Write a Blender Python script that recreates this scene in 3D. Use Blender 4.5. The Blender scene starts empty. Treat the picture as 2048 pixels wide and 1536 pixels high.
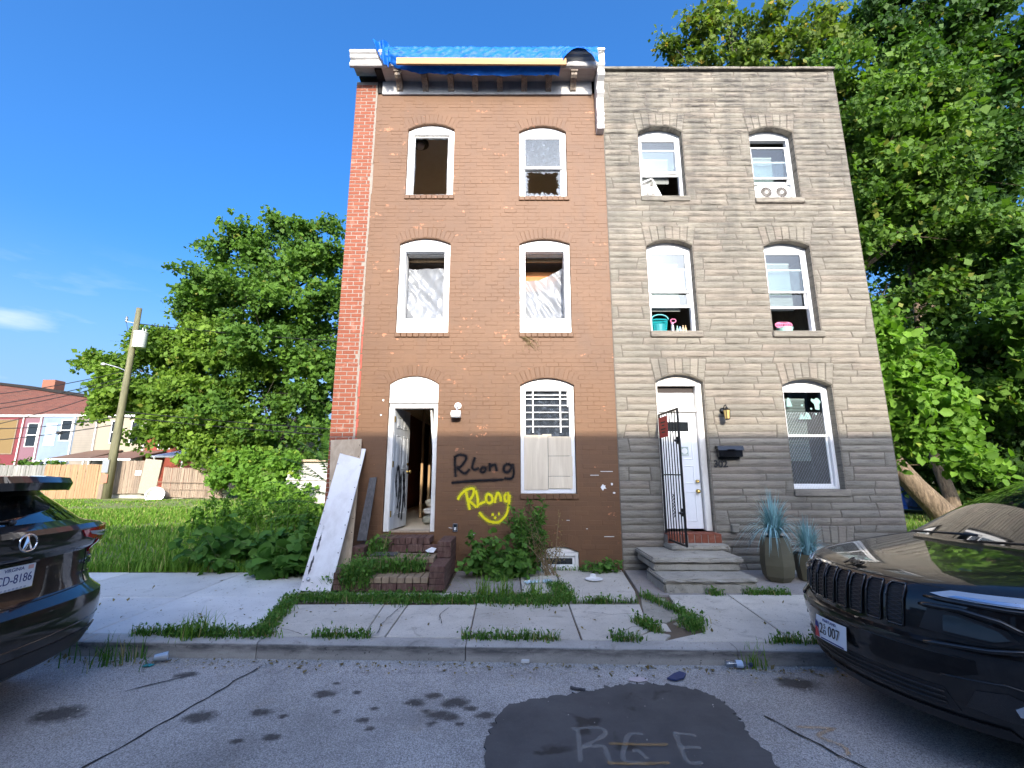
import bpy, bmesh, math, random
import numpy as np
from math import sin, cos, pi, radians, sqrt, asin, tan
from mathutils import Matrix, Vector
from mathutils.geometry import tessellate_polygon

C = bpy.context.scene.collection
SC = bpy.context.scene

# ------------------------------------------------------------------ camera, sky, sun, exposure
cam_d = bpy.data.cameras.new('camera'); cam = bpy.data.objects.new('camera', cam_d); C.objects.link(cam)
cam_d.sensor_width = 36; cam_d.lens = 15.9; cam_d.clip_end = 2000; cam_d.clip_start = .05
cam.location = (0, 0, 1.5); cam.rotation_euler = (radians(101.1), 0, 0)
SC.camera = cam

SUN_EL, SUN_AZ = 21.6, -6.0               # elevation; degrees the light comes from the left of straight behind
world = bpy.data.worlds.new('World'); SC.world = world; world.use_nodes = True
wn = world.node_tree; wn.nodes.clear()
def W(t): return wn.nodes.new(t)
sky = W('ShaderNodeTexSky'); sky.sky_type = 'NISHITA'; sky.sun_disc = False
sky.sun_elevation = radians(SUN_EL); sky.sun_rotation = radians(180 + SUN_AZ)
sky.air_density = .8; sky.dust_density = 8.0; sky.ozone_density = 6.0     # clear overhead, bright haze round the low sun
hs = W('ShaderNodeHueSaturation'); hs.inputs['Saturation'].default_value = 1.2
wn.links.new(sky.outputs[0], hs.inputs['Color'])
# pale haze along the whole horizon
tc0 = W('ShaderNodeTexCoord'); sx0 = W('ShaderNodeSeparateXYZ'); hz = W('ShaderNodeMapRange'); hz.interpolation_type = 'SMOOTHSTEP'; hz.inputs[1].default_value = .42; hz.inputs[2].default_value = -.02; hz.inputs[4].default_value = .85
mh = W('ShaderNodeMix'); mh.data_type = 'RGBA'; mh.inputs[7].default_value = (.95, 1.55, 2.5, 1)
wn.links.new(tc0.outputs['Generated'], sx0.inputs[0]); wn.links.new(sx0.outputs[2], hz.inputs[0]); wn.links.new(hz.outputs[0], mh.inputs[0]); wn.links.new(hs.outputs[0], mh.inputs[6])
# thin broken cloud low over the horizon
tc = W('ShaderNodeTexCoord'); mp = W('ShaderNodeMapping'); mp.inputs['Scale'].default_value = (1.3, 1.3, 5.5)
mp.inputs['Location'].default_value = (.62, .1, .60)
cn = W('ShaderNodeTexNoise'); cn.inputs['Scale'].default_value = 2.3; cn.inputs['Detail'].default_value = 7; cn.inputs['Roughness'].default_value = .55
cr = W('ShaderNodeValToRGB'); cr.color_ramp.elements[0].position = .52; cr.color_ramp.elements[1].position = .74
sx = W('ShaderNodeSeparateXYZ'); hm = W('ShaderNodeMapRange'); hm.inputs[1].default_value = .36; hm.inputs[2].default_value = .2
mu = W('ShaderNodeMath'); mu.operation = 'MULTIPLY'; mu2 = W('ShaderNodeMath'); mu2.operation = 'MULTIPLY'; mu2.inputs[1].default_value = .8
mx = W('ShaderNodeMix'); mx.data_type = 'RGBA'; mx.inputs[7].default_value = (2.3, 2.45, 2.75, 1)
bg = W('ShaderNodeBackground'); wo = W('ShaderNodeOutputWorld')
L = wn.links.new
L(tc.outputs['Generated'], mp.inputs[0]); L(mp.outputs[0], cn.inputs['Vector']); L(cn.outputs[0], cr.inputs[0])
L(tc.outputs['Generated'], sx.inputs[0]); L(sx.outputs[2], hm.inputs[0]); L(cr.outputs[0], mu.inputs[0]); L(hm.outputs[0], mu.inputs[1])
L(mu.outputs[0], mu2.inputs[0]); L(mu2.outputs[0], mx.inputs[0]); L(mh.outputs[2], mx.inputs[6]); L(mx.outputs[2], bg.inputs[0]); L(bg.outputs[0], wo.inputs[0])
bg.inputs[1].default_value = .15

sun_d = bpy.data.lights.new('sun', 'SUN'); sun_d.energy = 2.0; sun_d.angle = radians(.53); sun_d.color = (1, .9, .75)
sun = bpy.data.objects.new('sun', sun_d); C.objects.link(sun)
sun.rotation_euler = (radians(90 - SUN_EL), 0, radians(-SUN_AZ)); sun.location = (0, -20, 30)

SC.view_settings.view_transform = 'Standard'; SC.view_settings.look = 'None'
SC.view_settings.exposure = 1.78; SC.view_settings.gamma = 1; SC.view_settings.use_curve_mapping = False
SC.render.engine = 'CYCLES'; SC.cycles.use_denoising = True
SC.cycles.max_bounces = 7; SC.cycles.transparent_max_bounces = 24; SC.cycles.caustics_reflective = False; SC.cycles.caustics_refractive = False

# ------------------------------------------------------------------ helpers
WM = {}
def link(o, parent=None, M=None):
    C.objects.link(o); M = M or Matrix.Identity(4)
    if parent is not None:
        o.parent = parent; o.matrix_parent_inverse = WM[parent.name].inverted()
    o.matrix_basis = M; WM[o.name] = M
    return o
def tag(o, label=None, cat=None, group=None, kind=None):
    if label: o['label'] = label
    if cat: o['category'] = cat
    if group: o['group'] = group
    if kind: o['kind'] = kind
    return o
def thing(name, label, cat, loc=(0, 0, 0), group=None):
    o = bpy.data.objects.new(name, None); o.empty_display_size = .2
    link(o, None, Matrix.Translation(loc)); return tag(o, label, cat, group)
def mesh_obj(name, me, m, parent=None, M=None):
    if m is not None and not me.materials: me.materials.append(m)
    return link(bpy.data.objects.new(name, me), parent, M)

class MB:
    def __init__(s): s.v = []; s.f = []
    def add(s, vs, fs):
        n = len(s.v); s.v += [tuple(v) for v in vs]; s.f += [tuple(i + n for i in f) for f in fs]; return s
    def box(s, x0, x1, y0, y1, z0, z1):
        return s.add([(x, y, z) for z in (z0, z1) for y in (y0, y1) for x in (x0, x1)],
                     [(0, 2, 3, 1), (4, 5, 7, 6), (0, 1, 5, 4), (2, 6, 7, 3), (0, 4, 6, 2), (1, 3, 7, 5)])
    def cbox(s, x0, x1, y0, y1, z0, z1, c=.006):
        c = min(c, (x1 - x0) * .45, (y1 - y0) * .45, (z1 - z0) * .45)
        X, Y, Z = (x0, x1), (y0, y1), (z0, z1); vs = []; idx = {}
        for i in (0, 1):
            for j in (0, 1):
                for k in (0, 1):
                    d = [(-1, 1)[1 - t] * 1 for t in (i, j, k)]
                    p = (X[i], Y[j], Z[k])
                    for a in range(3):
                        q = [p[b] + (d[b] * c if b != a else 0) for b in range(3)]
                        idx[i, j, k, a] = len(vs); vs.append(q)
        fs = []
        for a in range(3):
            b, e = [t for t in range(3) if t != a]
            for sd in (0, 1):
                r = []
                for u, w in ((0, 0), (1, 0), (1, 1), (0, 1)):
                    t = [0, 0, 0]; t[a] = sd; t[b] = u; t[e] = w; r.append(idx[t[0], t[1], t[2], a])
                fs.append(r)
        for a in range(3):
            b, e = [t for t in range(3) if t != a]
            for u in (0, 1):
                for w in (0, 1):
                    t0 = [0, 0, 0]; t1 = [0, 0, 0]; t1[a] = 1
                    t0[b] = t1[b] = u; t0[e] = t1[e] = w
                    fs.append([idx[(*t0, b)], idx[(*t1, b)], idx[(*t1, e)], idx[(*t0, e)]])
        for i in (0, 1):
            for j in (0, 1):
                for k in (0, 1): fs.append([idx[i, j, k, a] for a in range(3)])
        return s.add(vs, fs)
    def prism(s, pts, a, b, axis='y'):
        # polygon in the plane across `axis`, extruded from a to b
        def q(p, t): return {'y': (p[0], t, p[1]), 'x': (t, p[0], p[1]), 'z': (p[0], p[1], t)}[axis]
        n = len(pts)
        tri = tessellate_polygon([[Vector((p[0], p[1], 0)) for p in pts]])
        fs = [tuple(t) for t in tri] + [tuple(i + n for i in t) for t in tri] + [(i, (i + 1) % n, (i + 1) % n + n, i + n) for i in range(n)]
        return s.add([q(p, a) for p in pts] + [q(p, b) for p in pts], fs)
    def tube(s, pts, r, n=6, cap=True):
        P = [Vector(p) for p in pts]; m = len(P); R = r if hasattr(r, '__len__') else [r] * m
        vs = []; fs = []; ref = None
        for i in range(m):
            t = (P[min(i + 1, m - 1)] - P[max(i - 1, 0)]).normalized()
            if ref is None: ref = Vector((0, 0, 1)) if abs(t.z) < .9 else Vector((1, 0, 0))
            a = (ref - t * ref.dot(t)).normalized(); b = t.cross(a); ref = a
            vs += [P[i] + (a * cos(2 * pi * k / n) + b * sin(2 * pi * k / n)) * R[i] for k in range(n)]
        for i in range(m - 1):
            fs += [(i * n + k, i * n + (k + 1) % n, (i + 1) * n + (k + 1) % n, (i + 1) * n + k) for k in range(n)]
        if cap: fs += [tuple(range(n))[::-1], tuple(range((m - 1) * n, m * n))]
        return s.add(vs, fs)
    def lathe(s, prof, c=(0, 0, 0), n=20, axis='z', start=0., cap=True):
        vs = []; fs = []
        for r, h in prof:
            for k in range(n):
                a = 2 * pi * k / n + start; x, y = r * cos(a), r * sin(a)
                vs.append({'z': (c[0] + x, c[1] + y, c[2] + h), 'y': (c[0] + x, c[1] + h, c[2] + y), 'x': (c[0] + h, c[1] + x, c[2] + y)}[axis])
        for i in range(len(prof) - 1):
            fs += [(i * n + k, i * n + (k + 1) % n, (i + 1) * n + (k + 1) % n, (i + 1) * n + k) for k in range(n)]
        if cap: fs += [tuple(range(n)), tuple(range((len(prof) - 1) * n, len(prof) * n))]
        return s.add(vs, fs)
    def mesh(s, name, m=None, smooth=False):
        me = bpy.data.meshes.new(name); me.from_pydata(s.v, [], s.f)
        bm = bmesh.new(); bm.from_mesh(me); bmesh.ops.recalc_face_normals(bm, faces=bm.faces); bm.to_mesh(me); bm.free()
        if smooth is True: me.polygons.foreach_set('use_smooth', [True] * len(me.polygons))
        if m is not None: me.materials.append(m)
        return me
    def build(s, name, m, parent=None, smooth=False, M=None, label=None, cat=None, group=None, kind=None, sharp=None):
        me = s.mesh(name, m, smooth or sharp is not None)
        if sharp is not None:
            try: me.set_sharp_from_angle(angle=radians(sharp))
            except Exception: pass
        return tag(link(bpy.data.objects.new(name, me), parent, M), label, cat, group, kind)

def np_mesh(name, V, F, m, smooth=False, attr=None):
    # V (n,3), F (k,c): faces all of the same corner count
    me = bpy.data.meshes.new(name); V = np.asarray(V, np.float32); F = np.asarray(F, np.int32); k, c = F.shape
    me.vertices.add(len(V)); me.vertices.foreach_set('co', V.ravel())
    me.loops.add(k * c); me.loops.foreach_set('vertex_index', F.ravel())
    me.polygons.add(k); me.polygons.foreach_set('loop_start', np.arange(0, k * c, c, dtype=np.int32))
    if smooth: me.polygons.foreach_set('use_smooth', np.ones(k, bool))
    for nm, val in (attr or {}).items():
        a = me.attributes.new(nm, 'FLOAT', 'POINT'); a.data.foreach_set('value', np.asarray(val, np.float32))
    me.update(calc_edges=True)
    if m is not None: me.materials.append(m)
    return me

def stroke(pts, w, wob=.0, seed=0, smooth=8):
    # Catmull-Rom polyline -> flat ribbon in 2-D with edge/centre attribute
    rg = random.Random(seed); P = [np.array(p, float) for p in pts]
    if len(P) > 2:
        Q = [P[0]] + P + [P[-1]]; out = []
        for i in range(1, len(Q) - 2):
            for t in np.linspace(0, 1, smooth, endpoint=False):
                a, b, c, d = Q[i - 1], Q[i], Q[i + 1], Q[i + 2]
                out.append(.5 * (2 * b + (c - a) * t + (2 * a - 5 * b + 4 * c - d) * t * t + (3 * b - a - 3 * c + d) * t ** 3))
        out.append(P[-1]); P = out
    vs, fs, at = [], [], []
    n = len(P)
    for i in range(n):
        t = P[min(i + 1, n - 1)] - P[max(i - 1, 0)]; t /= (np.linalg.norm(t) + 1e-9); nn = np.array((-t[1], t[0]))
        ww = w * (1 + rg.uniform(-wob, wob)) * (.75 if i in (0, n - 1) else 1)
        for u, a in ((-1, 0), (-.55, 1), (.55, 1), (1, 0)): vs.append(P[i] + nn * ww * u); at.append(a if 0 < i < n - 1 else a * .6)
    for i in range(n - 1):
        for k in range(3): fs.append((i * 4 + k, i * 4 + k + 1, i * 4 + 5 + k, i * 4 + 4 + k))
    return vs, fs, at
def strokes_mesh(name, lines, w, place, m, wob=.15, step=.0004):
    V, F, A = [], [], []
    for j, l in enumerate(lines):
        v, f, a = stroke(l, w, wob, j); n = len(V)
        V += [place(p[0], p[1], j * step) for p in v]; F += [tuple(i + n for i in q) for q in f]; A += a
    return np_mesh(name, np.array(V), np.array(F), m, attr={'cover': A})

def text_obj(name, s, size, M, m, parent=None, ext=.002, align='CENTER', sx=1.0, bold=0.0):
    cu = bpy.data.curves.new(name, 'FONT'); cu.body = s; cu.size = size; cu.extrude = ext; cu.align_x = align; cu.align_y = 'CENTER'
    cu.offset = bold; cu.materials.append(m)
    tmp = bpy.data.objects.new(name, cu); C.objects.link(tmp); me = bpy.data.meshes.new_from_object(tmp); bpy.data.objects.remove(tmp); bpy.data.curves.remove(cu)
    me.name = name; return mesh_obj(name, me, m, parent, M @ Matrix.Diagonal((sx, 1, 1, 1)))
FACE_S = Matrix.Rotation(pi / 2, 4, 'X')                       # upright, read from the street

# ------------------------------------------------------------------ materials
def newmat(name):
    m = bpy.data.materials.new(name); m.use_nodes = True; nt = m.node_tree; return m, nt, nt.nodes['Principled BSDF']
class G:
    def __init__(s, nt): s.nt = nt
    def n(s, t, **k):
        x = s.nt.nodes.new(t)
        for a, b in k.items(): setattr(x, a, b)
        return x
    def l(s, a, b): s.nt.links.new(a, b)
    def pos(s, scale=(1, 1, 1), loc=(0, 0, 0), obj=False):
        mp = s.n('ShaderNodeMapping'); mp.inputs['Scale'].default_value = scale; mp.inputs['Location'].default_value = loc
        s.l(s.n('ShaderNodeTexCoord').outputs['Object'] if obj else s.n('ShaderNodeNewGeometry').outputs['Position'], mp.inputs[0]); return mp.outputs[0]
    def noise(s, scale, det=4, rough=.55, vec=None, sc3=None, dist=0):
        x = s.n('ShaderNodeTexNoise'); x.inputs['Scale'].default_value = scale; x.inputs['Detail'].default_value = det
        x.inputs['Roughness'].default_value = rough; x.inputs['Distortion'].default_value = dist
        s.l(vec if vec is not None else s.pos(sc3 or (1, 1, 1)), x.inputs['Vector']); return x.outputs[0]
    def voro(s, scale, vec=None, feat='F1'):
        x = s.n('ShaderNodeTexVoronoi'); x.feature = feat; x.inputs['Scale'].default_value = scale
        s.l(vec if vec is not None else s.pos(), x.inputs['Vector']); return x
    def ramp(s, fac, stops):
        x = s.n('ShaderNodeValToRGB'); e = x.color_ramp.elements
        while len(e) < len(stops): e.new(.5)
        for i, (p, c) in enumerate(stops):
            e[i].position = p; e[i].color = (c, c, c, 1) if not hasattr(c, '__len__') else (*c[:3], 1)
        s.l(fac, x.inputs[0]); return x.outputs[0]
    def mix(s, fac, a, b, mode='MIX'):
        x = s.n('ShaderNodeMix'); x.data_type = 'RGBA'; x.blend_type = mode
        for v, i in ((fac, 0), (a, 6), (b, 7)):
            if hasattr(v, 'is_linked'): s.l(v, x.inputs[i])
            else: x.inputs[i].default_value = v if i == 0 else (*v[:3], 1)
        return x.outputs[2]
    def math(s, op, a, b=0.):
        x = s.n('ShaderNodeMath'); x.operation = op
        for i, v in enumerate((a, b)):
            if hasattr(v, 'is_linked'): s.l(v, x.inputs[i])
            else: x.inputs[i].default_value = v
        return x.outputs[0]
    def attr(s, name):
        x = s.n('ShaderNodeAttribute'); x.attribute_name = name; return x.outputs['Fac']
    def rand(s): return s.n('ShaderNodeObjectInfo').outputs['Random']
    def bump(s, h, strength=.3, dist=.01):
        x = s.n('ShaderNodeBump'); x.inputs['Strength'].default_value = strength; x.inputs['Distance'].default_value = dist
        s.l(h, x.inputs['Height']); return x.outputs[0]
def simple(name, col, rough=.6, metal=0., coat=0., var=.06, bump=0., scale=18, spec=.5):
    m, nt, b = newmat(name); g = G(nt)
    n = g.noise(scale, 5); c = g.mix(g.ramp(n, [(.3, 0.), (.7, 1.)]), [x * (1 - var) for x in col], [x * (1 + var) for x in col])
    g.l(c, b.inputs['Base Color']); b.inputs['Roughness'].default_value = rough; b.inputs['Metallic'].default_value = metal
    b.inputs['Coat Weight'].default_value = coat; b.inputs['Coat Roughness'].default_value = .04; b.inputs['Specular IOR Level'].default_value = spec
    if bump: g.l(g.bump(g.noise(scale * 4, 4), bump, .004), b.inputs['Normal'])
    return m
def weathered(name, col, dirt=(.1, .08, .06), amt=.5, rough=.7, streak=(1, 1, .25), scale=7, bump=.15, rnd=.15):
    # painted or bare surface with noise wear of its own
    m, nt, b = newmat(name); g = G(nt)
    a = g.ramp(g.noise(scale, 7, .65, sc3=streak), [(.42, 0.), (.75, 1.)])
    r = g.math('MULTIPLY_ADD', g.rand(), rnd * 2); nt.nodes[-1].inputs[2].default_value = 1 - rnd
    base = g.mix(1., col, r, 'MULTIPLY')
    c = g.mix(g.math('MULTIPLY', a, amt), base, dirt)
    c = g.mix(g.math('MULTIPLY', g.noise(90, 2), .25), c, [x * .6 for x in col])
    g.l(c, b.inputs['Base Color']); b.inputs['Roughness'].default_value = rough
    g.l(g.bump(g.noise(60, 5, sc3=streak), bump, .004), b.inputs['Normal']); return m

def m_red_brick():
    m, nt, b = newmat('red brick'); g = G(nt)
    c = g.ramp(g.rand(), [(0, (.15, .046, .021)), (.35, (.195, .061, .028)), (.7, (.17, .053, .024)), (1, (.215, .076, .038))])
    n = g.noise(55, 6, .7); c = g.mix(g.ramp(n, [(.35, .55), (.8, 0.)]), c, (.28, .07, .04))
    c = g.mix(g.ramp(g.noise(7, 4), [(.58, 0.), (.8, .5)]), c, (.5, .3, .22))
    g.l(c, b.inputs['Base Color']); b.inputs['Roughness'].default_value = .9; g.l(g.bump(n, .5, .004), b.inputs['Normal']); return m
def m_brown_paint():
    m, nt, b = newmat('brown masonry paint'); g = G(nt)
    r = g.math('MULTIPLY_ADD', g.rand(), .14); nt.nodes[-1].inputs[2].default_value = .93
    big = g.noise(1.1, 5, .6); c = g.mix(g.ramp(big, [(.3, 0.), (.7, 1.)]), (.112, .051, .0195), (.140, .065, .025))
    c = g.mix(1., c, r, 'MULTIPLY')
    # damp, dirtier paint in patches; rain streaks
    c = g.mix(g.math('MULTIPLY', g.ramp(g.noise(2.2, 6, .65, sc3=(1.6, 1, .35)), [(.5, 0.), (.78, 1.)]), .4), c, (.098, .052, .03))
    # paint flaked off down to the orange brick in spots
    fl = g.math('MULTIPLY', g.ramp(g.noise(3.1, 3, .5, sc3=(1, 1, 2.4)), [(.66, 0.), (.69, 1.)]), g.ramp(g.noise(17, 4, .6), [(.54, 0.), (.58, 1.)]))
    c = g.mix(fl, c, (.36, .145, .065))
    sp = g.ramp(g.noise(38, 2, .5), [(.77, 0.), (.79, .6)]); c = g.mix(sp, c, (.28, .2, .15))
    g.l(c, b.inputs['Base Color']); b.inputs['Roughness'].default_value = .62
    g.l(g.bump(g.noise(42, 6, .65), .35, .005), b.inputs['Normal']); return m
def m_formstone():
    m, nt, b = newmat('formstone'); g = G(nt)
    c = g.ramp(g.rand(), [(0, (.205, .186, .149)), (.3, (.25, .226, .178)), (.6, (.247, .21, .166)), (.8, (.27, .24, .19)), (1, (.222, .203, .165))])
    st = g.noise(5, 8, .72, sc3=(.8, 1, 7)); c = g.mix(g.ramp(st, [(.5, 0.), (.66, .75)]), c, (.10, .088, .074))
    sp = g.noise(60, 4, .7); c = g.mix(g.ramp(sp, [(.58, 0.), (.76, .55)]), c, (.12, .1, .085))
    big = g.noise(.75, 6, .65, sc3=(1.2, 1, .6)); c = g.mix(g.ramp(big, [(.5, 0.), (.72, .6)]), c, (.10, .092, .08))
    # soot washed down the upper courses
    z = g.n('ShaderNodeSeparateXYZ'); g.l(g.n('ShaderNodeNewGeometry').outputs['Position'], z.inputs[0])
    up = g.n('ShaderNodeMapRange'); up.inputs[1].default_value = 2.6; up.inputs[2].default_value = 8.6; g.l(z.outputs[2], up.inputs[0])
    s2 = g.ramp(g.noise(1.7, 6, .6, sc3=(2.2, 1, .45)), [(.4, .0), (.68, .68)]); c = g.mix(g.math('MULTIPLY', s2, up.outputs[0]), c, (.085, .08, .072))
    s3 = g.ramp(g.noise(3.2, 7, .7, sc3=(.7, 1, 5)), [(.5, 0.), (.6, .8)]); c = g.mix(g.math('MULTIPLY', s3, up.outputs[0]), c, (.05, .045, .04))
    g.l(c, b.inputs['Base Color']); b.inputs['Roughness'].default_value = .93
    h = g.math('ADD', g.noise(9, 7, .7, sc3=(1, 1, 4.5)), g.math('MULTIPLY', g.noise(75, 4), .25)); g.l(g.bump(h, .75, .022), b.inputs['Normal']); return m
def m_concrete(name, lo, hi, speck=.4, blotch=.5, rough=.9):
    m, nt, b = newmat(name); g = G(nt)
    c = g.mix(g.ramp(g.noise(1.6, 7, .65), [(.3, 0.), (.7, 1.)]), lo, hi)
    r = g.math('MULTIPLY_ADD', g.rand(), .2); nt.nodes[-1].inputs[2].default_value = .9; c = g.mix(1., c, r, 'MULTIPLY')
    c = g.mix(g.math('MULTIPLY', g.ramp(g.noise(110, 3, .7), [(.52, 0.), (.72, 1.)]), speck), c, [x * .35 for x in lo])
    c = g.mix(g.math('MULTIPLY', g.ramp(g.noise(5, 8, .7, dist=.6), [(.55, 0.), (.75, 1.)]), blotch), c, (.1, .09, .075))
    c = g.mix(g.ramp(g.noise(34, 1), [(.71, 0.), (.74, .75)]), c, (.09, .085, .075))
    g.l(c, b.inputs['Base Color']); b.inputs['Roughness'].default_value = rough
    g.l(g.bump(g.noise(80, 6, .7), .4, .004), b.inputs['Normal']); return m
def kerb_scuff(m):
    # black tyre scuffs along the upper edge of the kerb face
    nt = m.node_tree; g = G(nt); b = nt.nodes['Principled BSDF']; src = b.inputs['Base Color'].links[0].from_socket; z = g.n('ShaderNodeSeparateXYZ'); g.l(g.n('ShaderNodeNewGeometry').outputs['Position'], z.inputs[0])
    band = g.ramp(g.math('MULTIPLY_ADD', z.outputs[2], 8.), [(.05, .15), (.42, 1.), (.68, 1.), (.74, 0.)]); 
    for x in nt.nodes:
        if x.type == 'MATH' and x.operation == 'MULTIPLY_ADD' and abs(x.inputs[1].default_value - 8.) < .01: x.inputs[2].default_value = 1.1
    g.l(g.mix(g.math('MULTIPLY', band, g.ramp(g.noise(3, 7, .7, sc3=(1.2, 1, 6)), [(.36, .15), (.62, .85)])), src, (.05, .05, .052)), b.inputs['Base Color']); return m
def m_asphalt():
    m, nt, b = newmat('worn asphalt'); g = G(nt)
    v = g.voro(135); c = g.mix(g.ramp(v.outputs['Color'], [(.1, 0.), (.85, 1.)]), (.32, .305, .28), (.64, .615, .575))
    c = g.mix(g.ramp(v.outputs['Distance'], [(.4, 0.), (.85, .75)]), c, (.12, .115, .105))
    c = g.mix(g.ramp(g.noise(1.1, 5, .6), [(.4, 0.), (.72, .55)]), c, (.10, .092, .08))
    c = g.mix(g.ramp(g.noise(2.3, 3), [(.62, 0.), (.75, .35)]), c, (.34, .27, .19))
    s = g.attr('stain'); s = g.ramp(g.math('ADD', s, g.math('MULTIPLY_ADD', g.noise(16, 6, .7), .9)), [(.62, 0.), (1.0, .85)])
    for x in nt.nodes:
        if x.type == 'MATH' and x.operation == 'MULTIPLY_ADD': x.inputs[2].default_value = -.42
    c = g.mix(s, c, (.03, .024, .018))
    g.l(c, b.inputs['Base Color']); b.inputs['Roughness'].default_value = .88
    g.l(g.bump(g.math('SUBTRACT', 1., v.outputs['Distance']), .5, .006), b.inputs['Normal']); return m
def m_patch():
    m, nt, b = newmat('asphalt patch'); g = G(nt)
    c = g.mix(g.ramp(g.noise(2.5, 6, .65), [(.3, 0.), (.7, 1.)]), (.055, .053, .052), (.10, .096, .092))
    c = g.mix(g.ramp(g.noise(160, 3, .8), [(.62, 0.), (.75, .6)]), c, (.25, .24, .23))
    c = g.mix(g.ramp(g.noise(3.2, 3, .5, dist=.4), [(.62, 0.), (.68, .75)]), c, (.016, .012, .009))
    c = g.mix(g.ramp(g.noise(1.5, 5, .6, sc3=(.25, 3, 1)), [(.6, 0.), (.75, .3)]), c, (.16, .15, .14))
    g.l(c, b.inputs['Base Color']); b.inputs['Roughness'].default_value = .85; g.l(g.bump(g.noise(150, 4, .8), .5, .004), b.inputs['Normal']); return m
def m_spray(name, col, fade=.75, soft=(.25, .8)):
    m, nt, b = newmat(name); g = G(nt); b.inputs['Base Color'].default_value = (*col, 1); b.inputs['Roughness'].default_value = .85; b.inputs['Specular IOR Level'].default_value = .12
    a = g.math('MULTIPLY', g.ramp(g.math('ADD', g.attr('cover'), g.math('MULTIPLY', g.math('SUBTRACT', g.noise(45, 4, .7), .5), .9)), [(soft[0], 0.), (soft[1], 1.)]), fade)
    g.l(a, b.inputs['Alpha']); return m
def m_leaf(name, dark, light, old=(.2, .22, .04), trans=.3, rough=.6):
    m, nt, b = newmat(name); g = G(nt); t = g.attr('tint')
    c = g.ramp(t, [(0, dark), (.55, [(a + c_) / 2 for a, c_ in zip(dark, light)]), (.93, light), (1, old)])
    b.inputs['Roughness'].default_value = rough; b.inputs['Specular IOR Level'].default_value = .2
    g.l(c, b.inputs['Base Color']); tr = g.n('ShaderNodeBsdfTranslucent'); g.l(g.mix(1., c, (1.25, 1.4, .55), 'MULTIPLY'), tr.inputs[0])
    ms = g.n('ShaderNodeMixShader'); ms.inputs[0].default_value = trans; g.l(b.outputs[0], ms.inputs[1]); g.l(tr.outputs[0], ms.inputs[2])
    g.l(ms.outputs[0], nt.nodes['Material Output'].inputs[0]); return m
def m_bark(name, a, c_):
    m, nt, b = newmat(name); g = G(nt); n = g.noise(9, 8, .7, sc3=(1.6, 1.6, .35), dist=.5)
    g.l(g.ramp(n, [(.3, [x * .35 for x in a]), (.5, a), (.75, c_)]), b.inputs['Base Color']); b.inputs['Roughness'].default_value = .95
    g.l(g.bump(n, 1., .05), b.inputs['Normal']); return m
def m_glass(name='window glass', tint=(.9, .95, .95), refl=.05, dirt=.0):
    m, nt, b = newmat(name); g = G(nt); nt.nodes.remove(b)
    tr = g.n('ShaderNodeBsdfTransparent'); tr.inputs[0].default_value = (*tint, 1)
    gl = g.n('ShaderNodeBsdfGlossy'); gl.inputs['Roughness'].default_value = .015
    g.l(g.bump(g.noise(1.3, 2), .05, .05), gl.inputs['Normal'])
    lw = g.n('ShaderNodeLayerWeight'); lw.inputs[0].default_value = .5
    f = g.math('MULTIPLY_ADD', g.math('POWER', lw.outputs['Facing'], 4.), 1 - refl); nt.nodes[-1].inputs[2].default_value = refl; ms = g.n('ShaderNodeMixShader'); g.l(f, ms.inputs[0]); g.l(tr.outputs[0], ms.inputs[1]); g.l(gl.outputs[0], ms.inputs[2])
    out = ms.outputs[0]
    if dirt:
        df = g.n('ShaderNodeBsdfDiffuse'); df.inputs[0].default_value = (.3, .34, .42, 1)
        m2 = g.n('ShaderNodeMixShader'); g.l(g.math('ADD', g.ramp(g.noise(14, 6, .7), [(.5, 0.), (.72, dirt)]), dirt * .25), m2.inputs[0]); g.l(out, m2.inputs[1]); g.l(df.outputs[0], m2.inputs[2]); out = m2.outputs[0]
    g.l(out, nt.nodes['Material Output'].inputs[0]); return m
def m_plastic_sheet():
    m, nt, b = newmat('plastic sheeting'); g = G(nt)
    b.inputs['Base Color'].default_value = (.25, .265, .285, 1); b.inputs['Roughness'].default_value = .26; b.inputs['Alpha'].default_value = .82
    b.inputs['Transmission Weight'].default_value = 0; return m
def m_paint(name, col, rough=.35):
    m, nt, b = newmat(name); g = G(nt); b.inputs['Base Color'].default_value = (*col, 1); b.inputs['Roughness'].default_value = rough
    b.inputs['Specular IOR Level'].default_value = .15; b.inputs['Coat Weight'].default_value = 1; b.inputs['Coat Roughness'].default_value = .02; b.inputs['Coat IOR'].default_value = 1.5
    g.l(g.mix(g.math('MULTIPLY', g.ramp(g.noise(7, 6, .7), [(.45, 0.), (.8, 1.)]), .35), col, (.05, .047, .042)), b.inputs['Base Color']); g.l(g.ramp(g.noise(5, 5, .7), [(.4, .015), (.75, .07)]), b.inputs['Coat Roughness'])
    return m
def m_wood(name, a, c_, rnd=.25, scale=4, stretch=(6, 6, .5), rough=.8):
    m, nt, b = newmat(name); g = G(nt); n = g.noise(scale, 7, .65, sc3=stretch, dist=.7)
    c = g.ramp(n, [(.3, a), (.7, c_)]); r = g.math('MULTIPLY_ADD', g.rand(), 2 * rnd); nt.nodes[-1].inputs[2].default_value = 1 - rnd
    c = g.mix(1., c, r, 'MULTIPLY'); g.l(c, b.inputs['Base Color']); b.inputs['Roughness'].default_value = rough; g.l(g.bump(n, .3, .005), b.inputs['Normal']); return m
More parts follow.
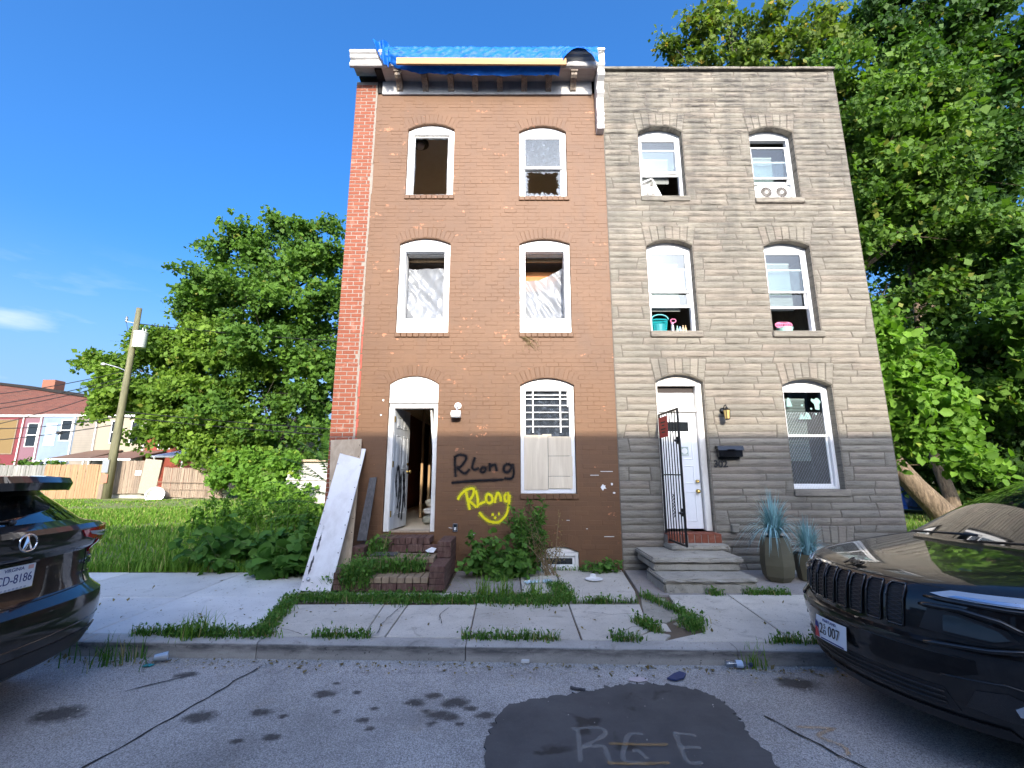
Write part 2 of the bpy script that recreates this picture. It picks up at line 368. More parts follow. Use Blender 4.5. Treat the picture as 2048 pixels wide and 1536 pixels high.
def m_siding(name, col, pitch=.11, strength=.8, var=.1):
    m, nt, b = newmat(name); g = G(nt)
    w = g.n('ShaderNodeTexWave'); w.wave_profile = 'SAW'; w.bands_direction = 'Z'; w.inputs['Scale'].default_value = 1 / pitch / 6.2832 * 2; g.l(g.pos(), w.inputs[0])
    n = g.noise(1.2, 6, .65, sc3=(1, 1, .5)); c = g.mix(g.ramp(n, [(.35, 0.), (.7, 1.)]), [x * (1 - var) for x in col], [min(.9, x * (1 + var)) for x in col])
    c = g.mix(g.ramp(w.outputs[1], [(.0, .35), (.15, 0.)]), c, [x * .4 for x in col])
    g.l(c, b.inputs['Base Color']); b.inputs['Roughness'].default_value = .7; g.l(g.bump(w.outputs[1], strength, .01), b.inputs['Normal']); return m
def m_ground(name, a, c_, d):
    m, nt, b = newmat(name); g = G(nt); c = g.mix(g.ramp(g.noise(.9, 7, .65), [(.35, 0.), (.65, 1.)]), a, c_)
    c = g.mix(g.ramp(g.noise(.35, 6, .6), [(.55, 0.), (.72, .9)]), c, d); g.l(c, b.inputs['Base Color']); b.inputs['Roughness'].default_value = 1
    g.l(g.bump(g.noise(14, 6, .7), .6, .03), b.inputs['Normal']); return m

M = dict(
 red_brick=m_red_brick(), brown=m_brown_paint(), stone=m_formstone(),
 mortar=simple('light mortar', (.25, .215, .18), .95, var=.15, bump=.4, scale=30),
 joint=simple('grey joint', (.13, .112, .092), .95, var=.2, bump=.3, scale=30),
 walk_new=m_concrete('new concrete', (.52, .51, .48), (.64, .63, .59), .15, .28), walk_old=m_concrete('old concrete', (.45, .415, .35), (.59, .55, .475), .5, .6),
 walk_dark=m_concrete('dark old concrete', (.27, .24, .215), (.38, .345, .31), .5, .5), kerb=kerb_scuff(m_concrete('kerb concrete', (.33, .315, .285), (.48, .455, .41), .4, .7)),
 step=m_concrete('mossy step concrete', (.27, .25, .2), (.42, .385, .32), .5, .95), asphalt=m_asphalt(), patch=m_patch(),
 soil=m_ground('dirt', (.10, .075, .05), (.16, .12, .08), (.07, .06, .03)), lot=m_ground('lot ground', (.12, .17, .035), (.18, .20, .06), (.26, .2, .11)),
 white=weathered('white paint', (.80, .79, .76), (.45, .42, .37), .35, .5), pvc=simple('white vinyl', (.82, .82, .81), .35, var=.02),
 dirty_white=weathered('dirty white paint', (.74, .72, .67), (.3, .25, .2), .7, .6, scale=5), cornice=weathered('peeling cornice paint', (.52, .51, .49), (.05, .043, .036), .9, .7, streak=(.45, 1, 3.2), scale=4.5), grey_paint=weathered('grey weathered paint', (.42, .42, .42), (.2, .19, .18), .5),
 soffit=weathered('bare soffit board', (.42, .36, .32), (.22, .18, .16), .5, streak=(.4, 3, 1)), black_wood=simple('near black timber', (.012, .01, .009), .9),
 bracket=m_wood('weathered bracket wood', (.09, .075, .065), (.38, .31, .24), .15, 6), glass=m_glass(), dirty_glass=m_glass('dirty glass', dirt=.22, refl=.035),
 bright_glass=m_glass('reflective glass', refl=.05), dark_glass=simple('dark glass', (.015, .018, .02), .06, coat=.5), sheet=m_plastic_sheet(),
 tarp=simple('blue tarpaulin', (.008, .11, .46), .5, var=.12, scale=9, spec=.18), lumber=m_wood('pine lumber', (.34, .21, .09), (.44, .29, .14), .05, 3, (.4, 6, 6)),
 ply=m_wood('plywood', (.56, .46, .33), (.72, .62, .47), .12, 3, (5, 5, .4)), ply_white=weathered('whitewashed plywood', (.66, .64, .62), (.3, .24, .2), .45, .75, scale=4),
 ply_back=m_wood('bare plywood back', (.30, .22, .14), (.46, .36, .25), .1, 3, (5, 5, .4)), old_plank=m_wood('black weathered plank', (.035, .033, .035), (.10, .095, .095), .1, 4),
 metal_black=simple('black iron', (.012, .012, .013), .4, .3), brass=simple('brass', (.7, .48, .15), .25, 1.), galv=simple('galvanised metal', (.5, .5, .5), .45, .9),
 black_plastic=simple('black plastic', (.014, .014, .015), .45, bump=.1), black_gloss=simple('gloss black plastic', (.008, .008, .009), .12, coat=.6),
 blind=simple('cream blind', (.25, .26, .24), .6, var=.03), room_brown=weathered('brown room paint', (.62, .42, .18), (.5, .32, .13), .3), ceil=weathered('room ceiling', (.82, .76, .66), (.6, .52, .42), .4),
 room_dark=simple('dim room', (.05, .04, .035), .9), room_mid=simple('room paint', (.3, .27, .24), .9), floor_board=m_wood('pale floorboards', (.60, .5, .36), (.74, .63, .47), .1),  # near-black stands for dim rooms and recesses; floorboards paled to bounce light
 stud=m_wood('bare stud', (.32, .2, .1), (.5, .34, .18), .2), door_paint=weathered('door paint', (.62, .64, .64), (.16, .15, .14), .45, .45), door_white=simple('white steel door', (.78, .79, .8), .4, var=.02),
 sill_brown=m_brown_paint(), leaf=m_leaf('tree leaf', (.07, .14, .016), (.205, .32, .04), trans=.4), leaf_dark=m_leaf('shade tree leaf', (.045, .105, .016), (.13, .24, .032), trans=.4),
 leaf_mid=m_leaf('mid green tree leaf', (.045, .10, .015), (.135, .235, .032), trans=.38), leaf_deep=m_leaf('deep green tree leaf', (.022, .06, .012), (.075, .155, .024), trans=.35), leaf_olive=m_leaf('olive leaf', (.06, .11, .02), (.17, .23, .035), (.34, .26, .04), trans=.4), leaf_bush=m_leaf('bush leaf', (.07, .16, .016), (.18, .33, .04), (.26, .34, .05), trans=.4),
 weed=m_leaf('weed leaf', (.045, .125, .02), (.14, .27, .045), (.34, .29, .12)), dry=m_leaf('dry weed', (.16, .12, .05), (.30, .23, .11), (.36, .3, .16)),
 grass=m_leaf('grass blade', (.09, .19, .02), (.20, .34, .045), (.36, .34, .12), trans=.35), blue_grass=m_leaf('blue ornamental grass', (.16, .30, .34), (.34, .58, .64), (.5, .7, .75), trans=.15),
 bark=m_bark('bark', (.17, .125, .085), (.36, .27, .18)), bark_dark=m_bark('dark bark', (.05, .042, .035), (.13, .11, .09)), stem=simple('green stem', (.10, .14, .04), .7),
 dry_stem=simple('dry stem', (.24, .17, .09), .8), pole=m_wood('mossy pole wood', (.085, .08, .045), (.19, .18, .095), .0, 3, (3, 3, .3)),
 fence_orange=m_wood('new cedar fence', (.25, .145, .07), (.35, .215, .115), .16), fence_brown=m_wood('weathered fence', (.18, .13, .09), (.31, .235, .17), .2), fence_grey=m_wood('grey fence', (.15, .145, .13), (.27, .26, .24), .2),
 car=m_paint('black car paint', (.006, .006, .0065)), car_glass=simple('tinted car glass', (.006, .008, .009), .02, coat=1.), chrome=simple('chrome', (.75, .75, .76), .1, 1.),
 rubber=simple('tyre rubber', (.02, .02, .02), .8), red_lens=simple('red lamp lens', (.45, .012, .015), .1, coat=1.), clear_lens=simple('clear lamp lens', (.42, .47, .53), .08, coat=1.),
 amber=simple('amber lens', (.55, .2, .08), .1, coat=1.), dark_lens=simple('smoked lamp lens', (.04, .055, .06), .05, coat=1.), plate=simple('plate white', (.74, .75, .76), .4, var=.03), navy=simple('navy ink', (.02, .035, .16), .5),
 ink_black=simple('black ink', (.012, .012, .014), .5), red_ink=simple('red ink', (.55, .06, .06), .5), teal=simple('teal plastic', (.01, .30, .32), .4), pink=simple('pink plastic', (.7, .2, .35), .4),
 clear=m_glass('clear plastic', (.8, .85, .9), .15), olive_pot=simple('olive ceramic', (.10, .088, .05), .55, var=.12, scale=5), gold_glass=simple('amber lantern glass', (.5, .36, .14), .15, coat=.5), blue_tent=simple('blue tent cloth', (.03, .10, .42), .5),
 spray_black=m_spray('black spray paint', (.012, .011, .013), .93), spray_yellow=m_spray('yellow spray paint', (.72, .62, .02), .97), faint_white=m_spray('worn white road paint', (.45, .43, .38), .3, (.4, 1.15)), faint_orange=m_spray('worn orange road paint', (.55, .32, .1), .38, (.45, 1.1)),
 mist_black=m_spray('black overspray', (.02, .019, .02), .34, (.2, 1.5)), mist_yellow=m_spray('yellow overspray', (.6, .55, .05), .34, (.2, 1.5)), smear=m_spray('black smear', (.012, .012, .014), .8, (.45, 1.25)), ghost=simple('ghost of removed digits', (.66, .645, .59), .6), crack=simple('crack dirt and gap shade', (.03, .027, .023), .95))  # crack: dirt in cracks; on the cars its near-black paints shade in gaps

F = 7.55                                   # street face of both houses
XL, XS, XP, XR = -3.03, -2.62, 1.75, 6.33  # left edge, red/brown seam, party line, right edge

# ------------------------------------------------------------------ openings: x0, x1, z0, spring, crown
B_OP = dict(tl=(-1.985, -1.10, 6.55, 7.95, 8.075), tr=(.135, 1.03, 6.52, 7.90, 8.03), ml=(-2.03, -1.115, 3.895, 5.575, 5.69), mr=(.135, 1.045, 3.895, 5.575, 5.67),
            door=(-2.08, -1.245, .56, 2.98, 3.12), lr=(.14, 1.055, 1.165, 2.965, 3.09), base=(.42, 1.06, -.03, .26, .345))
G_OP = dict(tl=(2.40, 3.25, 6.53, 7.90, 8.035), tr=(4.515, 5.365, 6.50, 7.88, 8.01), ml=(2.425, 3.275, 3.925, 5.545, 5.665), mr=(4.55, 5.40, 3.925, 5.535, 5.65),
            door=(2.44, 3.27, .42, 3.03, 3.165), lr=(4.595, 5.45, 1.235, 2.965, 3.085), base=(4.62, 5.42, .0, .28, .40))
def arch_pts(op, n=12, grow=0., inset=0.):
    x0, x1, z0, zs, zc = op; w = (x1 - x0) / 2; r = zc - zs; R = (w * w + r * r) / (2 * r); cz = zc - R; cx = (x0 + x1) / 2; a = asin(w / R)
    return [(cx + (R + grow) * sin(t), cz + (R + grow) * cos(t)) for t in np.linspace(a, -a, n)], (cx, cz, R, a)
def op_loop(op): return [(op[0], op[2]), (op[1], op[2])] + arch_pts(op)[0]

def wall_face(name, m, parent, x0, x1, z0, z1, ops, yf, yb, reveal_m=None):
    loops = [[(x0, z0), (x1, z0), (x1, z1), (x0, z1)]] + [op_loop(o) for o in ops]
    flat = [p for l in loops for p in l]; tri = tessellate_polygon([[Vector((*p, 0)) for p in l] for l in loops]); n = len(flat)
    b = MB(); fs = [tuple(t) for t in tri] + [tuple(i + n for i in t) for t in tri]; k = 0
    for l in loops:
        c = len(l); fs += [(k + i, k + (i + 1) % c, k + (i + 1) % c + n, k + i + n) for i in range(c)]; k += c
    b.add([(x, yf, z) for x, z in flat] + [(x, yb, z) for x, z in flat], fs)
    return b.build(name, m, parent)

def blocked(ops, z, ext, top_rect=False, sill=0.):
    out = []
    for op in ops:
        x0, x1, z0, zs, zc = op
        if z < z0 - sill or z < z0 - .001 and sill == 0: continue
        _, (cx, cz, R, a) = arch_pts(op)
        if z <= zs: out.append((x0, x1) if z >= z0 else (x0 - .015, x1 + .05))
        else:
            top = zc + ext if top_rect else cz + R + ext
            if z >= top: continue
            h = (z - cz) * tan(a)
            if not top_rect: h = min(h, sqrt(max(0, (R + ext) ** 2 - (z - cz) ** 2)))
            else: h = (x1 - x0) / 2 + .07 * (z - zs) / (top - zs)
            out.append((cx - h, cx + h))
    return out
def free_runs(x0, x1, blk):
    runs = []; a = x0
    for b0, b1 in sorted(blk):
        if b0 > a: runs.append((a, min(b0, x1)))
        a = max(a, b1)
    if a < x1: runs.append((a, x1))
    return [r for r in runs if r[1] - r[0] > .012]

def brick_mb(w, h, d=.05, c=.004):
    # front-chamfered brick, face on y=0, origin at its lower left corner
    return MB().add([(0, c, 0), (w, c, 0), (w, c, h), (0, c, h), (c, 0, c), (w - c, 0, c), (w - c, 0, h - c), (c, 0, h - c), (0, d, 0), (w, d, 0), (w, d, h), (0, d, h)],
                    [(4, 5, 6, 7), (0, 1, 5, 4), (1, 2, 6, 5), (2, 3, 7, 6), (3, 0, 4, 7), (8, 9, 1, 0), (9, 10, 2, 1), (10, 11, 3, 2), (11, 8, 0, 3)])
_bc = {}
def brick_mesh(name, w, h, m, c=.004):
    k = (name, round(w, 2), round(h, 3))
    if k not in _bc: _bc[k] = brick_mb(k[1], k[2], c=c).mesh(name, m)
    return _bc[k]

rg = random.Random(7)
# ================================================================== brown rowhouse
bh = thing('brown_rowhouse', 'narrow three storey rowhouse painted brown with open front door and blue tarp on its cornice', 'house', (-.6, F, 0))
ops = list(B_OP.values())
wall_face('front_wall', M['brown'], bh, XS, XP - .004, -.25, 8.72, ops, F + .0022, F + .26)
MB().box(XL, XS, F - .0025, F + .26, -.25, 9.0).build('brick_pier', M['mortar'], bh)
MB().box(XL, XL + .25, F + .262, F + 9, -.25, 9.0).box(XP - .26, XP - .01, F + .262, F + 9, -.25, 9.0).box(XL + .25, XP - .26, F + 8.8, F + 9, -.25, 9.0).build('side_wall', M['red_brick'], bh)
rb = MB().box(XL + .01, XP - .01, F + .05, F + 9, 9.16, 9.22); rb.build('roof', M['black_wood'], bh)
# rooms behind the openings
x0, x1, y0, y1 = XL + .252, XP - .262, F + .262, F + 4.2
for za, zb, yd in ((5.70, 5.86, 0), (3.06, 3.2, 4.2), (.42, .56, 4.2)): MB().box(x0, x1, y0, y1 + .1 + yd, za, zb).build('floor_deck', M['floor_board'], bh)
for za, zb in ((8.42, 8.50), (5.60, 5.695)): MB().box(x0, x1, y0, y1 + .1, za, zb).build('ceiling_panel', M['ceil'], bh)
MB().box(x0, x1, y1, y1 + .08, 5.87, 8.41).box(-.30, -.22, y0, y1, 5.87, 8.41).build('partition', M['room_brown'], bh)
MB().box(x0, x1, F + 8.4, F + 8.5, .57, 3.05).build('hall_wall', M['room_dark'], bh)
MB().box(x0, x1, y1, y1 + .08, 3.21, 5.59).box(-.62, -.55, y0, y1 + 4.1, .57, 3.05).box(-.54, x1, y1, y1 + .08, .57, 3.05).box(-.30, -.22, y0, y1, 3.21, 5.59).build('lath_wall', M['stud'], bh)

# courses of painted brick: the nearest as single bricks, the rest as one part
CH = .0745; BL = .2155; seam_j = 0
cand = []
for k in range(int(8.70 / CH)):
    z = .005 + k * CH; zm = z + CH / 2
    xs = XS + (.0 if k % 2 else .05) + rg.uniform(-.01, .01)
    for a, b_ in free_runs(xs, XP - .006, blocked(ops, zm, .205, sill=.085)):
        x = a; first = True; off = (k % 2) * BL / 2
        while x < b_ - .004:
            w = BL - off if first and off else BL
            first = False
            if b_ - (x + w) < .05: w = b_ - x
            w = min(w, b_ - x)
            if w > .02: cand.append((x, z, w - .0028, CH - .0028))
            x += w
def seen_rank(c):
    x, z, w, h = c
    hid = (-2.25 < x < -.95 and z < .5) or (-.75 < x < .75 and z < .55) or w < .12
    return (hid, F * .98 + (z - 1.5) * .19)
cand.sort(key=seen_rank)
for x, z, w, h in cand[:298]:
    o = bpy.data.objects.new('painted_brick', brick_mesh('painted_brick', w, h, M['brown']))
    link(o, bh, Matrix.Translation((x, F + rg.gauss(0, .0013), z)))
pb = MB()
for x, z, w, h in cand[298:]:
    q = brick_mb(w, h); y = F + rg.gauss(0, .0014) + (.004 if rg.random() < .02 else 0)
    pb.add([(vx + x, vy + y, vz + z + rg.uniform(-.0006, .0006)) for vx, vy, vz in q.v], q.f)
pb.build('painted_brickwork', M['brown'], bh, kind='stuff')
# brick arches over the openings
def arch_ring(op, name, m, parent, n, h, y0_, gap=.007, key=False):
    _, (cx, cz, R, a) = arch_pts(op); da = 2 * a / n
    for i in range(n):
        t0 = -a + i * da + gap / 2 / R; t1 = -a + (i + 1) * da - gap / 2 / R; R1 = R + .004; R2 = R + h + rg.uniform(-.004, .004)
        o4 = [(cx + R1 * sin(t0), cz + R1 * cos(t0)), (cx + R1 * sin(t1), cz + R1 * cos(t1)), (cx + R2 * sin(t1), cz + R2 * cos(t1)), (cx + R2 * sin(t0), cz + R2 * cos(t0))]
        mx_, mz_ = sum(p[0] for p in o4) / 4, sum(p[1] for p in o4) / 4; c = .006
        i4 = [(px + (mx_ - px) * c / .05, pz + (mz_ - pz) * c / .1) for px, pz in o4]; yy = y0_ + rg.gauss(0, .0015)
        MB().add([(p[0], yy + .005, p[1]) for p in o4] + [(p[0], yy, p[1]) for p in i4] + [(p[0], yy + .05, p[1]) for p in o4],
                 [(4, 5, 6, 7)] + [(j, (j + 1) % 4, 4 + (j + 1) % 4, 4 + j) for j in range(4)] + [(8 + j, 8 + (j + 1) % 4, (j + 1) % 4, j) for j in range(4)]).build(name, m, parent)
for k, op in B_OP.items():
    arch_ring(op, 'arch_brick', M['brown'], bh, 13 if k != 'base' else 9, .2, F - .002)
    if k in ('door', 'base'): continue
    sl = MB(); xa, xb = op[0] - .01, op[1] + .03; n = 9
    for i in range(n):
        w = (xb - xa) / n; sl.cbox(xa + i * w + .003, xa + (i + 1) * w - .003, F - .025, F + .1, op[2] - .085, op[2] - .003, .006)
    sl.build('window_sill', M['sill_brown'], bh)
# red brick end of the pier
n_red = 0
for k in range(int(8.98 / CH)):
    z = .004 + k * CH; x = XL; xe = XS - .01 - (.012 if k % 2 else .0) - (.05 if (k * 7) % 23 == 0 else 0); off = (k % 2) * .105
    while x < xe - .03:
        w = (BL - .105) if off else BL; off = 0; w = min(w, xe - x)
        if xe - x - w < .035: w = xe - x
        if n_red < 300:
            o = bpy.data.objects.new('brick', brick_mesh('brick', w - .011, CH - .012, M['red_brick'], .003)); n_red += 1
            link(o, bh, Matrix.Translation((x, F - .007 + rg.gauss(0, .0012), z)))
        x += w
se = MB(); z = 0.
while z < 8.7:
    h = rg.uniform(.08, .4); w = rg.uniform(.012, .03); xx = XS - .012 + rg.uniform(-.008, .006); se.box(xx, xx + w, F - .0065, F + .02, z, z + h - rg.choice([0, 0, .02])); z += h
se.build('mortar_seam', M['mortar'], bh)
rp = MB(); z = 0.
while z < 4.2: h = rg.uniform(.1, .5); rp.box(XS + .012, XS + .03 + rg.uniform(0, .02), F - .0068, F + .01, z, z + h * .9); z += h
rp.build('red_edge_strip', simple('old red paint', (.38, .07, .045), .8, var=.3), bh)

# ---------------- windows
def ring(b, x0, x1, z0, z1, y0, y1, w, wb=None, wt=None, c=.004):
    wb = w if wb is None else wb; wt = w if wt is None else wt
    b.cbox(x0, x0 + w, y0, y1, z0, z1, c); b.cbox(x1 - w, x1, y0, y1, z0, z1, c)
    b.cbox(x0 + w + .0005, x1 - w - .0005, y0 + .0012, y1, z0, z0 + wb, c); b.cbox(x0 + w + .0005, x1 - w - .0005, y0 + .0012, y1, z1 - wt, z1, c); return b
def arch_panel(op, y, parent, m, drop=.0, th=.05):
    a = arch_pts((op[0] + .004, op[1] - .004, op[2], op[3] - .004, op[4] - .004))[0]; zb = op[3] - drop
    MB().prism([(op[0] + .004, zb), (op[1] - .004, zb)] + a, y, y + th).build('arch_panel', m, parent)
def pane(b, parent, m, x0, x1, z0, z1, y): MB().box(x0, x1, y, y + .004, z0, z1).build(b, m, parent)

FY = F + .055
def shard_edge(x0, x1, z0, z1, n, depth, rgn):
    # jagged ring of broken glass left in a sash: outer rectangle, inner ragged loop
    out, inn = [], []
    per = [(x0, z0), (x1, z0), (x1, z1), (x0, z1)]
    for s in range(4):
        p, q = per[s], per[(s + 1) % 4]
        for i in range(n):
            t = i / n; a = (p[0] + (q[0] - p[0]) * t, p[1] + (q[1] - p[1]) * t); d = depth * rgn.uniform(.25, 1.2)
            cx, cz = (x0 + x1) / 2, (z0 + z1) / 2; L_ = sqrt((cx - a[0]) ** 2 + (cz - a[1]) ** 2); out.append(a); inn.append((a[0] + (cx - a[0]) / L_ * d, a[1] + (cz - a[1]) / L_ * d))
    return out, inn
# top left: frame only, glass gone
op = B_OP['tl']; w = ring(MB(), op[0] + .004, op[1] - .004, op[2] + .002, op[3] - .005, FY, FY + .09, .085, .03, .075).build('window', M['pvc'], bh)
arch_panel(op, FY + .006, w, M['pvc']); r2 = random.Random(3)
ring(MB(), op[0] + .09, op[1] - .09, op[2] + .034, op[3] - .082, FY + .035, FY + .075, .035).build('sash', M['dirty_white'], w)
o_, i_ = shard_edge(op[0] + .125, op[1] - .125, op[2] + .07, op[3] - .117, 14, .02, r2); n = len(o_)
MB().add([(x, FY + .05, z) for x, z in o_ + i_] + [(x, FY + .054, z) for x, z in o_ + i_], [(i, (i + 1) % n, n + (i + 1) % n, n + i) for i in range(n)] + [(2 * n + i, 2 * n + (i + 1) % n, 3 * n + (i + 1) % n, 3 * n + i) for i in range(n)]).build('glass_shards', M['dirty_glass'], w)
# top right: dirty upper pane, smashed lower pane
op = B_OP['tr']; w = ring(MB(), op[0] + .004, op[1] - .004, op[2] + .002, op[3] - .005, FY, FY + .09, .07, .045, .06).build('window', M['pvc'], bh)
arch_panel(op, FY + .006, w, M['pvc']); xa, xb, zm = op[0] + .075, op[1] - .075, 7.17
ring(MB(), xa, xb, zm - .02, op[3] - .067, FY + .02, FY + .05, .04, .05).build('sash', M['pvc'], w); pane('pane', w, M['dirty_glass'], xa + .038, xb - .038, zm + .028, op[3] - .105, FY + .034)
ring(MB(), xa, xb, op[2] + .048, zm + .02, FY + .052, FY + .082, .036, .036, .04).build('sash', M['pvc'], w)
o_, i_ = shard_edge(xa + .034, xb - .034, op[2] + .08, zm - .018, 22, .085, r2); n = len(o_)
MB().add([(x, FY + .066, z) for x, z in o_ + i_] + [(x, FY + .07, z) for x, z in o_ + i_], [(i, (i + 1) % n, n + (i + 1) % n, n + i) for i in range(n)] + [(2 * n + i, 2 * n + (i + 1) % n, 3 * n + (i + 1) % n, 3 * n + i) for i in range(n)]).build('glass_shards', M['dirty_glass'], w)
# middle floor: empty frames with plastic sheeting inside
def sheet(parent, x0, x1, z0, ztop, y, seed, head):
    r = np.random.RandomState(seed); nx, nz = 46, 60; V = []
    ks = [(r.uniform(-14, 14), r.uniform(-9, 9), r.uniform(0, 6), r.uniform(.004, .011)) for _ in range(9)]
    for j in range(nz + 1):
        for i in range(nx + 1):
            u, t = i / nx, j / nz; x = x0 + (x1 - x0) * u; z = z0 + (ztop(u) - z0) * t
            d = 1.5 * sum(a * abs(sin(kx * u + kz * t + ph + 1.5 * sin(u * 3 + t * 4))) for kx, kz, ph, a in ks) + .05 * sin(pi * t) * sin(pi * u)
            V.append((x, y + d, z))
    Fc = [(j * (nx + 1) + i, j * (nx + 1) + i + 1, (j + 1) * (nx + 1) + i + 1, (j + 1) * (nx + 1) + i) for j in range(nz) for i in range(nx)]
    me = np_mesh('plastic_sheet', V, Fc, M['sheet']); o = mesh_obj('plastic_sheet', me, None, parent)
for key, zt, sd in (('ml', lambda u: 5.25 + .01 * u, 5), ('mr', lambda u: 5.02 + .30 * max(0, u - .35) ** 1.2 * 1.4, 11)):
    op = B_OP[key]; w = ring(MB(), op[0] + .004, op[1] - .004, op[2] + .002, op[3] - .005, FY - .01, FY + .1, .10, .265, .125).build('window', M['pvc'], bh)
    arch_panel(op, FY + .004, w, M['pvc'])
    ring(MB(), op[0] + .09, op[1] - .09, op[2] + .255, op[3] - .12, FY + .102, FY + .24, .018).build('jamb', M['dirty_white'], w)
    sheet(w, op[0] + .09, op[1] - .09, op[2] + .26, zt, FY + .25, sd, 0)
    MB().cbox(op[0] + .08, op[1] - .08, FY + .27, FY + .31, 5.37, 5.43).build('header', M['stud'], w)
MB().cbox(.2, 1.0, F + .62, F + .66, 4.9, 5.31).build('header_board', simple('orange header', (.5, .2, .06), .7), bh)
# ground floor right: barred pane over plywood
op = B_OP['lr']; w = ring(MB(), op[0] + .004, op[1] - .004, op[2] + .002, op[3] - .005, FY, FY + .09, .085, .07, .09).build('window', M['pvc'], bh)
arch_panel(op, FY + .006, w, M['pvc'])
pane('pane', w, M['dirty_glass'], op[0] + .085, op[1] - .085, 2.1, op[3] - .09, FY + .055)
gb = MB()
for zz in (2.265, 2.385, 2.505, 2.625, 2.735, 2.80): gb.cbox(op[0] + .10, op[1] - .10, FY + .022, FY + .03, zz - .008, zz + .008, .002)
for xx in (op[0] + .215, op[1] - .235): gb.cbox(xx - .011, xx + .011, FY + .012, FY + .0215, 2.16, 2.87, .002)
gb.cbox(op[1] - .118, op[1] - .10, FY + .012, FY + .0215, 2.6, 2.87, .002); gb.build('window_bars', M['pvc'], w)
xm = .60
MB().cbox(op[0] + .06, xm - .003, FY - .012, FY - .0005, op[2] + .06, 2.12, .002).build('plywood_board', M['ply'], w)
for a, b_, x2 in ((1.245, 1.44, op[1] - .06), (1.445, 1.77, op[1] - .055), (1.775, 2.095, op[1] - .065)): MB().cbox(xm + .003, x2, FY - .014, FY - .0005, a, b_, .002).build('plywood_board', M['ply'], w)
MB().cbox(xm - .09, xm + .06, FY - .0005, FY + .008, 2.10, 2.135, .002).build('plywood_board', M['ply'], w)
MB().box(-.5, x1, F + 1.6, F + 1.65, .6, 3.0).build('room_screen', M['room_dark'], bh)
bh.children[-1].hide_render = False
# basement window
op = B_OP['base']; w = ring(MB(), op[0] + .004, op[1] - .004, op[2] + .005, op[3] - .005, FY - .03, FY + .06, .055).build('basement_window', M['grey_paint'].copy() if False else M['white'], bh)
arch_panel(op, FY - .02, w, M['white']); ring(MB(), op[0] + .062, op[1] - .062, op[2] + .062, op[3] - .062, FY, FY + .04, .035).build('sash', M['pvc'], w)
pane('pane', w, M['dark_glass'], op[0] + .095, op[1] - .095, op[2] + .095, op[3] - .095, FY + .02)

# ---------------- front door
op = B_OP['door']; dfm = MB(); y0_ = F + .03
dfm.cbox(op[0] + .004, op[0] + .095, y0_, y0_ + .14, .57, 2.60, .006).cbox(op[1] - .075, op[1] - .004, y0_, y0_ + .14, .57, 2.60, .006).cbox(op[0] + .096, op[1] - .076, y0_ + .002, y0_ + .14, 2.57, 2.60, .004)
df = dfm.build('door_frame', M['dirty_white'], bh)
MB().cbox(op[0] + .1, op[1] - .08, F + .02, F + .2, .56, .585, .004).build('threshold', M['ply_back'], bh)
tp = MB().cbox(op[0] + .004, op[1] - .004, F + .022, F + .07, 2.655, op[3] - .004, .005).build('transom_panel', M['white'], bh)
arch_panel(op, F + .028, tp, M['white'])
text_obj('removed_number', '304', .19, Matrix.Translation((-1.63, F + .0215, 2.80)) @ FACE_S, M['ghost'], tp, .0004, sx=1.35, bold=.012)
MB().cbox(op[0] + .004, op[1] - .004, F + .05, F + .09, 2.602, 2.653, .003).build('transom_rail', M['grey_paint'], bh)
# leaf, hinged left and swung in; built closed then turned
HW, HH = .715, 2.0; dl = MB().cbox(0, HW, 0, .042, 0, HH, .003)
def panel_mb(x0, x1, z0, z1, y=-.0):
    b = MB(); c = .022
    b.add([(x0, y - .0005, z0), (x1, y - .0005, z0), (x1, y - .0005, z1), (x0, y - .0005, z1), (x0 + c, y - .009, z0 + c), (x1 - c, y - .009, z0 + c), (x1 - c, y - .009, z1 - c), (x0 + c, y - .009, z1 - c)],
          [(4, 5, 6, 7), (0, 1, 5, 4), (1, 2, 6, 5), (2, 3, 7, 6), (3, 0, 4, 7)]); return b
TH = radians(82); MD = Matrix.Translation((op[0] + .1, F + .085, .59)) @ Matrix.Rotation(TH, 4, 'Z')
door = dl.build('door', M['door_paint'], bh, M=MD)
for xa in (.10, .40):
    for za, zb in ((1.66, 1.86), (.98, 1.54), (.22, .80)):
        ring(MB(), xa, xa + .215, za, zb, -.008, .0, .018).build('panel_moulding', M['door_paint'], door, M=MD)
        panel_mb(xa + .03, xa + .185, za + .03, zb - .03).build('door_panel', M['door_paint'], door, M=MD)
kb = MB().lathe([(.026, 0), (.03, -.006), (.012, -.012), (.012, -.035), (.028, -.045), (.033, -.06), (.024, -.075), (.0, -.078)], (.655, 0, .93), 14, 'y')
kb.build('handle', M['brass'], door, True, MD)
MB().lathe([(.026, 0), (.026, -.012), (.0, -.014)], (.655, 0, 1.06), 14, 'y').build('deadbolt', M['brass'], door, True, MD)
hg = MB()
for zz in (.2, 1.0, 1.75): hg.cbox(-.012, .012, -.012, .05, zz, zz + .1, .003)
hg.build('hinge', M['brass'], door, M=MD)
sm = strokes_mesh('door_smear', [[(.33, .15), (.38, .5), (.36, .9)], [(.45, .1), (.5, .55), (.46, .95)], [(.25, .3), (.3, .75), (.22, 1.0), (.14, .8), (.2, .5)], [(.5, .9), (.54, .6), (.6, .3)]], .05, lambda x, z, j: (x, -.011 - j, z), M['smear'], .4)
mesh_obj('door_smear', sm, None, door, MD)
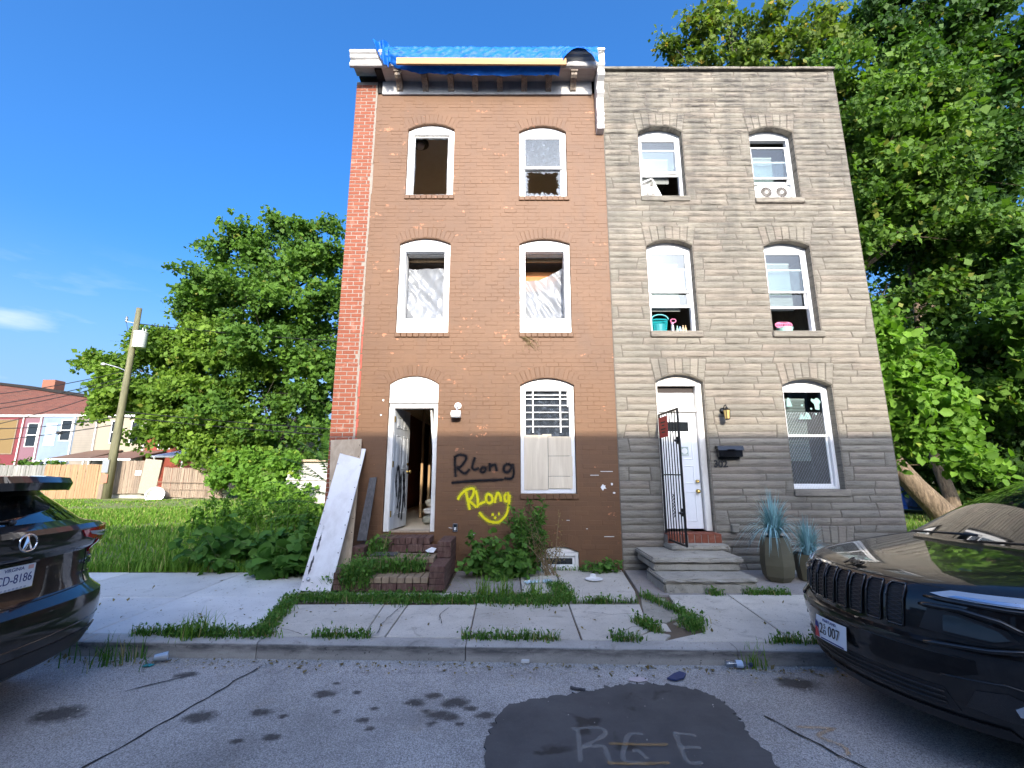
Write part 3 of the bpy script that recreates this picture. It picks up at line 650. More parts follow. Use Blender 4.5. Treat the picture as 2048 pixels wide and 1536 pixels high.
# bare studs and lath in the hall
stb = random.Random(5)
for i in range(7):
    x = -1.95 + i * .13 + stb.uniform(-.03, .03); y = F + 1.9 + stb.uniform(0, .45)
    MB().cbox(x, x + .045, y, y + .09, .57, 3.04, .003).build('stud', M['stud'], bh)
for i in range(5):
    x = -1.55 + i * .05; y = F + 1.5 + i * .03; MB().tube([(x, y, .57), (x + stb.uniform(.0, .1), y + .3, 1.0 + stb.uniform(0, .6))], .018, 4).build('lath_stick', M['stud'], bh)
MB().cbox(-1.24, -1.21, F + .1, F + .125, .57, 2.55, .003).build('loose_trim', M['dirty_white'], bh, M=Matrix.Translation((-1.35, F + .1, 2.55)) @ Matrix.Rotation(radians(-4.5), 4, 'Y') @ Matrix.Translation((1.20, -F - .1, -2.55)))

# ---------------- cornice
CY = F - .40
cb = MB()
prof = [(CY, 9.22), (CY + .02, 9.17), (CY + .05, 9.15), (CY + .05, 9.09), (CY + .02, 9.075), (CY + .02, 9.02), (CY + .035, 9.0), (CY + .07, 8.99), (CY + .07, 9.16), (F + .02, 9.16), (F + .02, 9.30), (CY - .03, 9.30), (CY - .03, 9.25)]
cb.prism(prof, XL - .02, XP - .06, 'x'); co = cb.build('cornice', M['cornice'], bh)
MB().box(-2.46, XP - .16, CY + .071, F - .03, 8.985, 9.0).build('soffit_board', M['soffit'], co)
MB().box(XL + .42, -2.465, CY + .12, F - .01, 9.0, 9.15).box(XS + .02, -2.45, F - .012, F + .004, 8.74, 9.0).build('cavity_darkness', M['black_wood'], co)  # near-black boxes stand for the darkness inside the open soffit
MB().cbox(-2.52, XP - .2, F - .03, F + .004, 8.70, 8.99, .006).build('frieze_board', M['grey_paint'], co)
for k, x in enumerate((-2.17, -1.675, -1.18, -.71, -.235, .235, .705, 1.18)):
    b = MB(); pr = [(F - .03, 8.983), (CY + .1, 8.983), (CY + .1, 8.95), (CY + .12, 8.945), (CY + .125, 8.90), (CY + .17, 8.87), (CY + .25, 8.845), (F - .08, 8.80), (F - .055, 8.765), (F - .03, 8.755)]
    b.prism(pr, x - .055, x - .004, 'x').prism(pr, x + .004, x + .055, 'x').prism([(p[0] + .012, p[1] + .006) for p in pr[1:]] + [(F - .03, 8.98)], x - .004, x + .004, 'x'); b.build('bracket', M['bracket'], co)
    MB().cbox(x - .07, x + .07, CY + .09, CY + .14, 8.955, 8.982, .004).build('bracket_cap', M['bracket'], co)
eb = MB(); pr = [(F - .0, 9.315), (CY - .05, 9.315), (CY - .05, 9.27), (CY + .0, 9.25), (CY + .02, 9.14), (CY + .005, 9.10), (CY - .0, 9.0), (CY + .06, 8.96), (CY + .06, 8.90), (CY + .02, 8.87), (CY + .03, 8.80), (CY + .13, 8.75), (CY + .2, 8.66), (CY + .16, 8.60),
      (CY + .15, 8.53), (CY + .22, 8.48), (CY + .26, 8.42), (CY + .24, 8.20), (CY + .26, 8.18), (CY + .22, 8.16), (CY + .22, 8.11), (CY + .25, 8.08), (CY + .23, 8.06), (CY + .23, 8.0), (CY + .28, 7.95), (CY + .27, 7.86), (F - .0, 7.83)]
eb.prism(pr, XP - .145, XP - .012, 'x'); eb.build('end_bracket', M['white'], co)

# graffiti
BL_L = [[(-0.96, 1.74), (-0.87, 1.79), (-0.77, 1.77), (-0.76, 1.71), (-0.84, 1.6), (-0.89, 1.58), (-0.78, 1.49), (-0.69, 1.56)], [(-0.94, 1.74), (-0.935, 1.6), (-0.92, 1.43)],
[(-0.61, 1.75), (-0.64, 1.65), (-0.65, 1.58), (-0.61, 1.55), (-0.54, 1.58)], [(-0.51, 1.57), (-0.51, 1.52), (-0.46, 1.51), (-0.43, 1.56), (-0.47, 1.59), (-0.51, 1.56)],
[(-0.37, 1.66), (-.365, 1.6), (-0.36, 1.52)], [(-0.36, 1.6), (-0.28, 1.63), (-0.25, 1.52)], [(-0.07, 1.65), (-0.13, 1.6), (-0.12, 1.52), (-0.05, 1.52), (-0.01, 1.6), (-0.07, 1.65)],
[(0.01, 1.65), (0.03, 1.5), (-0.01, 1.41), (-0.13, 1.41)], [(-0.99, 1.34), (-0.64, 1.37), (-0.13, 1.39)]]
YL_L = [[(-0.88, 1.07), (-0.83, 1.15), (-0.75, 1.22), (-0.65, 1.25), (-0.62, 1.22), (-0.64, 1.13), (-0.7, 1.05), (-0.72, 1.03)], [(-0.75, 1.2), (-0.71, 1.04), (-0.68, 0.91)], [(-0.72, 1.06), (-0.65, 1.02), (-0.57, 0.95)],
[(-0.59, 1.22), (-0.56, 1.11), (-0.55, 0.99), (-0.57, 0.95)], [(-0.55, 0.99), (-.49, 1.02), (-0.43, 1.04)], [(-0.41, 1.04), (-0.42, 1.11), (-0.39, 1.16), (-0.33, 1.13), (-0.32, 1.05), (-0.37, 1.02), (-0.41, 1.04)],
[(-0.28, 1.02), (-0.26, 1.12), (-0.23, 1.18), (-0.19, 1.12), (-0.18, 1.04)], [(-0.08, 1.18), (-0.12, 1.13), (-0.11, 1.06), (-0.07, 1.05), (-0.05, 1.12), (-0.08, 1.19)],
[(-0.04, 1.15), (-0.05, 1.01), (-0.08, 0.87), (-0.14, 0.78), (-0.23, 0.72), (-0.37, 0.74), (-0.47, 0.81), (-0.53, 0.88)], [(-.33, .845), (-.31, .84), (-.29, .838)], [(-.285, .80), (-.27, .79), (-.255, .78)], [(-.225, .848), (-.21, .85), (-.195, .855)]]
onwall = lambda x, z, j: (x, F - .0075 - j, z)
for nm_, ll, ww, mm_ in (('black_graffiti', BL_L, .05, 'mist_black'), ('yellow_graffiti', YL_L, .062, 'mist_yellow')): mesh_obj(nm_, strokes_mesh(nm_, ll, ww, lambda x, z, j: (x, F - .0062 - j * .2, z), M[mm_], .2), None, bh)
mesh_obj('black_graffiti', strokes_mesh('black_graffiti', BL_L, .022, onwall, M['spray_black']), None, bh)
mesh_obj('yellow_graffiti', strokes_mesh('yellow_graffiti', YL_L, .026, onwall, M['spray_yellow']), None, bh)
ps = random.Random(31); spl = MB()
for cx_, cz_, r_ in ((1.49, 1.27, .05), (1.63, 1.32, .022), (1.66, 1.18, .02), (-2.17, 2.7, .02), (-2.2, 2.45, .016), (-.62, .54, .02)):
    spl.prism([(cx_ + r_ * ps.uniform(.5, 1.2) * cos(a), cz_ + r_ * ps.uniform(.5, 1.2) * sin(a)) for a in np.linspace(0, 2 * pi, 11)[:-1]], F - .0068, F - .006)
for cx_, cz_, w_ in ((1.55, 1.52, .2), (1.35, 1.46, .14), (1.55, .50, .16), (.9, .75, .05), (1.2, .62, .03)): spl.box(cx_ - w_ / 2, cx_ + w_ / 2, F - .0068, F - .006, cz_ - .004, cz_ + .005)
spl.build('paint_splash', M['white'], bh)

# ================================================================== grey formstone rowhouse
gh = thing('formstone_rowhouse', 'three storey rowhouse faced in grey beige formstone with number 302 and flat parapet', 'house', (4.04, F, 0))
gops = list(G_OP.values())
wall_face('front_wall', M['joint'], gh, XP, XR, -.25, 9.27, gops, F + .012, F + .26)
MB().box(XR - .25, XR - .012, F + .262, F + 9, -.25, 9.27).box(XP, XR - .252, F + 8.8, F + 9, -.25, 9.27).build('side_wall', simple('side wall stucco', (.36, .33, .28), .9, var=.15, bump=.3), gh)
MB().box(XP + .01, XR - .01, F + .27, F + 9, 9.0, 9.08).build('roof', M['black_wood'], gh)
cp = random.Random(2); x = XP + .005
while x < XR:
    w = min(cp.uniform(.6, 1.1), XR + .015 - x); MB().cbox(x, x + w - .006, F - .045, F + .3, 9.272, 9.325 + cp.uniform(-.004, .006), .008).build('coping_stone', M['stone'], gh); x += w
x0, x1, y0, y1 = XP + .05, XR - .27, F + .262, F + 3.2
MB().box(x0, x1, y1, y1 + .08, .2, 8.9).box(x0, x1, y0, y1, 5.9, 6.0).box(x0, x1, y0, y1, 3.25, 3.35).box(x0, x1, y0, y1, 8.55, 8.6).box(3.8, 3.9, y0, y1, .3, 8.9).build('room_wall', M['room_mid'], gh)

stones = []       # (polygon x-z, y)
sr = random.Random(21)
def stone_poly(xa, xb, za, zb, la, lb, ra, rb_): stones.append([(xa + la, za), (xb + ra, za), (xb + rb_, zb), (xa + lb, zb)])
pair_h = .2315; z = -.02; kk = 0
while z < 9.25:
    hp = pair_h if z + pair_h < 9.25 else 9.268 - z; hm = hp * sr.uniform(.46, .54); zs3 = (z, z + hm, z + hp)
    zq = np.linspace(z + .01, z + hp - .01, 5); bl0 = [blocked(gops, t, .27, True, sill=.115) for t in zq]
    allb = [q for b_ in bl0 for q in b_]
    # merge intervals so one straight edge serves the pair unless an edge falls inside it
    def rows_free(zz): return free_runs(XP + .004, XR - .002, blocked(gops, zz, .27, True, sill=.115))
    same = all(len(b_) == len(bl0[0]) and all(abs(b_[i][0] - bl0[0][i][0]) < .03 for i in range(len(b_))) for b_ in bl0)
    if same and kk % 1 == 0:
        for a, b_ in rows_free(z + hp / 2):
            la = lb = 0.
            if sr.random() < .42 and b_ - a > .5:
                w = sr.uniform(.10, .2); s0, s1 = sr.uniform(-.035, .035), sr.uniform(-.035, .035)
                stone_poly(a, a + w, zs3[0], zs3[2], 0, 0, s0, s1); a2 = a + w; l0, l2 = s0, s1
            else: a2 = a; l0 = l2 = 0.
            if sr.random() < .42 and b_ - a2 > .5:
                w = sr.uniform(.10, .2); s0, s1 = sr.uniform(-.035, .035), sr.uniform(-.035, .035)
                stone_poly(b_ - w, b_, zs3[0], zs3[2], s0, s1, 0, 0); b2 = b_ - w; r0, r2 = s0, s1
            else: b2 = b_; r0 = r2 = 0.
            for i in (0, 1):
                lm = l0 + (l2 - l0) * hm / hp; rm = r0 + (r2 - r0) * hm / hp; x = a2; p0, p1 = ((l0, lm), (lm, l2))[i]; e0, e1 = ((r0, rm), (rm, r2))[i]
                while x < b2 - .01:
                    w = sr.uniform(.42, 1.08)
                    if b2 - x - w < .3: w = b2 - x
                    last = x + w >= b2 - .001; s0, s1 = (e0, e1) if last else (sr.uniform(-.03, .03) * (1 if sr.random() < .6 else .1) for _ in (0, 1))
                    stone_poly(x, x + w, zs3[i], zs3[i + 1], p0, p1, s0, s1); p0, p1 = s0, s1; x += w
    else:
        for i in (0, 1):
            for a, b_ in rows_free((zs3[i] + zs3[i + 1]) / 2):
                x = a; p0 = p1 = 0.
                while x < b_ - .01:
                    w = sr.uniform(.3, .8)
                    if b_ - x - w < .24: w = b_ - x
                    last = x + w >= b_ - .001; s0, s1 = (0., 0.) if last else (sr.uniform(-.025, .025), sr.uniform(-.025, .025))
                    stone_poly(x, x + w, zs3[i], zs3[i + 1], p0, p1, s0, s1); p0, p1 = s0, s1; x += w
    z += hp; kk += 1
def stone_mb(p4, y, g_=.0105, d=.022, rgn=sr):
    # four-cornered block with a hewn face: rounded edges, one or two broad waves along its length
    (ax, az), (bx, bz), (cx, cz), (dx, dz) = p4
    g2 = g_ * .48; o4 = [(ax + g_, az + g2), (bx - g_, bz + g2), (cx - g_, cz - g2), (dx + g_, dz - g2)]
    n = 5; V = []; cols = []
    c1, c2 = .012, .018
    for i in range(n + 1):
        t = i / n; lo = (o4[0][0] + (o4[1][0] - o4[0][0]) * t, o4[0][1]); hi = (o4[3][0] + (o4[2][0] - o4[3][0]) * t, o4[2][1]); h = hi[1] - lo[1]
        edge = 0. if i in (0, n) else 1.
        w1, w2 = rgn.uniform(-.0035, .004), rgn.uniform(-.003, .003)
        jz = rgn.uniform(-.004, .003) if edge else 0
        for s, dep in ((0, d), (0, .014), (.22, .0 - .004 * edge + w1 * edge), (.62, -.006 * edge + w2 * edge), (.9, .001), (1, .007), (1, d)):
            z_ = lo[1] + h * s + (jz if s == 0 else 0); x_ = lo[0] + (hi[0] - lo[0]) * s
            if not edge and 0 < s < 1: dep += .005
            V.append((x_, y + dep, z_))
    k = 7; Fc = [(i * k + j, (i + 1) * k + j, (i + 1) * k + j + 1, i * k + j + 1) for i in range(n) for j in range(k - 1)]
    Fc += [tuple(range(k))[::-1], tuple(n * k + j for j in range(k))]
    return MB().add(V, Fc)
def rank(p): 
    zc = sum(q[1] for q in p) / 4; xc = sum(q[0] for q in p) / 4
    hid = (zc < .42 and xc > 4.6) or (zc < .3 and 1.9 < xc < 3.3) or (zc < .6 and xc > 5.6)
    return (hid, -(sqrt((p[1][0] - p[0][0]) * (p[2][1] - p[1][1])) / (F * .98 + (zc - 1.5) * .19)))
stones.sort(key=rank)
rest = MB()
for i, p in enumerate(stones):
    q = stone_mb(p, F + sr.uniform(-.003, .003))
    if i < 298: q.build('stone', M['stone'], gh, sharp=50)
    else: rest.add(q.v, q.f)
rest.build('stonework', M['stone'], gh, sharp=50, kind='stuff')
# voussoirs, sills and reveals
for k, op in G_OP.items():
    _, (cx, cz, R, a) = arch_pts(op); n = 7; top = op[4] + .262
    for i in range(n):
        t0, t1 = -a + 2 * a * i / n, -a + 2 * a * (i + 1) / n; key = i == 3
        xt = [cx + (t * .5 / a) * (op[1] - op[0] + .14) for t in (t0, t1)]
        tp_ = top + (.10 if key else 0)
        p4 = [(cx + R * sin(t0), cz + R * cos(t0) + .003), (cx + R * sin(t1), cz + R * cos(t1) + .003), (xt[1], top - .002), (xt[0], top - .002)]
        (ax, az), (bx, bz), (c_x, c_z), (dx, dz) = p4; g_ = .004; yy = F - .004 + sr.uniform(-.002, .002)
        o4 = [(ax + g_, az), (bx - g_, bz), (c_x - g_, c_z), (dx + g_, dz)]; mx_, mz_ = sum(p[0] for p in o4) / 4, sum(p[1] for p in o4) / 4
        i4 = [(px + (mx_ - px) * .2, pz + (mz_ - pz) * .09) for px, pz in o4]
        MB().add([(p[0], yy + .009, p[1]) for p in o4] + [(p[0], yy, p[1]) for p in i4] + [(p[0], yy + .03, p[1]) for p in o4],
                 [(4, 5, 6, 7)] + [(j, (j + 1) % 4, 4 + (j + 1) % 4, 4 + j) for j in range(4)] + [(8 + j, 8 + (j + 1) % 4, (j + 1) % 4, j) for j in range(4)]).build('arch_stone', M['stone'], gh)
    # stone returns lining the opening
    rv = MB(); zz = op[2]
    while zz < op[3] - .01:
        h = min(sr.uniform(.18, .26), op[3] - zz)
        for xx in (op[0] - .004, op[1] - .008): rv.cbox(xx, xx + .012, F + .012, F + .17, zz + .003, zz + h - .003, .004)
        zz += h
    A = arch_pts(op, 8)[0]
    for i in range(7):
        p, q = A[i], A[i + 1]; rv.add([(p[0], F + .01, p[1] - .006), (q[0], F + .01, q[1] - .006), (q[0], F + .17, q[1] - .006), (p[0], F + .17, p[1] - .006), (p[0], F + .01, p[1] + .01), (q[0], F + .01, q[1] + .01), (q[0], F + .17, q[1] + .01), (p[0], F + .17, p[1] + .01)],
                  [(0, 1, 2, 3), (4, 7, 6, 5), (0, 4, 5, 1), (3, 2, 6, 7), (0, 3, 7, 4), (1, 5, 6, 2)])
    rv.build('reveal_stone', M['stone'], gh)
    if k not in ('door', 'base'): MB().cbox(op[0] - .012, op[1] + .045, F - .028, F + .18, op[2] - .112, op[2] - .002, .012).build('window_sill', M['stone'], gh)

GY = F + .14
def blind(parent, x0, x1, z0, z1, y, pitch=.05, m=None, tilt=.6):
    b = MB(); z = z1
    while z > z0:
        b.add([(x0, y, z), (x1, y, z), (x1, y + .022, z - pitch * .8), (x0, y + .022, z - pitch * .8)], [(0, 1, 2, 3)]); z -= pitch
    b.box(x0, x1, y - .004, y + .02, z1, z1 + .03).build('blind', m or M['blind'], parent)
def sash_window(op, zm, rise=0., drop=0., blinds=(None, None), bx=.78, gl='bright_glass', upper_open=0.):
    w = ring(MB(), op[0] + .008, op[1] - .008, op[2] + .002, op[3] - .006, GY, GY + .09, .06, .035, .06).build('window', M['pvc'], gh)
    arch_panel(op, GY + .006, w, M['pvc']); xa, xb = op[0] + .07, op[1] - .07; zt = op[3] - .068 - upper_open
    ring(MB(), xa, xb, zm, zt, GY + .02, GY + .05, .035, .036, .03).build('sash', M['pvc'], w); pane('pane', w, M[gl], xa + .033, xb - .033, zm + .034, zt - .028, GY + .034)
    zl = op[2] + .038 + rise; zh = zm + .03 + rise
    ring(MB(), xa, xb, zl, zh, GY + .052, GY + .08, .035, .045, .03).build('sash', M['pvc'], w); pane('pane', w, M[gl], xa + .033, xb - .033, zl + .043, zh - .028, GY + .066)
    if blinds[0]: blind(w, xa + .005, xa + (xb - xa) * bx, blinds[0], blinds[1], GY + .12)
    return w
w_tl = sash_window(G_OP['tl'], 7.12, rise=.50, blinds=(7.0, 7.46)); w_tr = sash_window(G_OP['tr'], 7.0, rise=.36, blinds=(6.85, 7.5), bx=.66, upper_open=.13)
w_ml = sash_window(G_OP['ml'], 4.69, rise=.46, blinds=(4.40, 5.27), bx=.8); w_mr = sash_window(G_OP['mr'], 4.69, rise=.44, blinds=(4.40, 5.28), bx=.72, gl='glass')
w_lr = sash_window(G_OP['lr'], 2.10, blinds=(1.7, 2.74), bx=.62, gl='glass')
# expanded-metal guard over the ground floor window
def expanded(name, parent, x0, x1, z0, z1, y, p=.045, q=.036, m=None, th=.0024):
    b = MB(); nx = int((x1 - x0) / p); nz = int((z1 - z0) / q); p = (x1 - x0) / nx; q = (z1 - z0) / nz
    for j in range(nz + 1):
        pts = []
        for i in range(2 * nx + 1): pts.append((x0 + i * p / 2, y + (.004 if (i + j) % 2 else 0), z0 + j * q + (q * .5 if (i + j) % 2 else -q * .5) * .96))
        V = [];
        for x, yy, zz in pts: V += [(x, yy, zz - th), (x, yy + .003, zz + th)]
        b.add(V, [(2 * i, 2 * i + 2, 2 * i + 3, 2 * i + 1) for i in range(2 * nx)])
    return b.build(name, m or M['galv'], parent)
op = G_OP['lr']; gm = simple('grey painted steel mesh', (.62, .64, .66), .5)
expanded('security_mesh', w_lr, op[0] + .02, op[1] - .025, op[2] + .012, 2.50, GY - .012, m=gm)
# window decals on the ground floor pane
dm = simple('pale green decal', (.22, .38, .34), .6); dc = MB(); yd = GY + .030
dc.prism([(4.73, 2.62), (4.83, 2.62), (4.81, 2.70), (4.79, 2.76), (4.77, 2.78), (4.75, 2.74)], yd, yd + .002)
dc.prism([(5.22, 2.57), (5.29, 2.56), (5.30, 2.66), (5.33, 2.70), (5.29, 2.76), (5.25, 2.77), (5.22, 2.74), (5.17, 2.76), (5.16, 2.72), (5.21, 2.66)], yd, yd + .002)
for x, zz in ((5.0, 2.64), (5.15, 2.58), (5.22, 2.49), (5.06, 2.44)): dc.prism([(x + .018 * cos(a), zz + .018 * sin(a)) for a in np.linspace(0, 2 * pi, 9)[:-1]], yd, yd + .002)
dc.prism([(4.92, 2.40), (4.97, 2.50), (5.02, 2.43), (5.05, 2.52), (5.10, 2.50), (5.13, 2.40)], yd, yd + .002); dc.build('window_decal', dm, w_lr)
# basement opening
op = G_OP['base']; w = ring(MB(), op[0] + .01, op[1] - .01, op[2] + .01, op[3] - .01, GY - .05, GY, .04).build('basement_window', M['dirty_white'], gh); arch_panel(op, GY - .05, w, M['white'], .05)
pane('pane', w, M['dark_glass'], op[0] + .05, op[1] - .05, op[2] + .05, op[3] - .05, GY - .02); expanded('window_guard', w, op[0] + .02, op[1] - .02, op[2] + .02, op[3] - .05, GY - .08, m=gm)
# front door, frame, transom
op = G_OP['door']; DY = F + .17
fr = MB().cbox(op[1] - .115, op[1] - .012, F + .10, F + .24, .57, 3.02, .008).cbox(op[0] + .01, op[0] + .06, F + .10, F + .24, .57, 3.02, .008).cbox(op[0] + .062, op[1] - .117, F + .13, F + .24, 2.52, 2.57, .006).build('door_frame', M['dirty_white'], gh)
tp = MB().cbox(op[0] + .062, op[1] - .117, DY + .02, DY + .06, 2.572, 2.86, .01).build('transom_panel', M['white'], gh); arch_panel(op, F + .11, tp, M['dirty_white'], .06, .05)
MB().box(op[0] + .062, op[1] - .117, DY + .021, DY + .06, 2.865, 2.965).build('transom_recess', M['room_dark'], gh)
door = MB().cbox(op[0] + .07, op[1] - .125, DY, DY + .045, .60, 2.515, .004).build('door', M['door_white'], gh); dx0, dx1 = op[0] + .07, op[1] - .125; dm_ = (dx0 + dx1) / 2
for xa, xb in ((dx0 + .09, dm_ - .035), (dm_ + .035, dx1 - .09)):
    for za, zb in ((.72, 1.2), (1.32, 1.62), (1.72, 2.1)):
        ring(MB(), xa, xb, za, zb, DY - .008, DY, .018).build('panel_moulding', M['door_white'], door)
lite = ring(MB(), dx0 + .07, dx1 - .12, 2.17, 2.37, DY - .014, DY, .02).build('door_lite', M['door_white'], door)
pane('pane', lite, M['dark_glass'], dx0 + .09, dx1 - .14, 2.19, 2.35, DY - .008)
MB().box(dm_ + .02, dm_ + .15, DY - .012, DY - .0095, 1.78, 1.93).build('door_sticker', simple('grey green sticker', (.36, .44, .38), .6), door)
MB().prism([(dm_ + .085 + .05 * cos(a), 1.86 + .05 * sin(a)) for a in np.linspace(0, 2 * pi, 17)[:-1]], DY - .0145, DY - .0125).box(dm_ + .03, dm_ + .14, DY - .0145, DY - .0125, 1.788, 1.80).build('sticker_print', M['white'], door)
for zz, r, nm_ in ((1.36, .024, 'deadbolt'), (1.20, .03, 'handle')): MB().lathe([(r, 0), (r * 1.1, -.008), (r * .5, -.014), (r * .5, -.03), (r * .95, -.04), (r * 1.1, -.055), (r * .7, -.068), (0, -.07)], (dx1 - .06, DY, zz), 14, 'y').build(nm_, M['brass'], door, True)
text_obj('house_number', '302', .155, Matrix.Translation((3.425, F - .012, 1.64)) @ FACE_S, M['ink_black'], gh, .006, bold=.004)
n = 8; w_ = (3.28 - 2.43) / n
for i in range(n): MB().cbox(2.43 + i * w_ + .005, 2.43 + (i + 1) * w_ - .005, F - .16 + sr.uniform(-.006, .006), F + .16, .425, .56, .006).build('threshold_brick', M['red_brick'], gh)
MB().box(2.432, 3.278, F - .15, F + .15, .42, .545).build('threshold_mortar', M['mortar'], gh)

# ================================================================== ground, road, kerb, pavement
def struct(o): o['kind'] = 'structure'; return o
kerb_y = lambda x: 4.46 - .036 * x         # street face of the kerb
RZ = -.17
gz = lambda x, y: .004 * max(0, y - 9) + .012 * sin(x * .9) * sin(y * .7)
struct(MB().box(-400, 400, -400, 400, -1.2, -.30).build('ground', M['soil']))
# road: a fine grid near the camera carrying the oil stains, coarse beyond
stains = [(-1.44, 3.875, .11), (-.51, 3.567, .12), (-.72, 3.744, .10), (-.42, 3.744, .14), (-.43, 3.534, .09), (-.19, 3.567, .09), (-1.03, 3.502, .07), (-1.79, 3.6, .1), (-2.17, 3.534, .15), (-2.75, 4.208, .12), (-3.18, 3.567, .22),
          (-1.42, 4.05, .05), (-.62, 3.62, .05), (-.30, 3.66, .07), (-1.25, 3.62, .05), (-1.55, 3.3, .08), (-.95, 3.4, .05), (-.55, 3.45, .05), (-1.75, 3.25, .06), (2.3, 4.05, .2), (-.12, 3.45, .06), (-.35, 3.45, .05), (-1.0, 3.66, .05), (-1.6, 3.55, .05), (-.6, 3.85, .09), (-1.2, 3.9, .05)]
gx = np.arange(-8, 8.01, .035); gy = np.arange(.8, 5.2, .035); XX, YY = np.meshgrid(gx, gy); YY = np.minimum(YY, 4.46 - .036 * XX + .03)
st = np.zeros_like(XX)
for sx_, sy_, r in stains: st = np.maximum(st, 1.15 * np.exp(-(((XX - sx_) / (r * 1.15)) ** 2 + ((YY - sy_) / (r * .8)) ** 2) * .9))
gut = np.clip(1 - (4.46 - .036 * XX - YY) / .16, 0, 1); st = np.maximum(st, gut * .62)
st = np.maximum(st, .62 * np.exp(-((YY - 4.25) / .12) ** 2) * (XX > -2.2) * (XX < .6))
ZZ = RZ + .004 * np.sin(XX * 1.7) * np.sin(YY * 2.3); ny_, nx_ = XX.shape
idx = np.arange(nx_ * ny_).reshape(ny_, nx_); Fq = np.stack([idx[:-1, :-1], idx[:-1, 1:], idx[1:, 1:], idx[1:, :-1]], -1).reshape(-1, 4)
road = mesh_obj('road', np_mesh('road', np.stack([XX, YY, ZZ], -1).reshape(-1, 3), Fq, M['asphalt'], True, {'stain': st.ravel()}), None); struct(road)
MB().box(-200, 200, -4.2, .81, RZ - .1, RZ - .004).box(-200, -7.99, .812, 4.6, RZ - .1, RZ - .004).box(7.99, 200, .812, 4.3, RZ - .1, RZ - .004).build('road_surface', M['asphalt'], road)
rp = random.Random(4)
pl = [(-.17, 2.6), (-.16, 2.986), (-.16, 3.32), (-.05, 3.67), (.2, 3.78), (.444, 3.859), (.62, 3.90), (.732, 3.957), (.9, 4.01), (1.067, 4.025), (1.27, 4.0), (1.434, 3.94), (1.53, 3.82), (1.561, 3.707), (1.57, 3.5), (1.545, 3.32), (1.55, 2.986), (1.6, 2.5), (1.5, 2.0), (.7, 1.75), (0, 2.1)]
dense = []
for i in range(len(pl)):
    a, b_ = pl[i], pl[(i + 1) % len(pl)]
    for t in np.linspace(0, 1, 9)[:-1]: dense.append((a[0] + (b_[0] - a[0]) * t + rp.gauss(0, .013), a[1] + (b_[1] - a[1]) * t + rp.gauss(0, .013)))
pa = struct(MB().prism(dense, RZ - .03, RZ + .011, 'z').build('asphalt_patch', M['patch']))
onpatch = lambda x, y, j: (x, y, RZ + .0125 + j)
RGE = [[(0.43, 3.36), (.42, 3.2), (0.4, 3.01)], [(0.39, 3.36), (0.57, 3.38), (0.6, 3.3), (0.43, 3.16)], [(.43, 3.16), (0.56, 3.17), (0.57, 3.09), (0.58, 2.98)], [(0.85, 3.3), (0.76, 3.3), (0.7, 3.18), (0.66, 3.03), (0.78, 3.0)], [(0.73, 3.12), (.77, 3.12), (0.8, 3.04)],
       [(1.06, 3.33), (1.04, 3.18), (1.02, 3.01)], [(1.02, 3.01), (1.06, 3.0), (1.11, 3.01)], [(1.05, 3.31), (1.11, 3.3), (1.18, 3.28)], [(1.03, 3.15), (1.1, 3.155), (1.16, 3.15)]]
mesh_obj('painted_marking', strokes_mesh('painted_marking', RGE, .022, onpatch, M['faint_white'], .3), None, pa)
mesh_obj('painted_dash', strokes_mesh('painted_dash', [[(0.6, 3.19), (.8, 3.18), (0.97, 3.18)], [(0.55, 3.0), (.7, 2.99), (0.92, 3.0)]], .018, lambda x, y, j: (x, y, RZ + .018 + j), M['faint_orange'], .3), None, pa)
mesh_obj('painted_arrow', strokes_mesh('painted_arrow', [[(1.89, 3.40), (2.02, 3.39), (2.15, 3.38)], [(2.12, 3.37), (1.97, 3.29), (2.05, 3.18), (2.02, 3.09)], [(2.02, 3.09), (1.91, 3.06)]], .02, lambda x, y, j: (x, y, RZ + .009 + j), M['faint_orange'], .3), None, road)
def cracks(name, lines, w, z, parent, m=None):
    r = random.Random(len(lines) * 7 + 1); L2 = []
    for l in lines:
        q = []
        for i in range(len(l) - 1):
            n = max(2, int(math.dist(l[i], l[i + 1]) / .09))
            for t in range(n): u = t / n; q.append((l[i][0] + (l[i + 1][0] - l[i][0]) * u + r.gauss(0, .008), l[i][1] + (l[i + 1][1] - l[i][1]) * u + r.gauss(0, .008)))
        L2.append(q + [l[-1]])
    V, Fs = [], []
    for j, l in enumerate(L2):
        v, f, a = stroke(l, w, .5, j, 2); n = len(V); V += [(p[0], p[1], z + j * .0003) for p in v]; Fs += [tuple(i + n for i in q) for q in f]
    mesh_obj(name, np_mesh(name, np.array(V), np.array(Fs), m or M['crack']), None, parent)
cracks('road_crack', [[(-2.2, 4.36), (-2.3, 3.8), (-2.404, 3.21), (-2.6, 2.3)], [(1.05, 4.2), (1.02, 4.0), (1.09, 3.95)], [(1.75, 3.55), (1.95, 3.1), (2.2, 2.6)], [(-2.75, 4.15), (-3.0, 3.9)]], .007, RZ + .0065, road)

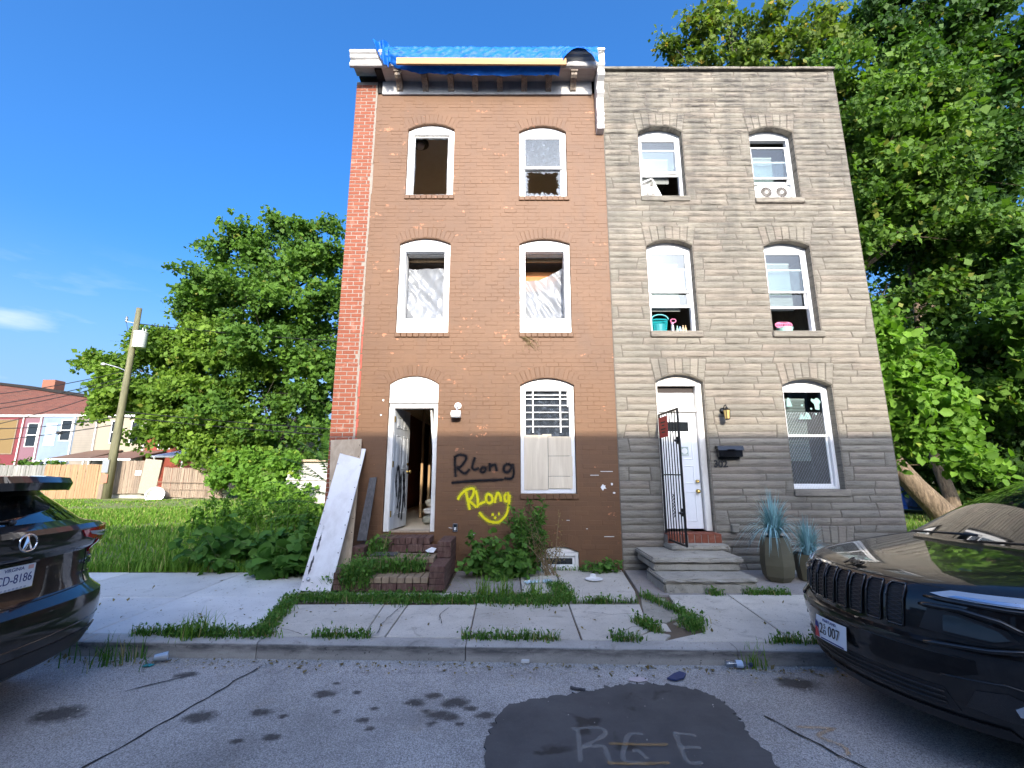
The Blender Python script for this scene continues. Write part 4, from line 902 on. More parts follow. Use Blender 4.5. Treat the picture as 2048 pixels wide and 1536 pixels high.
# kerb stones
kerb = MB(); kx = [-30, -12, -8.2, -5.9, -4.0, -2.35, -.42, 2.0, 4.0, 6.5, 9, 14, 30]
ke = None
kerb = struct(bpy.data.objects.new('kerb', None)); link(kerb)
for a, b_ in zip(kx[:-1], kx[1:]):
    q = MB(); n = max(2, int((b_ - a) / .25)); V = []; r = random.Random(int(a * 10))
    pr = [(.0, RZ - .1), (.0, -.055), (.012, -.04), (.03, -.033), (.155, -.03), (.155, RZ - .1)]
    for i in range(n + 1):
        x = a + .004 + (b_ - a - .008) * i / n; w_ = r.gauss(0, .003); dz = r.gauss(0, .002)
        V += [(x, kerb_y(x) + d + (w_ if d < .1 else 0), z + (dz if z > -.1 else 0)) for d, z in pr]
    k = 6; q.add(V, [(i * k + j, (i + 1) * k + j, (i + 1) * k + (j + 1) % k, i * k + (j + 1) % k) for i in range(n) for j in range(k)] + [tuple(range(k))[::-1], tuple(n * k + j for j in range(k))])
    q.build('kerb_stone', M['kerb'], kerb, sharp=35)

# pavement
pv = struct(bpy.data.objects.new('pavement', None)); link(pv)
MB().prism([(-40, kerb_y(-40) + .1), (30, kerb_y(30) + .1), (30, 7.56), (-40, 7.56)], RZ - .2, -.045, 'z').build('pavement_bed', M['soil'], pv)
pz = lambda y: -.028 + .028 * min(1, max(0, (y - 4.6) / 2.9))
def slab(pts, m, seed=0, tilt=.003, name='paving_slab', ch=.006, lift=0.):
    r = random.Random(seed); tx, ty = r.uniform(-tilt, tilt), r.uniform(-tilt, tilt); n = len(pts); cx, cy = sum(p[0] for p in pts) / n, sum(p[1] for p in pts) / n
    zt = lambda p: pz(p[1]) + lift + tx * (p[0] - cx) + ty * (p[1] - cy)
    inn = []
    for p in pts:
        d = math.dist(p, (cx, cy)) + 1e-6; inn.append((p[0] + (cx - p[0]) * ch * 1.4 / d, p[1] + (cy - p[1]) * ch * 1.4 / d))
    b = MB(); b.add([(p[0], p[1], zt(p) - .09) for p in pts] + [(p[0], p[1], zt(p) - ch) for p in pts] + [(p[0], p[1], zt(p)) for p in inn],
          [tuple(range(2 * n, 3 * n))] + [(i, (i + 1) % n, n + (i + 1) % n, n + i) for i in range(n)] + [(n + i, n + (i + 1) % n, 2 * n + (i + 1) % n, 2 * n + i) for i in range(n)])
    return b.build(name, m, pv)
ky = lambda x: kerb_y(x) + .165
g_ = .006
xsL = [-14, -11.6, -9.6, -7.6, -5.85, -4.1, -2.6]
for i in range(len(xsL) - 1):
    a, b_ = xsL[i] + g_, xsL[i + 1] - g_
    if i == len(xsL) - 2:
        slab([(a, ky(a)), (-2.47, ky(-2.47)), (-2.70, 6.02), (a, 6.02)], M['walk_new'], i); slab([(a, 6.035), (-2.715, 6.035), (-2.78, 6.42), (-2.9, 7.3), (a, 7.35)], M['walk_new'], i + 20)
    else:
        slab([(a, ky(a)), (b_, ky(b_)), (b_, 6.02), (a, 6.02)], M['walk_new'], i); slab([(a, 6.035), (b_, 6.035), (b_, 7.35), (a, 7.35)], M['walk_new'], i + 20)
xo = [(-2.38, -2.62), (-1.42, -1.50), (-1.205, -1.225), (-.405, -.42), (.65, .665)]
for i in range(4):
    (a0, a1), (b0, b1) = xo[i], xo[i + 1]
    slab([(a0 + g_, ky(a0) + .01), (b0 - g_, ky(b0) + .01), (b1 - g_, 5.72), (a1 + g_, 5.72 + rp.uniform(-.03, .03))], M['walk_old'], i + 40, .006)
slab([(.66, ky(.66) + .01), (1.08, ky(1.08) + .01), (1.36, 4.86), (1.50, 5.72), (.672, 5.72)], M['walk_old'], 51)
slab([(1.10, ky(1.1) + .008), (1.42, ky(1.4) + .008), (1.52, 4.72), (1.38, 4.84)], M['walk_old'], 52, .02)
slab([(1.44, ky(1.44) + .008), (2.60, ky(2.6) + .008), (2.72, 6.12), (1.98, 6.12), (1.88, 5.5), (1.93, 5.0), (1.86, 4.78)], M['walk_old'], 53, .003)
slab([(1.53, 5.74), (1.42, 5.22), (1.60, 5.10), (1.86, 5.32), (1.83, 5.62), (1.9, 6.02), (1.62, 6.1)], M['step'], 54, .02, 'broken_slab', lift=-.012)
slab([(1.41, 5.2), (1.38, 4.9), (1.58, 4.86), (1.6, 5.07)], M['walk_old'], 55, .03, 'broken_slab', lift=-.01); slab([(1.63, 5.07), (1.62, 4.92), (1.86, 4.98), (1.86, 5.28)], M['step'], 56, .03, 'broken_slab', lift=-.02)
slab([(2.62, ky(2.6) + .008), (4.3, ky(4.3) + .008), (4.3, 6.12), (2.735, 6.12)], M['walk_old'], 57); slab([(4.312, ky(4.3)), (6.6, ky(6.6)), (6.6, 6.12), (4.312, 6.12)], M['walk_old'], 58); slab([(6.612, ky(6.6)), (12, ky(12)), (12, 6.12), (6.612, 6.12)], M['walk_old'], 59)
# against the walls
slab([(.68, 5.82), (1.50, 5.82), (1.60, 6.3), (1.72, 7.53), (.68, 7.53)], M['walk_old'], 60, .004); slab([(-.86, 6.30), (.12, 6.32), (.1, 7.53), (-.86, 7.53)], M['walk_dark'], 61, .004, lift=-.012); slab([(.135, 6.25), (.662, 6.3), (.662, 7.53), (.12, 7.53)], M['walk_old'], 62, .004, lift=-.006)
slab([(-2.55, 5.9), (-.3, 5.86), (-.3, 6.27), (-2.7, 6.33)], M['walk_old'], 63, .003, lift=-.022)
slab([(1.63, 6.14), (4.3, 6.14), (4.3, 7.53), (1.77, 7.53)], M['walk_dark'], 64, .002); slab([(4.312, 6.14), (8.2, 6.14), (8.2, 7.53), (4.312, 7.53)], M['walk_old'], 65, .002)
cracks('slab_crack', [[(.95, 4.62), (1.2, 4.9), (1.38, 4.86)], [(-1.3, 4.7), (-1.33, 5.1), (-1.27, 5.6)], [(-.72, 5.0), (-.78, 5.3), (-.72, 5.55)], [(.85, 5.4), (1.1, 5.3), (1.3, 5.33)], [(-2.3, 4.85), (-2.1, 4.75), (-2.0, 4.68)], [(2.7, 6.1), (2.72, 6.6), (2.9, 7.4)], [(1.65, 5.4), (1.85, 5.45)]], .0035, -.008, pv)
# lots on both sides of the houses
def sheet_grid(name, x0, x1, y0, y1, st_, m):
    gx = np.arange(x0, x1 + .01, st_); gy = np.arange(y0, y1 + .01, st_); X, Y = np.meshgrid(gx, gy); Z = .002 + .005 * np.maximum(0, Y - 9) + .03 * np.sin(X * .9) * np.sin(Y * .7) * np.clip((Y - 7.6) / 2, 0, 1)
    i = np.arange(X.size).reshape(X.shape); Fq = np.stack([i[:-1, :-1], i[:-1, 1:], i[1:, 1:], i[1:, :-1]], -1).reshape(-1, 4)
    return struct(mesh_obj(name, np_mesh(name, np.stack([X, Y, Z], -1).reshape(-1, 3), Fq, m, True), None))
sheet_grid('empty_lot', -60, XL - .02, 7.36, 46, .4, M['lot']); sheet_grid('wooded_lot', XR + .02, 60, 7.56, 60, .5, M['lot'])

# ================================================================== things on the front of the houses
def T(name, label, cat, group=None): return thing(name, label, cat, (0, 0, 0), group)
# brick stoop
stp = thing('brick_stoop', 'crumbling brown painted brick steps overgrown with weeds below the open door', 'steps', (-1.6, 6.9, 0))
q = random.Random(8)
def brick_row(x0, x1, y0, y1, z0, z1, n, m, name='step_brick', c=.007, jit=.004):
    w = (x1 - x0) / n
    for i in range(n):
        if q.random() < .0: continue
        MB().cbox(x0 + i * w + .004, x0 + (i + 1) * w - .004, y0 + q.uniform(-jit, jit), y1, z0, z1 + q.uniform(-jit, jit), c).build(name, m, stp)
MB().box(-2.16, -1.09, 6.38, 7.53, -.05, .07).box(-2.16, -1.09, 6.74, 7.53, .05, .24).build('rubble_core', M['soil'], stp)
wb = weathered('worn painted brick', (.085, .036, .027), (.30, .21, .15), .5, .85, scale=26); wt = weathered('bare tread brick', (.30, .22, .14), (.10, .06, .045), .7, .85, scale=14)
brick_row(-2.12, -1.10, 6.31, 6.36, -.02, .075, 5, wb); brick_row(-2.12, -1.10, 6.31, 6.62, .078, .155, 10, wt); brick_row(-2.10, -1.10, 6.72, 6.77, .16, .255, 5, wb); brick_row(-2.06, -1.10, 6.72, 7.12, .258, .325, 12, wt)
brick_row(-2.05, -1.10, 7.13, 7.2, .33, .44, 4, wb); brick_row(-2.07, -1.24, 7.15, 7.54, .443, .535, 9, wb)
for (x0, x1) in ((-1.09, -.885), (-2.34, -2.15)):
    for k in range(4):
        if x0 < -2 and k == 3: continue
        MB().cbox(x0, x1, 6.30 + q.uniform(-.005, .005), 6.9, -.01 + k * .0755, .063 + k * .0755, .007).build('cheek_brick', wb, stp)
    for k in range(7 if x0 > -2 else 6): MB().cbox(x0 + .004, x1 - .004, 6.905, 7.535, -.01 + k * .0755, .063 + k * .0755, .007).build('cheek_brick', wb, stp)
tag(MB().cbox(-2.02, -1.66, 6.78, 7.05, .335, .352, .004).build('scrap_board', M['old_plank'], M=Matrix.Identity(4)), 'dark scrap of board lying on the upper brick step', 'board')
# concrete steps
cs = thing('concrete_steps', 'two weathered concrete steps with mossy edges below the white front door', 'steps', (2.6, 6.8, 0))
def worn_block(x0, x1, y0, y1, z0, z1, parent, name):
    me = bpy.data.meshes.new(name); bm = bmesh.new(); bmesh.ops.create_cube(bm, size=1)
    for v in bm.verts: v.co = ((x0 + x1) / 2 + v.co.x * (x1 - x0), (y0 + y1) / 2 + v.co.y * (y1 - y0), (z0 + z1) / 2 + v.co.z * (z1 - z0))
    bmesh.ops.bevel(bm, geom=bm.edges[:], offset=.018, segments=2, affect='EDGES'); 
    for i in range(14): bmesh.ops.bisect_plane(bm, geom=bm.verts[:] + bm.edges[:] + bm.faces[:], plane_co=(x0 + (x1 - x0) * (i + .5) / 14, 0, 0), plane_no=(1, 0, 0))
    r = random.Random(int(z1 * 1000))
    for v in bm.verts: v.co.x += r.gauss(0, .003); v.co.y += r.gauss(0, .005); v.co.z += r.gauss(0, .003) if v.co.z > z0 + .05 else 0
    bm.to_mesh(me); bm.free(); mesh_obj(name, me, M['step'], parent)
worn_block(1.96, 3.15, 6.19, 7.0, -.03, .105, cs, 'step'); worn_block(1.94, 3.17, 6.17, 6.9, .107, .165, cs, 'step_tread')
worn_block(1.97, 3.16, 6.62, 7.5, .167, .275, cs, 'step'); worn_block(1.94, 3.19, 6.58, 7.53, .277, .345, cs, 'step_tread'); worn_block(2.40, 3.30, 7.18, 7.53, .347, .42, cs, 'landing')
# security gate, hinged left, standing open towards the street
gt = thing('security_gate', 'open black iron security gate with red sign in front of the white door', 'gate', (2.46, F - .01, .5))
GM = Matrix.Translation((2.455, F - .02, .46)) @ Matrix.Rotation(radians(-88), 4, 'Z'); GW, GHt = .80, 2.0
b = MB().cbox(0, .03, -.015, .015, 0, GHt, .003).cbox(GW - .03, GW, -.015, .015, 0, GHt, .003).cbox(.031, GW - .031, -.012, .012, 0, .03, .003).cbox(.031, GW - .031, -.012, .012, GHt - .03, GHt, .003).cbox(.031, GW - .031, -.008, .008, 1.0, 1.02, .002)
b.build('gate_frame', M['metal_black'], gt, M=GM)
for i in range(6):
    x = .03 + (GW - .06) * (i + 1) / 7; MB().cbox(x - .007, x + .007, -.007, .007, .03, GHt - .03, .002).build('gate_bar', M['metal_black'], gt, M=GM)
lk = MB()
for zz in (.42, 1.46): lk.cbox(GW - .10, GW - .028, -.022, .022, zz, zz + .11, .004).lathe([(.012, 0), (.02, -.03), (.02, -.05), (0, -.055)], (GW - .02, -.02, zz + .05), 8, 'y')
lk.build('gate_lock', M['metal_black'], gt, M=GM)
sc_ = MB(); xc = .03 + (GW - .06) * 3.5 / 7
for i in range(7):
    for sg in (-1, 1): sc_.tube([(xc + sg * (.012 + .03 * abs(sin(t * 3))) , -.009, .38 + i * .05 + .04 * t) for t in np.linspace(0, 1, 6)], .006, 5)
sc_.build('gate_scroll', M['metal_black'], gt, M=GM)
sg = MB().cbox(.04, .40, -.02, -.014, 1.60, 1.93, .002).build('gate_sign', simple('red sign', (.5, .035, .03), .5), gt, M=GM)
sb = MB()
for zz, w in ((1.83, .2), (1.78, .12), (1.72, .2), (1.67, .16)): sb.box(.22 - w / 2, .22 + w / 2, -.0215, -.0203, zz, zz + .022)
sb.build('sign_print', M['ink_black'], sg, M=GM)
# wall lantern by 302
ln = thing('wall_lantern', 'small black wall lantern with amber glass beside the white door', 'lantern', (3.58, F, 2.45))
lx, ly, lz = 3.54, F - .02, 2.52
MB().lathe([(0, -.028), (.03, -.026), (.05, -.012), (.055, 0), (.055, .008)], (lx, F - .012, lz), 14, 'y').build('back_plate', M['metal_black'], ln, True)
MB().tube([(lx, F - .03, lz), (lx, F - .07, lz + .07), (lx, F - .12, lz + .085), (lx, F - .15, lz + .05)], .008, 6).lathe([(.002, .05), (.012, .045), (.03, .02), (.062, .0), (.058, -.008)], (lx, F - .15, lz + .0), 6).build('lantern_arm', M['metal_black'], ln)
MB().lathe([(.055, -.009), (.04, -.15)], (lx, F - .15, lz), 6).build('lantern_glass', M['gold_glass'], ln)
b = MB()
for k in range(6): a = 2 * pi * k / 6; b.tube([(lx + .057 * cos(a), F - .15 + .057 * sin(a), lz - .008), (lx + .042 * cos(a), F - .15 + .042 * sin(a), lz - .15)], .004, 4)
b.lathe([(.043, -.15), (.036, -.165), (.004, -.17)], (lx, F - .15, lz), 6); b.build('lantern_cage', M['metal_black'], ln)
# mailbox
mb = thing('mailbox', 'black wall mounted letterbox above the house number 302', 'mailbox', (3.56, F, 1.85))
MB().cbox(3.37, 3.76, F - .115, F - .004, 1.755, 1.885, .01).build('box_body', M['black_gloss'], mb); MB().prism([(F - .004, 1.94), (F - .10, 1.93), (F - .135, 1.86), (F - .128, 1.855), (F - .118, 1.888), (F - .004, 1.888)], 3.355, 3.775, 'x').build('box_lid', M['black_gloss'], mb)
MB().cbox(3.50, 3.63, F - .145, F - .134, 1.866, 1.876, .002).build('lid_lip', M['black_gloss'], mb); MB().cbox(3.40, 3.73, F - .05, F - .004, 1.72, 1.754, .004).build('paper_rack', M['metal_black'], mb)
# outlet boxes, floodlight
ob = thing('outlet_box', 'small beige outdoor socket box left of the planters', 'socket', (3.57, F, .62)); MB().cbox(3.50, 3.60, F - .07, F, .57, .69, .006).build('socket_body', M['step'], ob); MB().cbox(3.49, 3.61, F - .085, F - .071, .66, .70, .004).build('socket_lid', M['step'], ob)
ob = thing('switch_box', 'open grey metal electrical box on the brown wall right of the brick steps', 'electrical box', (-.91, F, .64)); ring(MB(), -.945, -.872, .58, .70, F - .03, F - .002, .008).build('box_body', M['galv'], ob); MB().box(-.937, -.88, F - .012, F - .006, .588, .692).build('box_recess', M['dark_glass'], ob); MB().cbox(-.925, -.892, F - .024, F - .013, .60, .645, .004).build('socket_face', M['white'], ob); MB().tube([(-.945, F - .01, .63), (-.99, F - .03, .637), (-1.01, F - .012, .64)], .004, 5).build('wire_end', M['white'], ob)
fl = thing('flood_light', 'white security light fixture on the brown wall right of the door', 'wall light', (-.91, F, 2.55))
MB().lathe([(0, -.03), (.045, -.028), (.06, -.012), (.06, 0)], (-.91, F - .004, 2.60), 18, 'y').build('base_plate', M['white'], fl, True); MB().tube([(-.91, F - .03, 2.59), (-.915, F - .07, 2.55), (-.92, F - .09, 2.51)], .016, 8).build('swivel_arm', M['galv'], fl)
MB().prism([(F - .04, 2.40), (F - .17, 2.405), (F - .185, 2.43), (F - .15, 2.49), (F - .1, 2.515), (F - .05, 2.48)], -1.005, -.85, 'x').build('lamp_housing', M['white'], fl); MB().cbox(-.99, -.865, F - .16, F - .05, 2.392, 2.399, .002).build('lamp_lens', M['clear_lens'], fl)
# leaning boards
def leaning(name, pts_b, pts_t, th, m, label, cat, mb_=None, holes=True):
    # board between two bottom and two top corners
    (a, b_), (c, d) = pts_b, pts_t; A, B, Cc, D = Vector(a), Vector(b_), Vector(d), Vector(c); n = (B - A).cross(D - A).normalized()
    if n.y > 0: n = -n
    t = thing(name, label, cat, A); k = 14; b = MB(); V = []
    for i in range(k + 1):
        u = i / k; p = A.lerp(D, u); r = B.lerp(Cc, u); bow = n * (-.012 * sin(pi * u)); V += [p + bow, r + bow, r + bow - n * th, p + bow - n * th]
    b.add(V, [(4 * i + j, 4 * i + 4 + j, 4 * i + 4 + (j + 1) % 4, 4 * i + (j + 1) % 4) for i in range(k) for j in range(4)] + [(0, 1, 2, 3), (4 * k, 4 * k + 3, 4 * k + 2, 4 * k + 1)])
    b.build('board', m, t)
    if holes:
        s = MB()
        for i in range(11):
            u = .05 + i * .09
            for e in (.05, .95):
                if q.random() < .75: p = A.lerp(D, u).lerp(B.lerp(Cc, u), e) + n * .001; s.lathe([(.008, 0), (.006, .003), (0, .003)], (p.x, p.y - .004, p.z), 6, 'y')
        s.build('nail_hole', M['crack'], t)
    return t, A, B, Cc, D, n
t, A, B, Cc, D, n = leaning('plywood_sheet', ((-2.80, 6.36, -.02), (-2.36, 6.27, -.02)), ((-2.80, F - .055, 1.91), (-2.405, F - .05, 1.885)), .014, M['ply_white'], 'long whitish plywood board leaning on the wall in front of another board', 'board')
kn = MB(); p = A.lerp(D, .07).lerp(B.lerp(Cc, .07), .22) + n * .004; kn.lathe([(.0, -.05), (.022, -.045), (.026, -.03), (.012, -.02), (.012, 0)], tuple(p), 12, 'y'); kn.build('door_knob', M['galv'], t, True)
sm = [[(.16, .10), (.14, .14), (.17, .2)], [(.18, .24), (.2, .28), (.17, .33)], [(.17, .33), (.2, .4)]]
def onboard(u, v, j): p = A.lerp(D, v).lerp(B.lerp(Cc, v), u) + n * (.0025 + j) - n * (.012 * sin(pi * v)); return tuple(p)
mesh_obj('black_smudge', strokes_mesh('black_smudge', sm, .045, onboard, M['smear'], .4), None, t)
leaning('plywood_sheet', ((-2.60, 6.70, -.02), (-2.26, 6.66, -.02)), ((-3.0, F - .024, 2.03), (-2.49, F - .02, 2.05)), .018, M['ply_back'], 'bare plywood board leaning on the brick corner behind the whitish board', 'board')
leaning('old_plank', ((-2.325, 7.10, .52 - .02), (-2.19, 7.12, .5)), ((-2.32, F - .022, 1.42), (-2.205, F - .022, 1.43)), .025, M['old_plank'], 'black weathered plank leaning on the wall beside the open door', 'plank', holes=False)
# tarp and batten on the cornice
CYt = CY - .035
r = np.random.RandomState(3); nu, nv = 150, 40; V = []
wr = [(r.uniform(6, 34), r.uniform(-9, 9), r.uniform(0, 6), r.uniform(.002, .007)) for _ in range(9)]
for j in range(nv + 1):
    for i in range(nu + 1):
        u, v = i / nu, j / nv; x = -2.42 + u * 4.02
        low = 8.85 + .012 * sin(x * 3.1) + .008 * sin(x * 11) - .05 * (x + 2.2) / 3
        if x < -1.75: low = 9.0 - .15 * max(0, (x + 2.25) / .5)
        if x > .9: low = 8.86 + .34 * max(0, sin(min(1, (x - .9) / .66) * pi)) ** .8
        if x < -2.25: low = 9.0
        if v < .35: t_ = v / .35; y, z = F + .35 - (F + .35 - CYt) * t_, 9.325 + .012 * sin(x * 9) * (1 - t_)
        else:
            t_ = (v - .35) / .65; z = 9.325 - (9.325 - low) * t_; flare = max(0, t_ - .64) * (-.32 if x < .9 else .15); y = CYt - .012 - .02 * sin(pi * t_) - flare - (.05 * t_ if x > .95 else 0)
        d = sum(a * sin(kx * x + kz * v * 4 + ph) for kx, kz, ph, a in wr) * (1.7 if v > .3 else .5)
        V.append((x, y - abs(d) * .9, z + d * .4 * (v < .35)))
Fq = [(j * (nu + 1) + i, j * (nu + 1) + i + 1, (j + 1) * (nu + 1) + i + 1, (j + 1) * (nu + 1) + i) for j in range(nv) for i in range(nu)]
tarp = thing('blue_tarp', 'crumpled blue tarpaulin draped over the cornice of the brown house', 'tarp', (-.5, CY, 9.2))
mesh_obj('tarp_sheet', np_mesh('tarp_sheet', V, Fq, M['tarp'], True), None, tarp)
V = []; n1, n2 = 22, 26
for j in range(n2 + 1):
    for i in range(n1 + 1):
        u, v = i / n1, j / n2; z = 9.47 - .06 * abs(sin(u * 7)) - v * .5; x = -2.62 + u * (.30 - .14 * v) + v * .22; y = CYt - .03 - .05 * sin(u * 11 + v * 5) * (1 - .3 * v) - .03 * sin(v * 9 + u * 4); V.append((x, y, z))
Fq = [(j * (n1 + 1) + i, j * (n1 + 1) + i + 1, (j + 1) * (n1 + 1) + i + 1, (j + 1) * (n1 + 1) + i) for j in range(n2) for i in range(n1)]
mesh_obj('tarp_fold', np_mesh('tarp_fold', V, Fq, M['tarp'], False), None, tarp)
tag(MB().cbox(-2.19, .95, CYt - .085, CYt - .045, 8.875, 9.015, .004).build('timber_batten', M['lumber'], M=Matrix.Translation((0, 0, 0)) @ Matrix.Rotation(radians(.35), 4, 'Y')), 'long raw timber batten pinning the blue tarp to the cornice', 'timber')
# ceiling lamp in the open top window
cl = thing('ceiling_lamp', 'round glass ceiling lamp seen through the empty top floor window', 'ceiling lamp', (-1.95, 8.75, 8.4)); MB().lathe([(.19, 0), (.19, -.03), (.15, -.05)], (-1.97, F + .95, 8.42), 20).build('lamp_rim', M['metal_black'], cl, True); MB().lathe([(.10, -.051), (.09, -.10), (.05, -.13), (0, -.135)], (-1.97, F + .95, 8.42), 20).build('lamp_bowl', simple('frosted lamp glass', (.85, .84, .8), .3), cl, True)
# debris in the hall
for i, (x, y, z, a, b_, c_, col, lab) in enumerate(((-1.42, F + 1.25, .57, .50, .4, .16, (.30, .30, .24), 'dark lowest debris sack inside the doorway'), (-1.42, F + 1.28, .73, .48, .4, .13, (.62, .60, .56), 'pale middle debris sack on the heap inside the doorway'), (-1.40, F + 1.3, .86, .46, .4, .16, (.62, .55, .40), 'sunlit tan sack on top of the heap inside the doorway'))):
    me = bpy.data.meshes.new('debris_sack'); bm = bmesh.new(); bmesh.ops.create_icosphere(bm, subdivisions=3, radius=1); rr = random.Random(i)
    for v in bm.verts:
        d = 1 + .08 * sin(v.co.x * 7 + i) * cos(v.co.z * 6 + v.co.y * 5); p_ = [abs(t) ** .6 * (1 if t > 0 else -1) for t in v.co]; v.co = (x + p_[0] * a / 2 * d, y + p_[1] * b_ / 2 * d, z + c_ / 2 + p_[2] * c_ / 2 * d)
    bm.to_mesh(me); bm.free(); me.polygons.foreach_set('use_smooth', [True] * len(me.polygons)); tag(mesh_obj('debris_sack', me, simple('sack cloth', col, .8, var=.2), None), lab, 'sack')

# ---------------- things in and below the stone house windows
op = G_OP['tl']
bf = thing('box_fan', 'tilted white box fan wedged in the half open top window', 'fan', (2.72, GY, 6.6)); FM = Matrix.Translation((2.70, GY - .02, 6.57)) @ Matrix.Rotation(radians(-14), 4, 'Z') @ Matrix.Rotation(radians(-36), 4, 'Y')
FM = Matrix.Translation((2.62, GY + .11, 6.74)) @ Matrix.Rotation(radians(24), 4, 'Z') @ Matrix.Rotation(radians(-33), 4, 'Y')
fw = .25
ring(MB(), -fw, fw, -fw, fw, -.05, .05, .028, c=.012).build('fan_case', M['pvc'], bf, M=FM)
b = MB()
for k in range(1, 9): b.add(*(lambda s: ([v for v in s.v], s.f))(MB().tube([(k * .025 * cos(a), -.046, k * .025 * sin(a)) for a in np.linspace(0, 2 * pi, 25)], .0022, 4)))
for a in np.linspace(0, 2 * pi, 13)[:-1]: b.tube([(.02 * cos(a), -.044, .02 * sin(a)), (.215 * cos(a), -.044, .215 * sin(a))], .002, 4)
b.build('fan_grille', M['dirty_white'], bf, M=FM); b = MB()
for k in range(5):
    a = 2 * pi * k / 5; b.add([(.03 * cos(a), -.01, .03 * sin(a)), (.2 * cos(a - .3), -.02, .2 * sin(a - .3)), (.2 * cos(a + .5), .02, .2 * sin(a + .5)), (.03 * cos(a + .8), .01, .03 * sin(a + .8))], [(0, 1, 2, 3)])
b.lathe([(.045, -.03), (.045, .03), (0, .03)], (0, 0, 0), 14, 'y'); b.build('fan_blade', simple('grey fan blade', (.45, .45, .43), .5), bf, M=FM); MB().box(-fw + .03, fw - .03, .03, .034, -fw + .03, fw - .03).build('fan_back', M['dirty_white'], bf, M=FM)
tf = thing('window_fan', 'white twin window fan at the foot of the right top window', 'fan', (4.95, GY, 6.6)); op = G_OP['tr']; z0 = op[2] + .04
case = MB().cbox(op[0] + .08, op[1] - .08, GY + .035, GY + .07, z0 + .01, z0 + .31, .01).cbox(op[0] + .14, op[1] - .13, GY + .0, GY + .0345, z0, z0 + .31, .012).build('fan_case', M['pvc'], tf)
for cx in (4.80, 5.09):
    MB().lathe([(.118, -.002), (.118, -.012), (.108, -.012), (.108, -.002)], (cx, GY - .001, z0 + .155), 26, 'y', cap=False).build('fan_rim', M['pvc'], tf, True); MB().lathe([(.107, -.001), (.107, -.002), (0, -.002)], (cx, GY - .0005, z0 + .155), 24, 'y').build('fan_well', M['room_dark'], tf)
    b = MB().lathe([(.03, -.005), (.03, -.016), (0, -.018)], (cx, GY, z0 + .155), 14, 'y')
    for a in np.linspace(0, 2 * pi, 19)[:-1]: b.tube([(cx + .028 * cos(a), GY - .008, z0 + .155 + .028 * sin(a)), (cx + .108 * cos(a + .25), GY - .007, z0 + .155 + .108 * sin(a + .25))], .0028, 4)
    b.build('fan_grille', M['dirty_white'], tf)
z0 = G_OP['ml'][2] + .04; yb = GY + .13
def pot(name, label, cat, prof, m, c, n=16, extra=None):
    t = thing(name, label, cat, c); MB().lathe(prof, c, n).build('body', m, t, True)
    if extra: extra(t)
    return t
bk = thing('shopping_basket', 'teal plastic basket standing in the open middle window', 'basket', (2.66, yb, z0)); b = MB()
for k in range(7): t = k / 6; ring_ = [(2.66 + (.13 + .03 * t) * cos(a), yb + .02 + (.07 + .02 * t) * sin(a), z0 + .24 * t) for a in np.linspace(0, 2 * pi, 21)]; b.tube(ring_, .006 if k < 6 else .012, 5)
for a in np.linspace(0, 2 * pi, 25)[:-1]: b.tube([(2.66 + .13 * cos(a), yb + .02 + .07 * sin(a), z0), (2.66 + .16 * cos(a), yb + .02 + .09 * sin(a), z0 + .24)], .005, 4)
b.build('basket_weave', M['teal'], bk); MB().lathe([(.10, .0), (.115, .15)], (2.66, yb + .02, z0), 14).build('basket_liner', simple('deep teal', (.01, .2, .22), .5), bk); MB().tube([(2.66 + .15 * cos(a), yb - .06, z0 + .24 + .09 * sin(a)) for a in np.linspace(0, pi, 12)], .012, 6).build('handle', M['teal'], bk)
pot('drink_bottle', 'silver bottle with pink looped cap right of the teal basket', 'bottle', [(.03, 0), (.034, .02), (.034, .12), (.022, .15), (.022, .17), (0, .17)], simple('silver', (.5, .45, .5), .25, .8), (2.90, yb, z0), extra=lambda t: (MB().lathe([(.026, .171), (.026, .20), (0, .20)], (2.90, yb, z0), 14).build('cap', M['pink'], t), MB().tube([(2.92 + .05 * cos(a), yb, z0 + .235 + .035 * sin(a)) for a in np.linspace(0, 2 * pi, 14)], .008, 5).build('cap_loop', M['pink'], t)))
for x, h, col, lab in ((2.985, .14, (.25, .5, .4), 'small green tinted bottle on the window ledge'), (3.035, .13, (.3, .45, .65), 'small blue bottle on the window ledge'), (3.09, .15, (.6, .45, .28), 'tan jar left of the end bottle on the window ledge'), (3.135, .15, (.45, .32, .16), 'brown bottle at the right end of the window ledge')):
    pot('small_bottle', lab, 'bottle', [(.02, 0), (.022, .01), (.022, h * .6), (.009, h * .8), (.009, h), (0, h)], simple('bottle ' + lab[:12], col, .2), (x, yb, z0), 12)['group'] = 'bottles on the window ledge'
z0 = G_OP['mr'][2] + .04
pk = thing('storage_bin', 'mint basket of pink things behind the right middle window', 'basket', (5.0, GY + .2, z0)); MB().lathe([(.10, 0), (.14, .12), (.15, .125), (.145, .13)], (5.0, GY + .26, z0), 16).build('bin_body', simple('mint plastic', (.35, .6, .52), .5), pk)
b = MB()
for k in range(4): b.tube([(4.92 + .04 * k + .09 * cos(a), GY + .24, z0 + .19 + .05 * sin(a)) for a in np.linspace(0, 2 * pi, 13)], .012, 6)
b.build('pink_loop', M['pink'], pk)
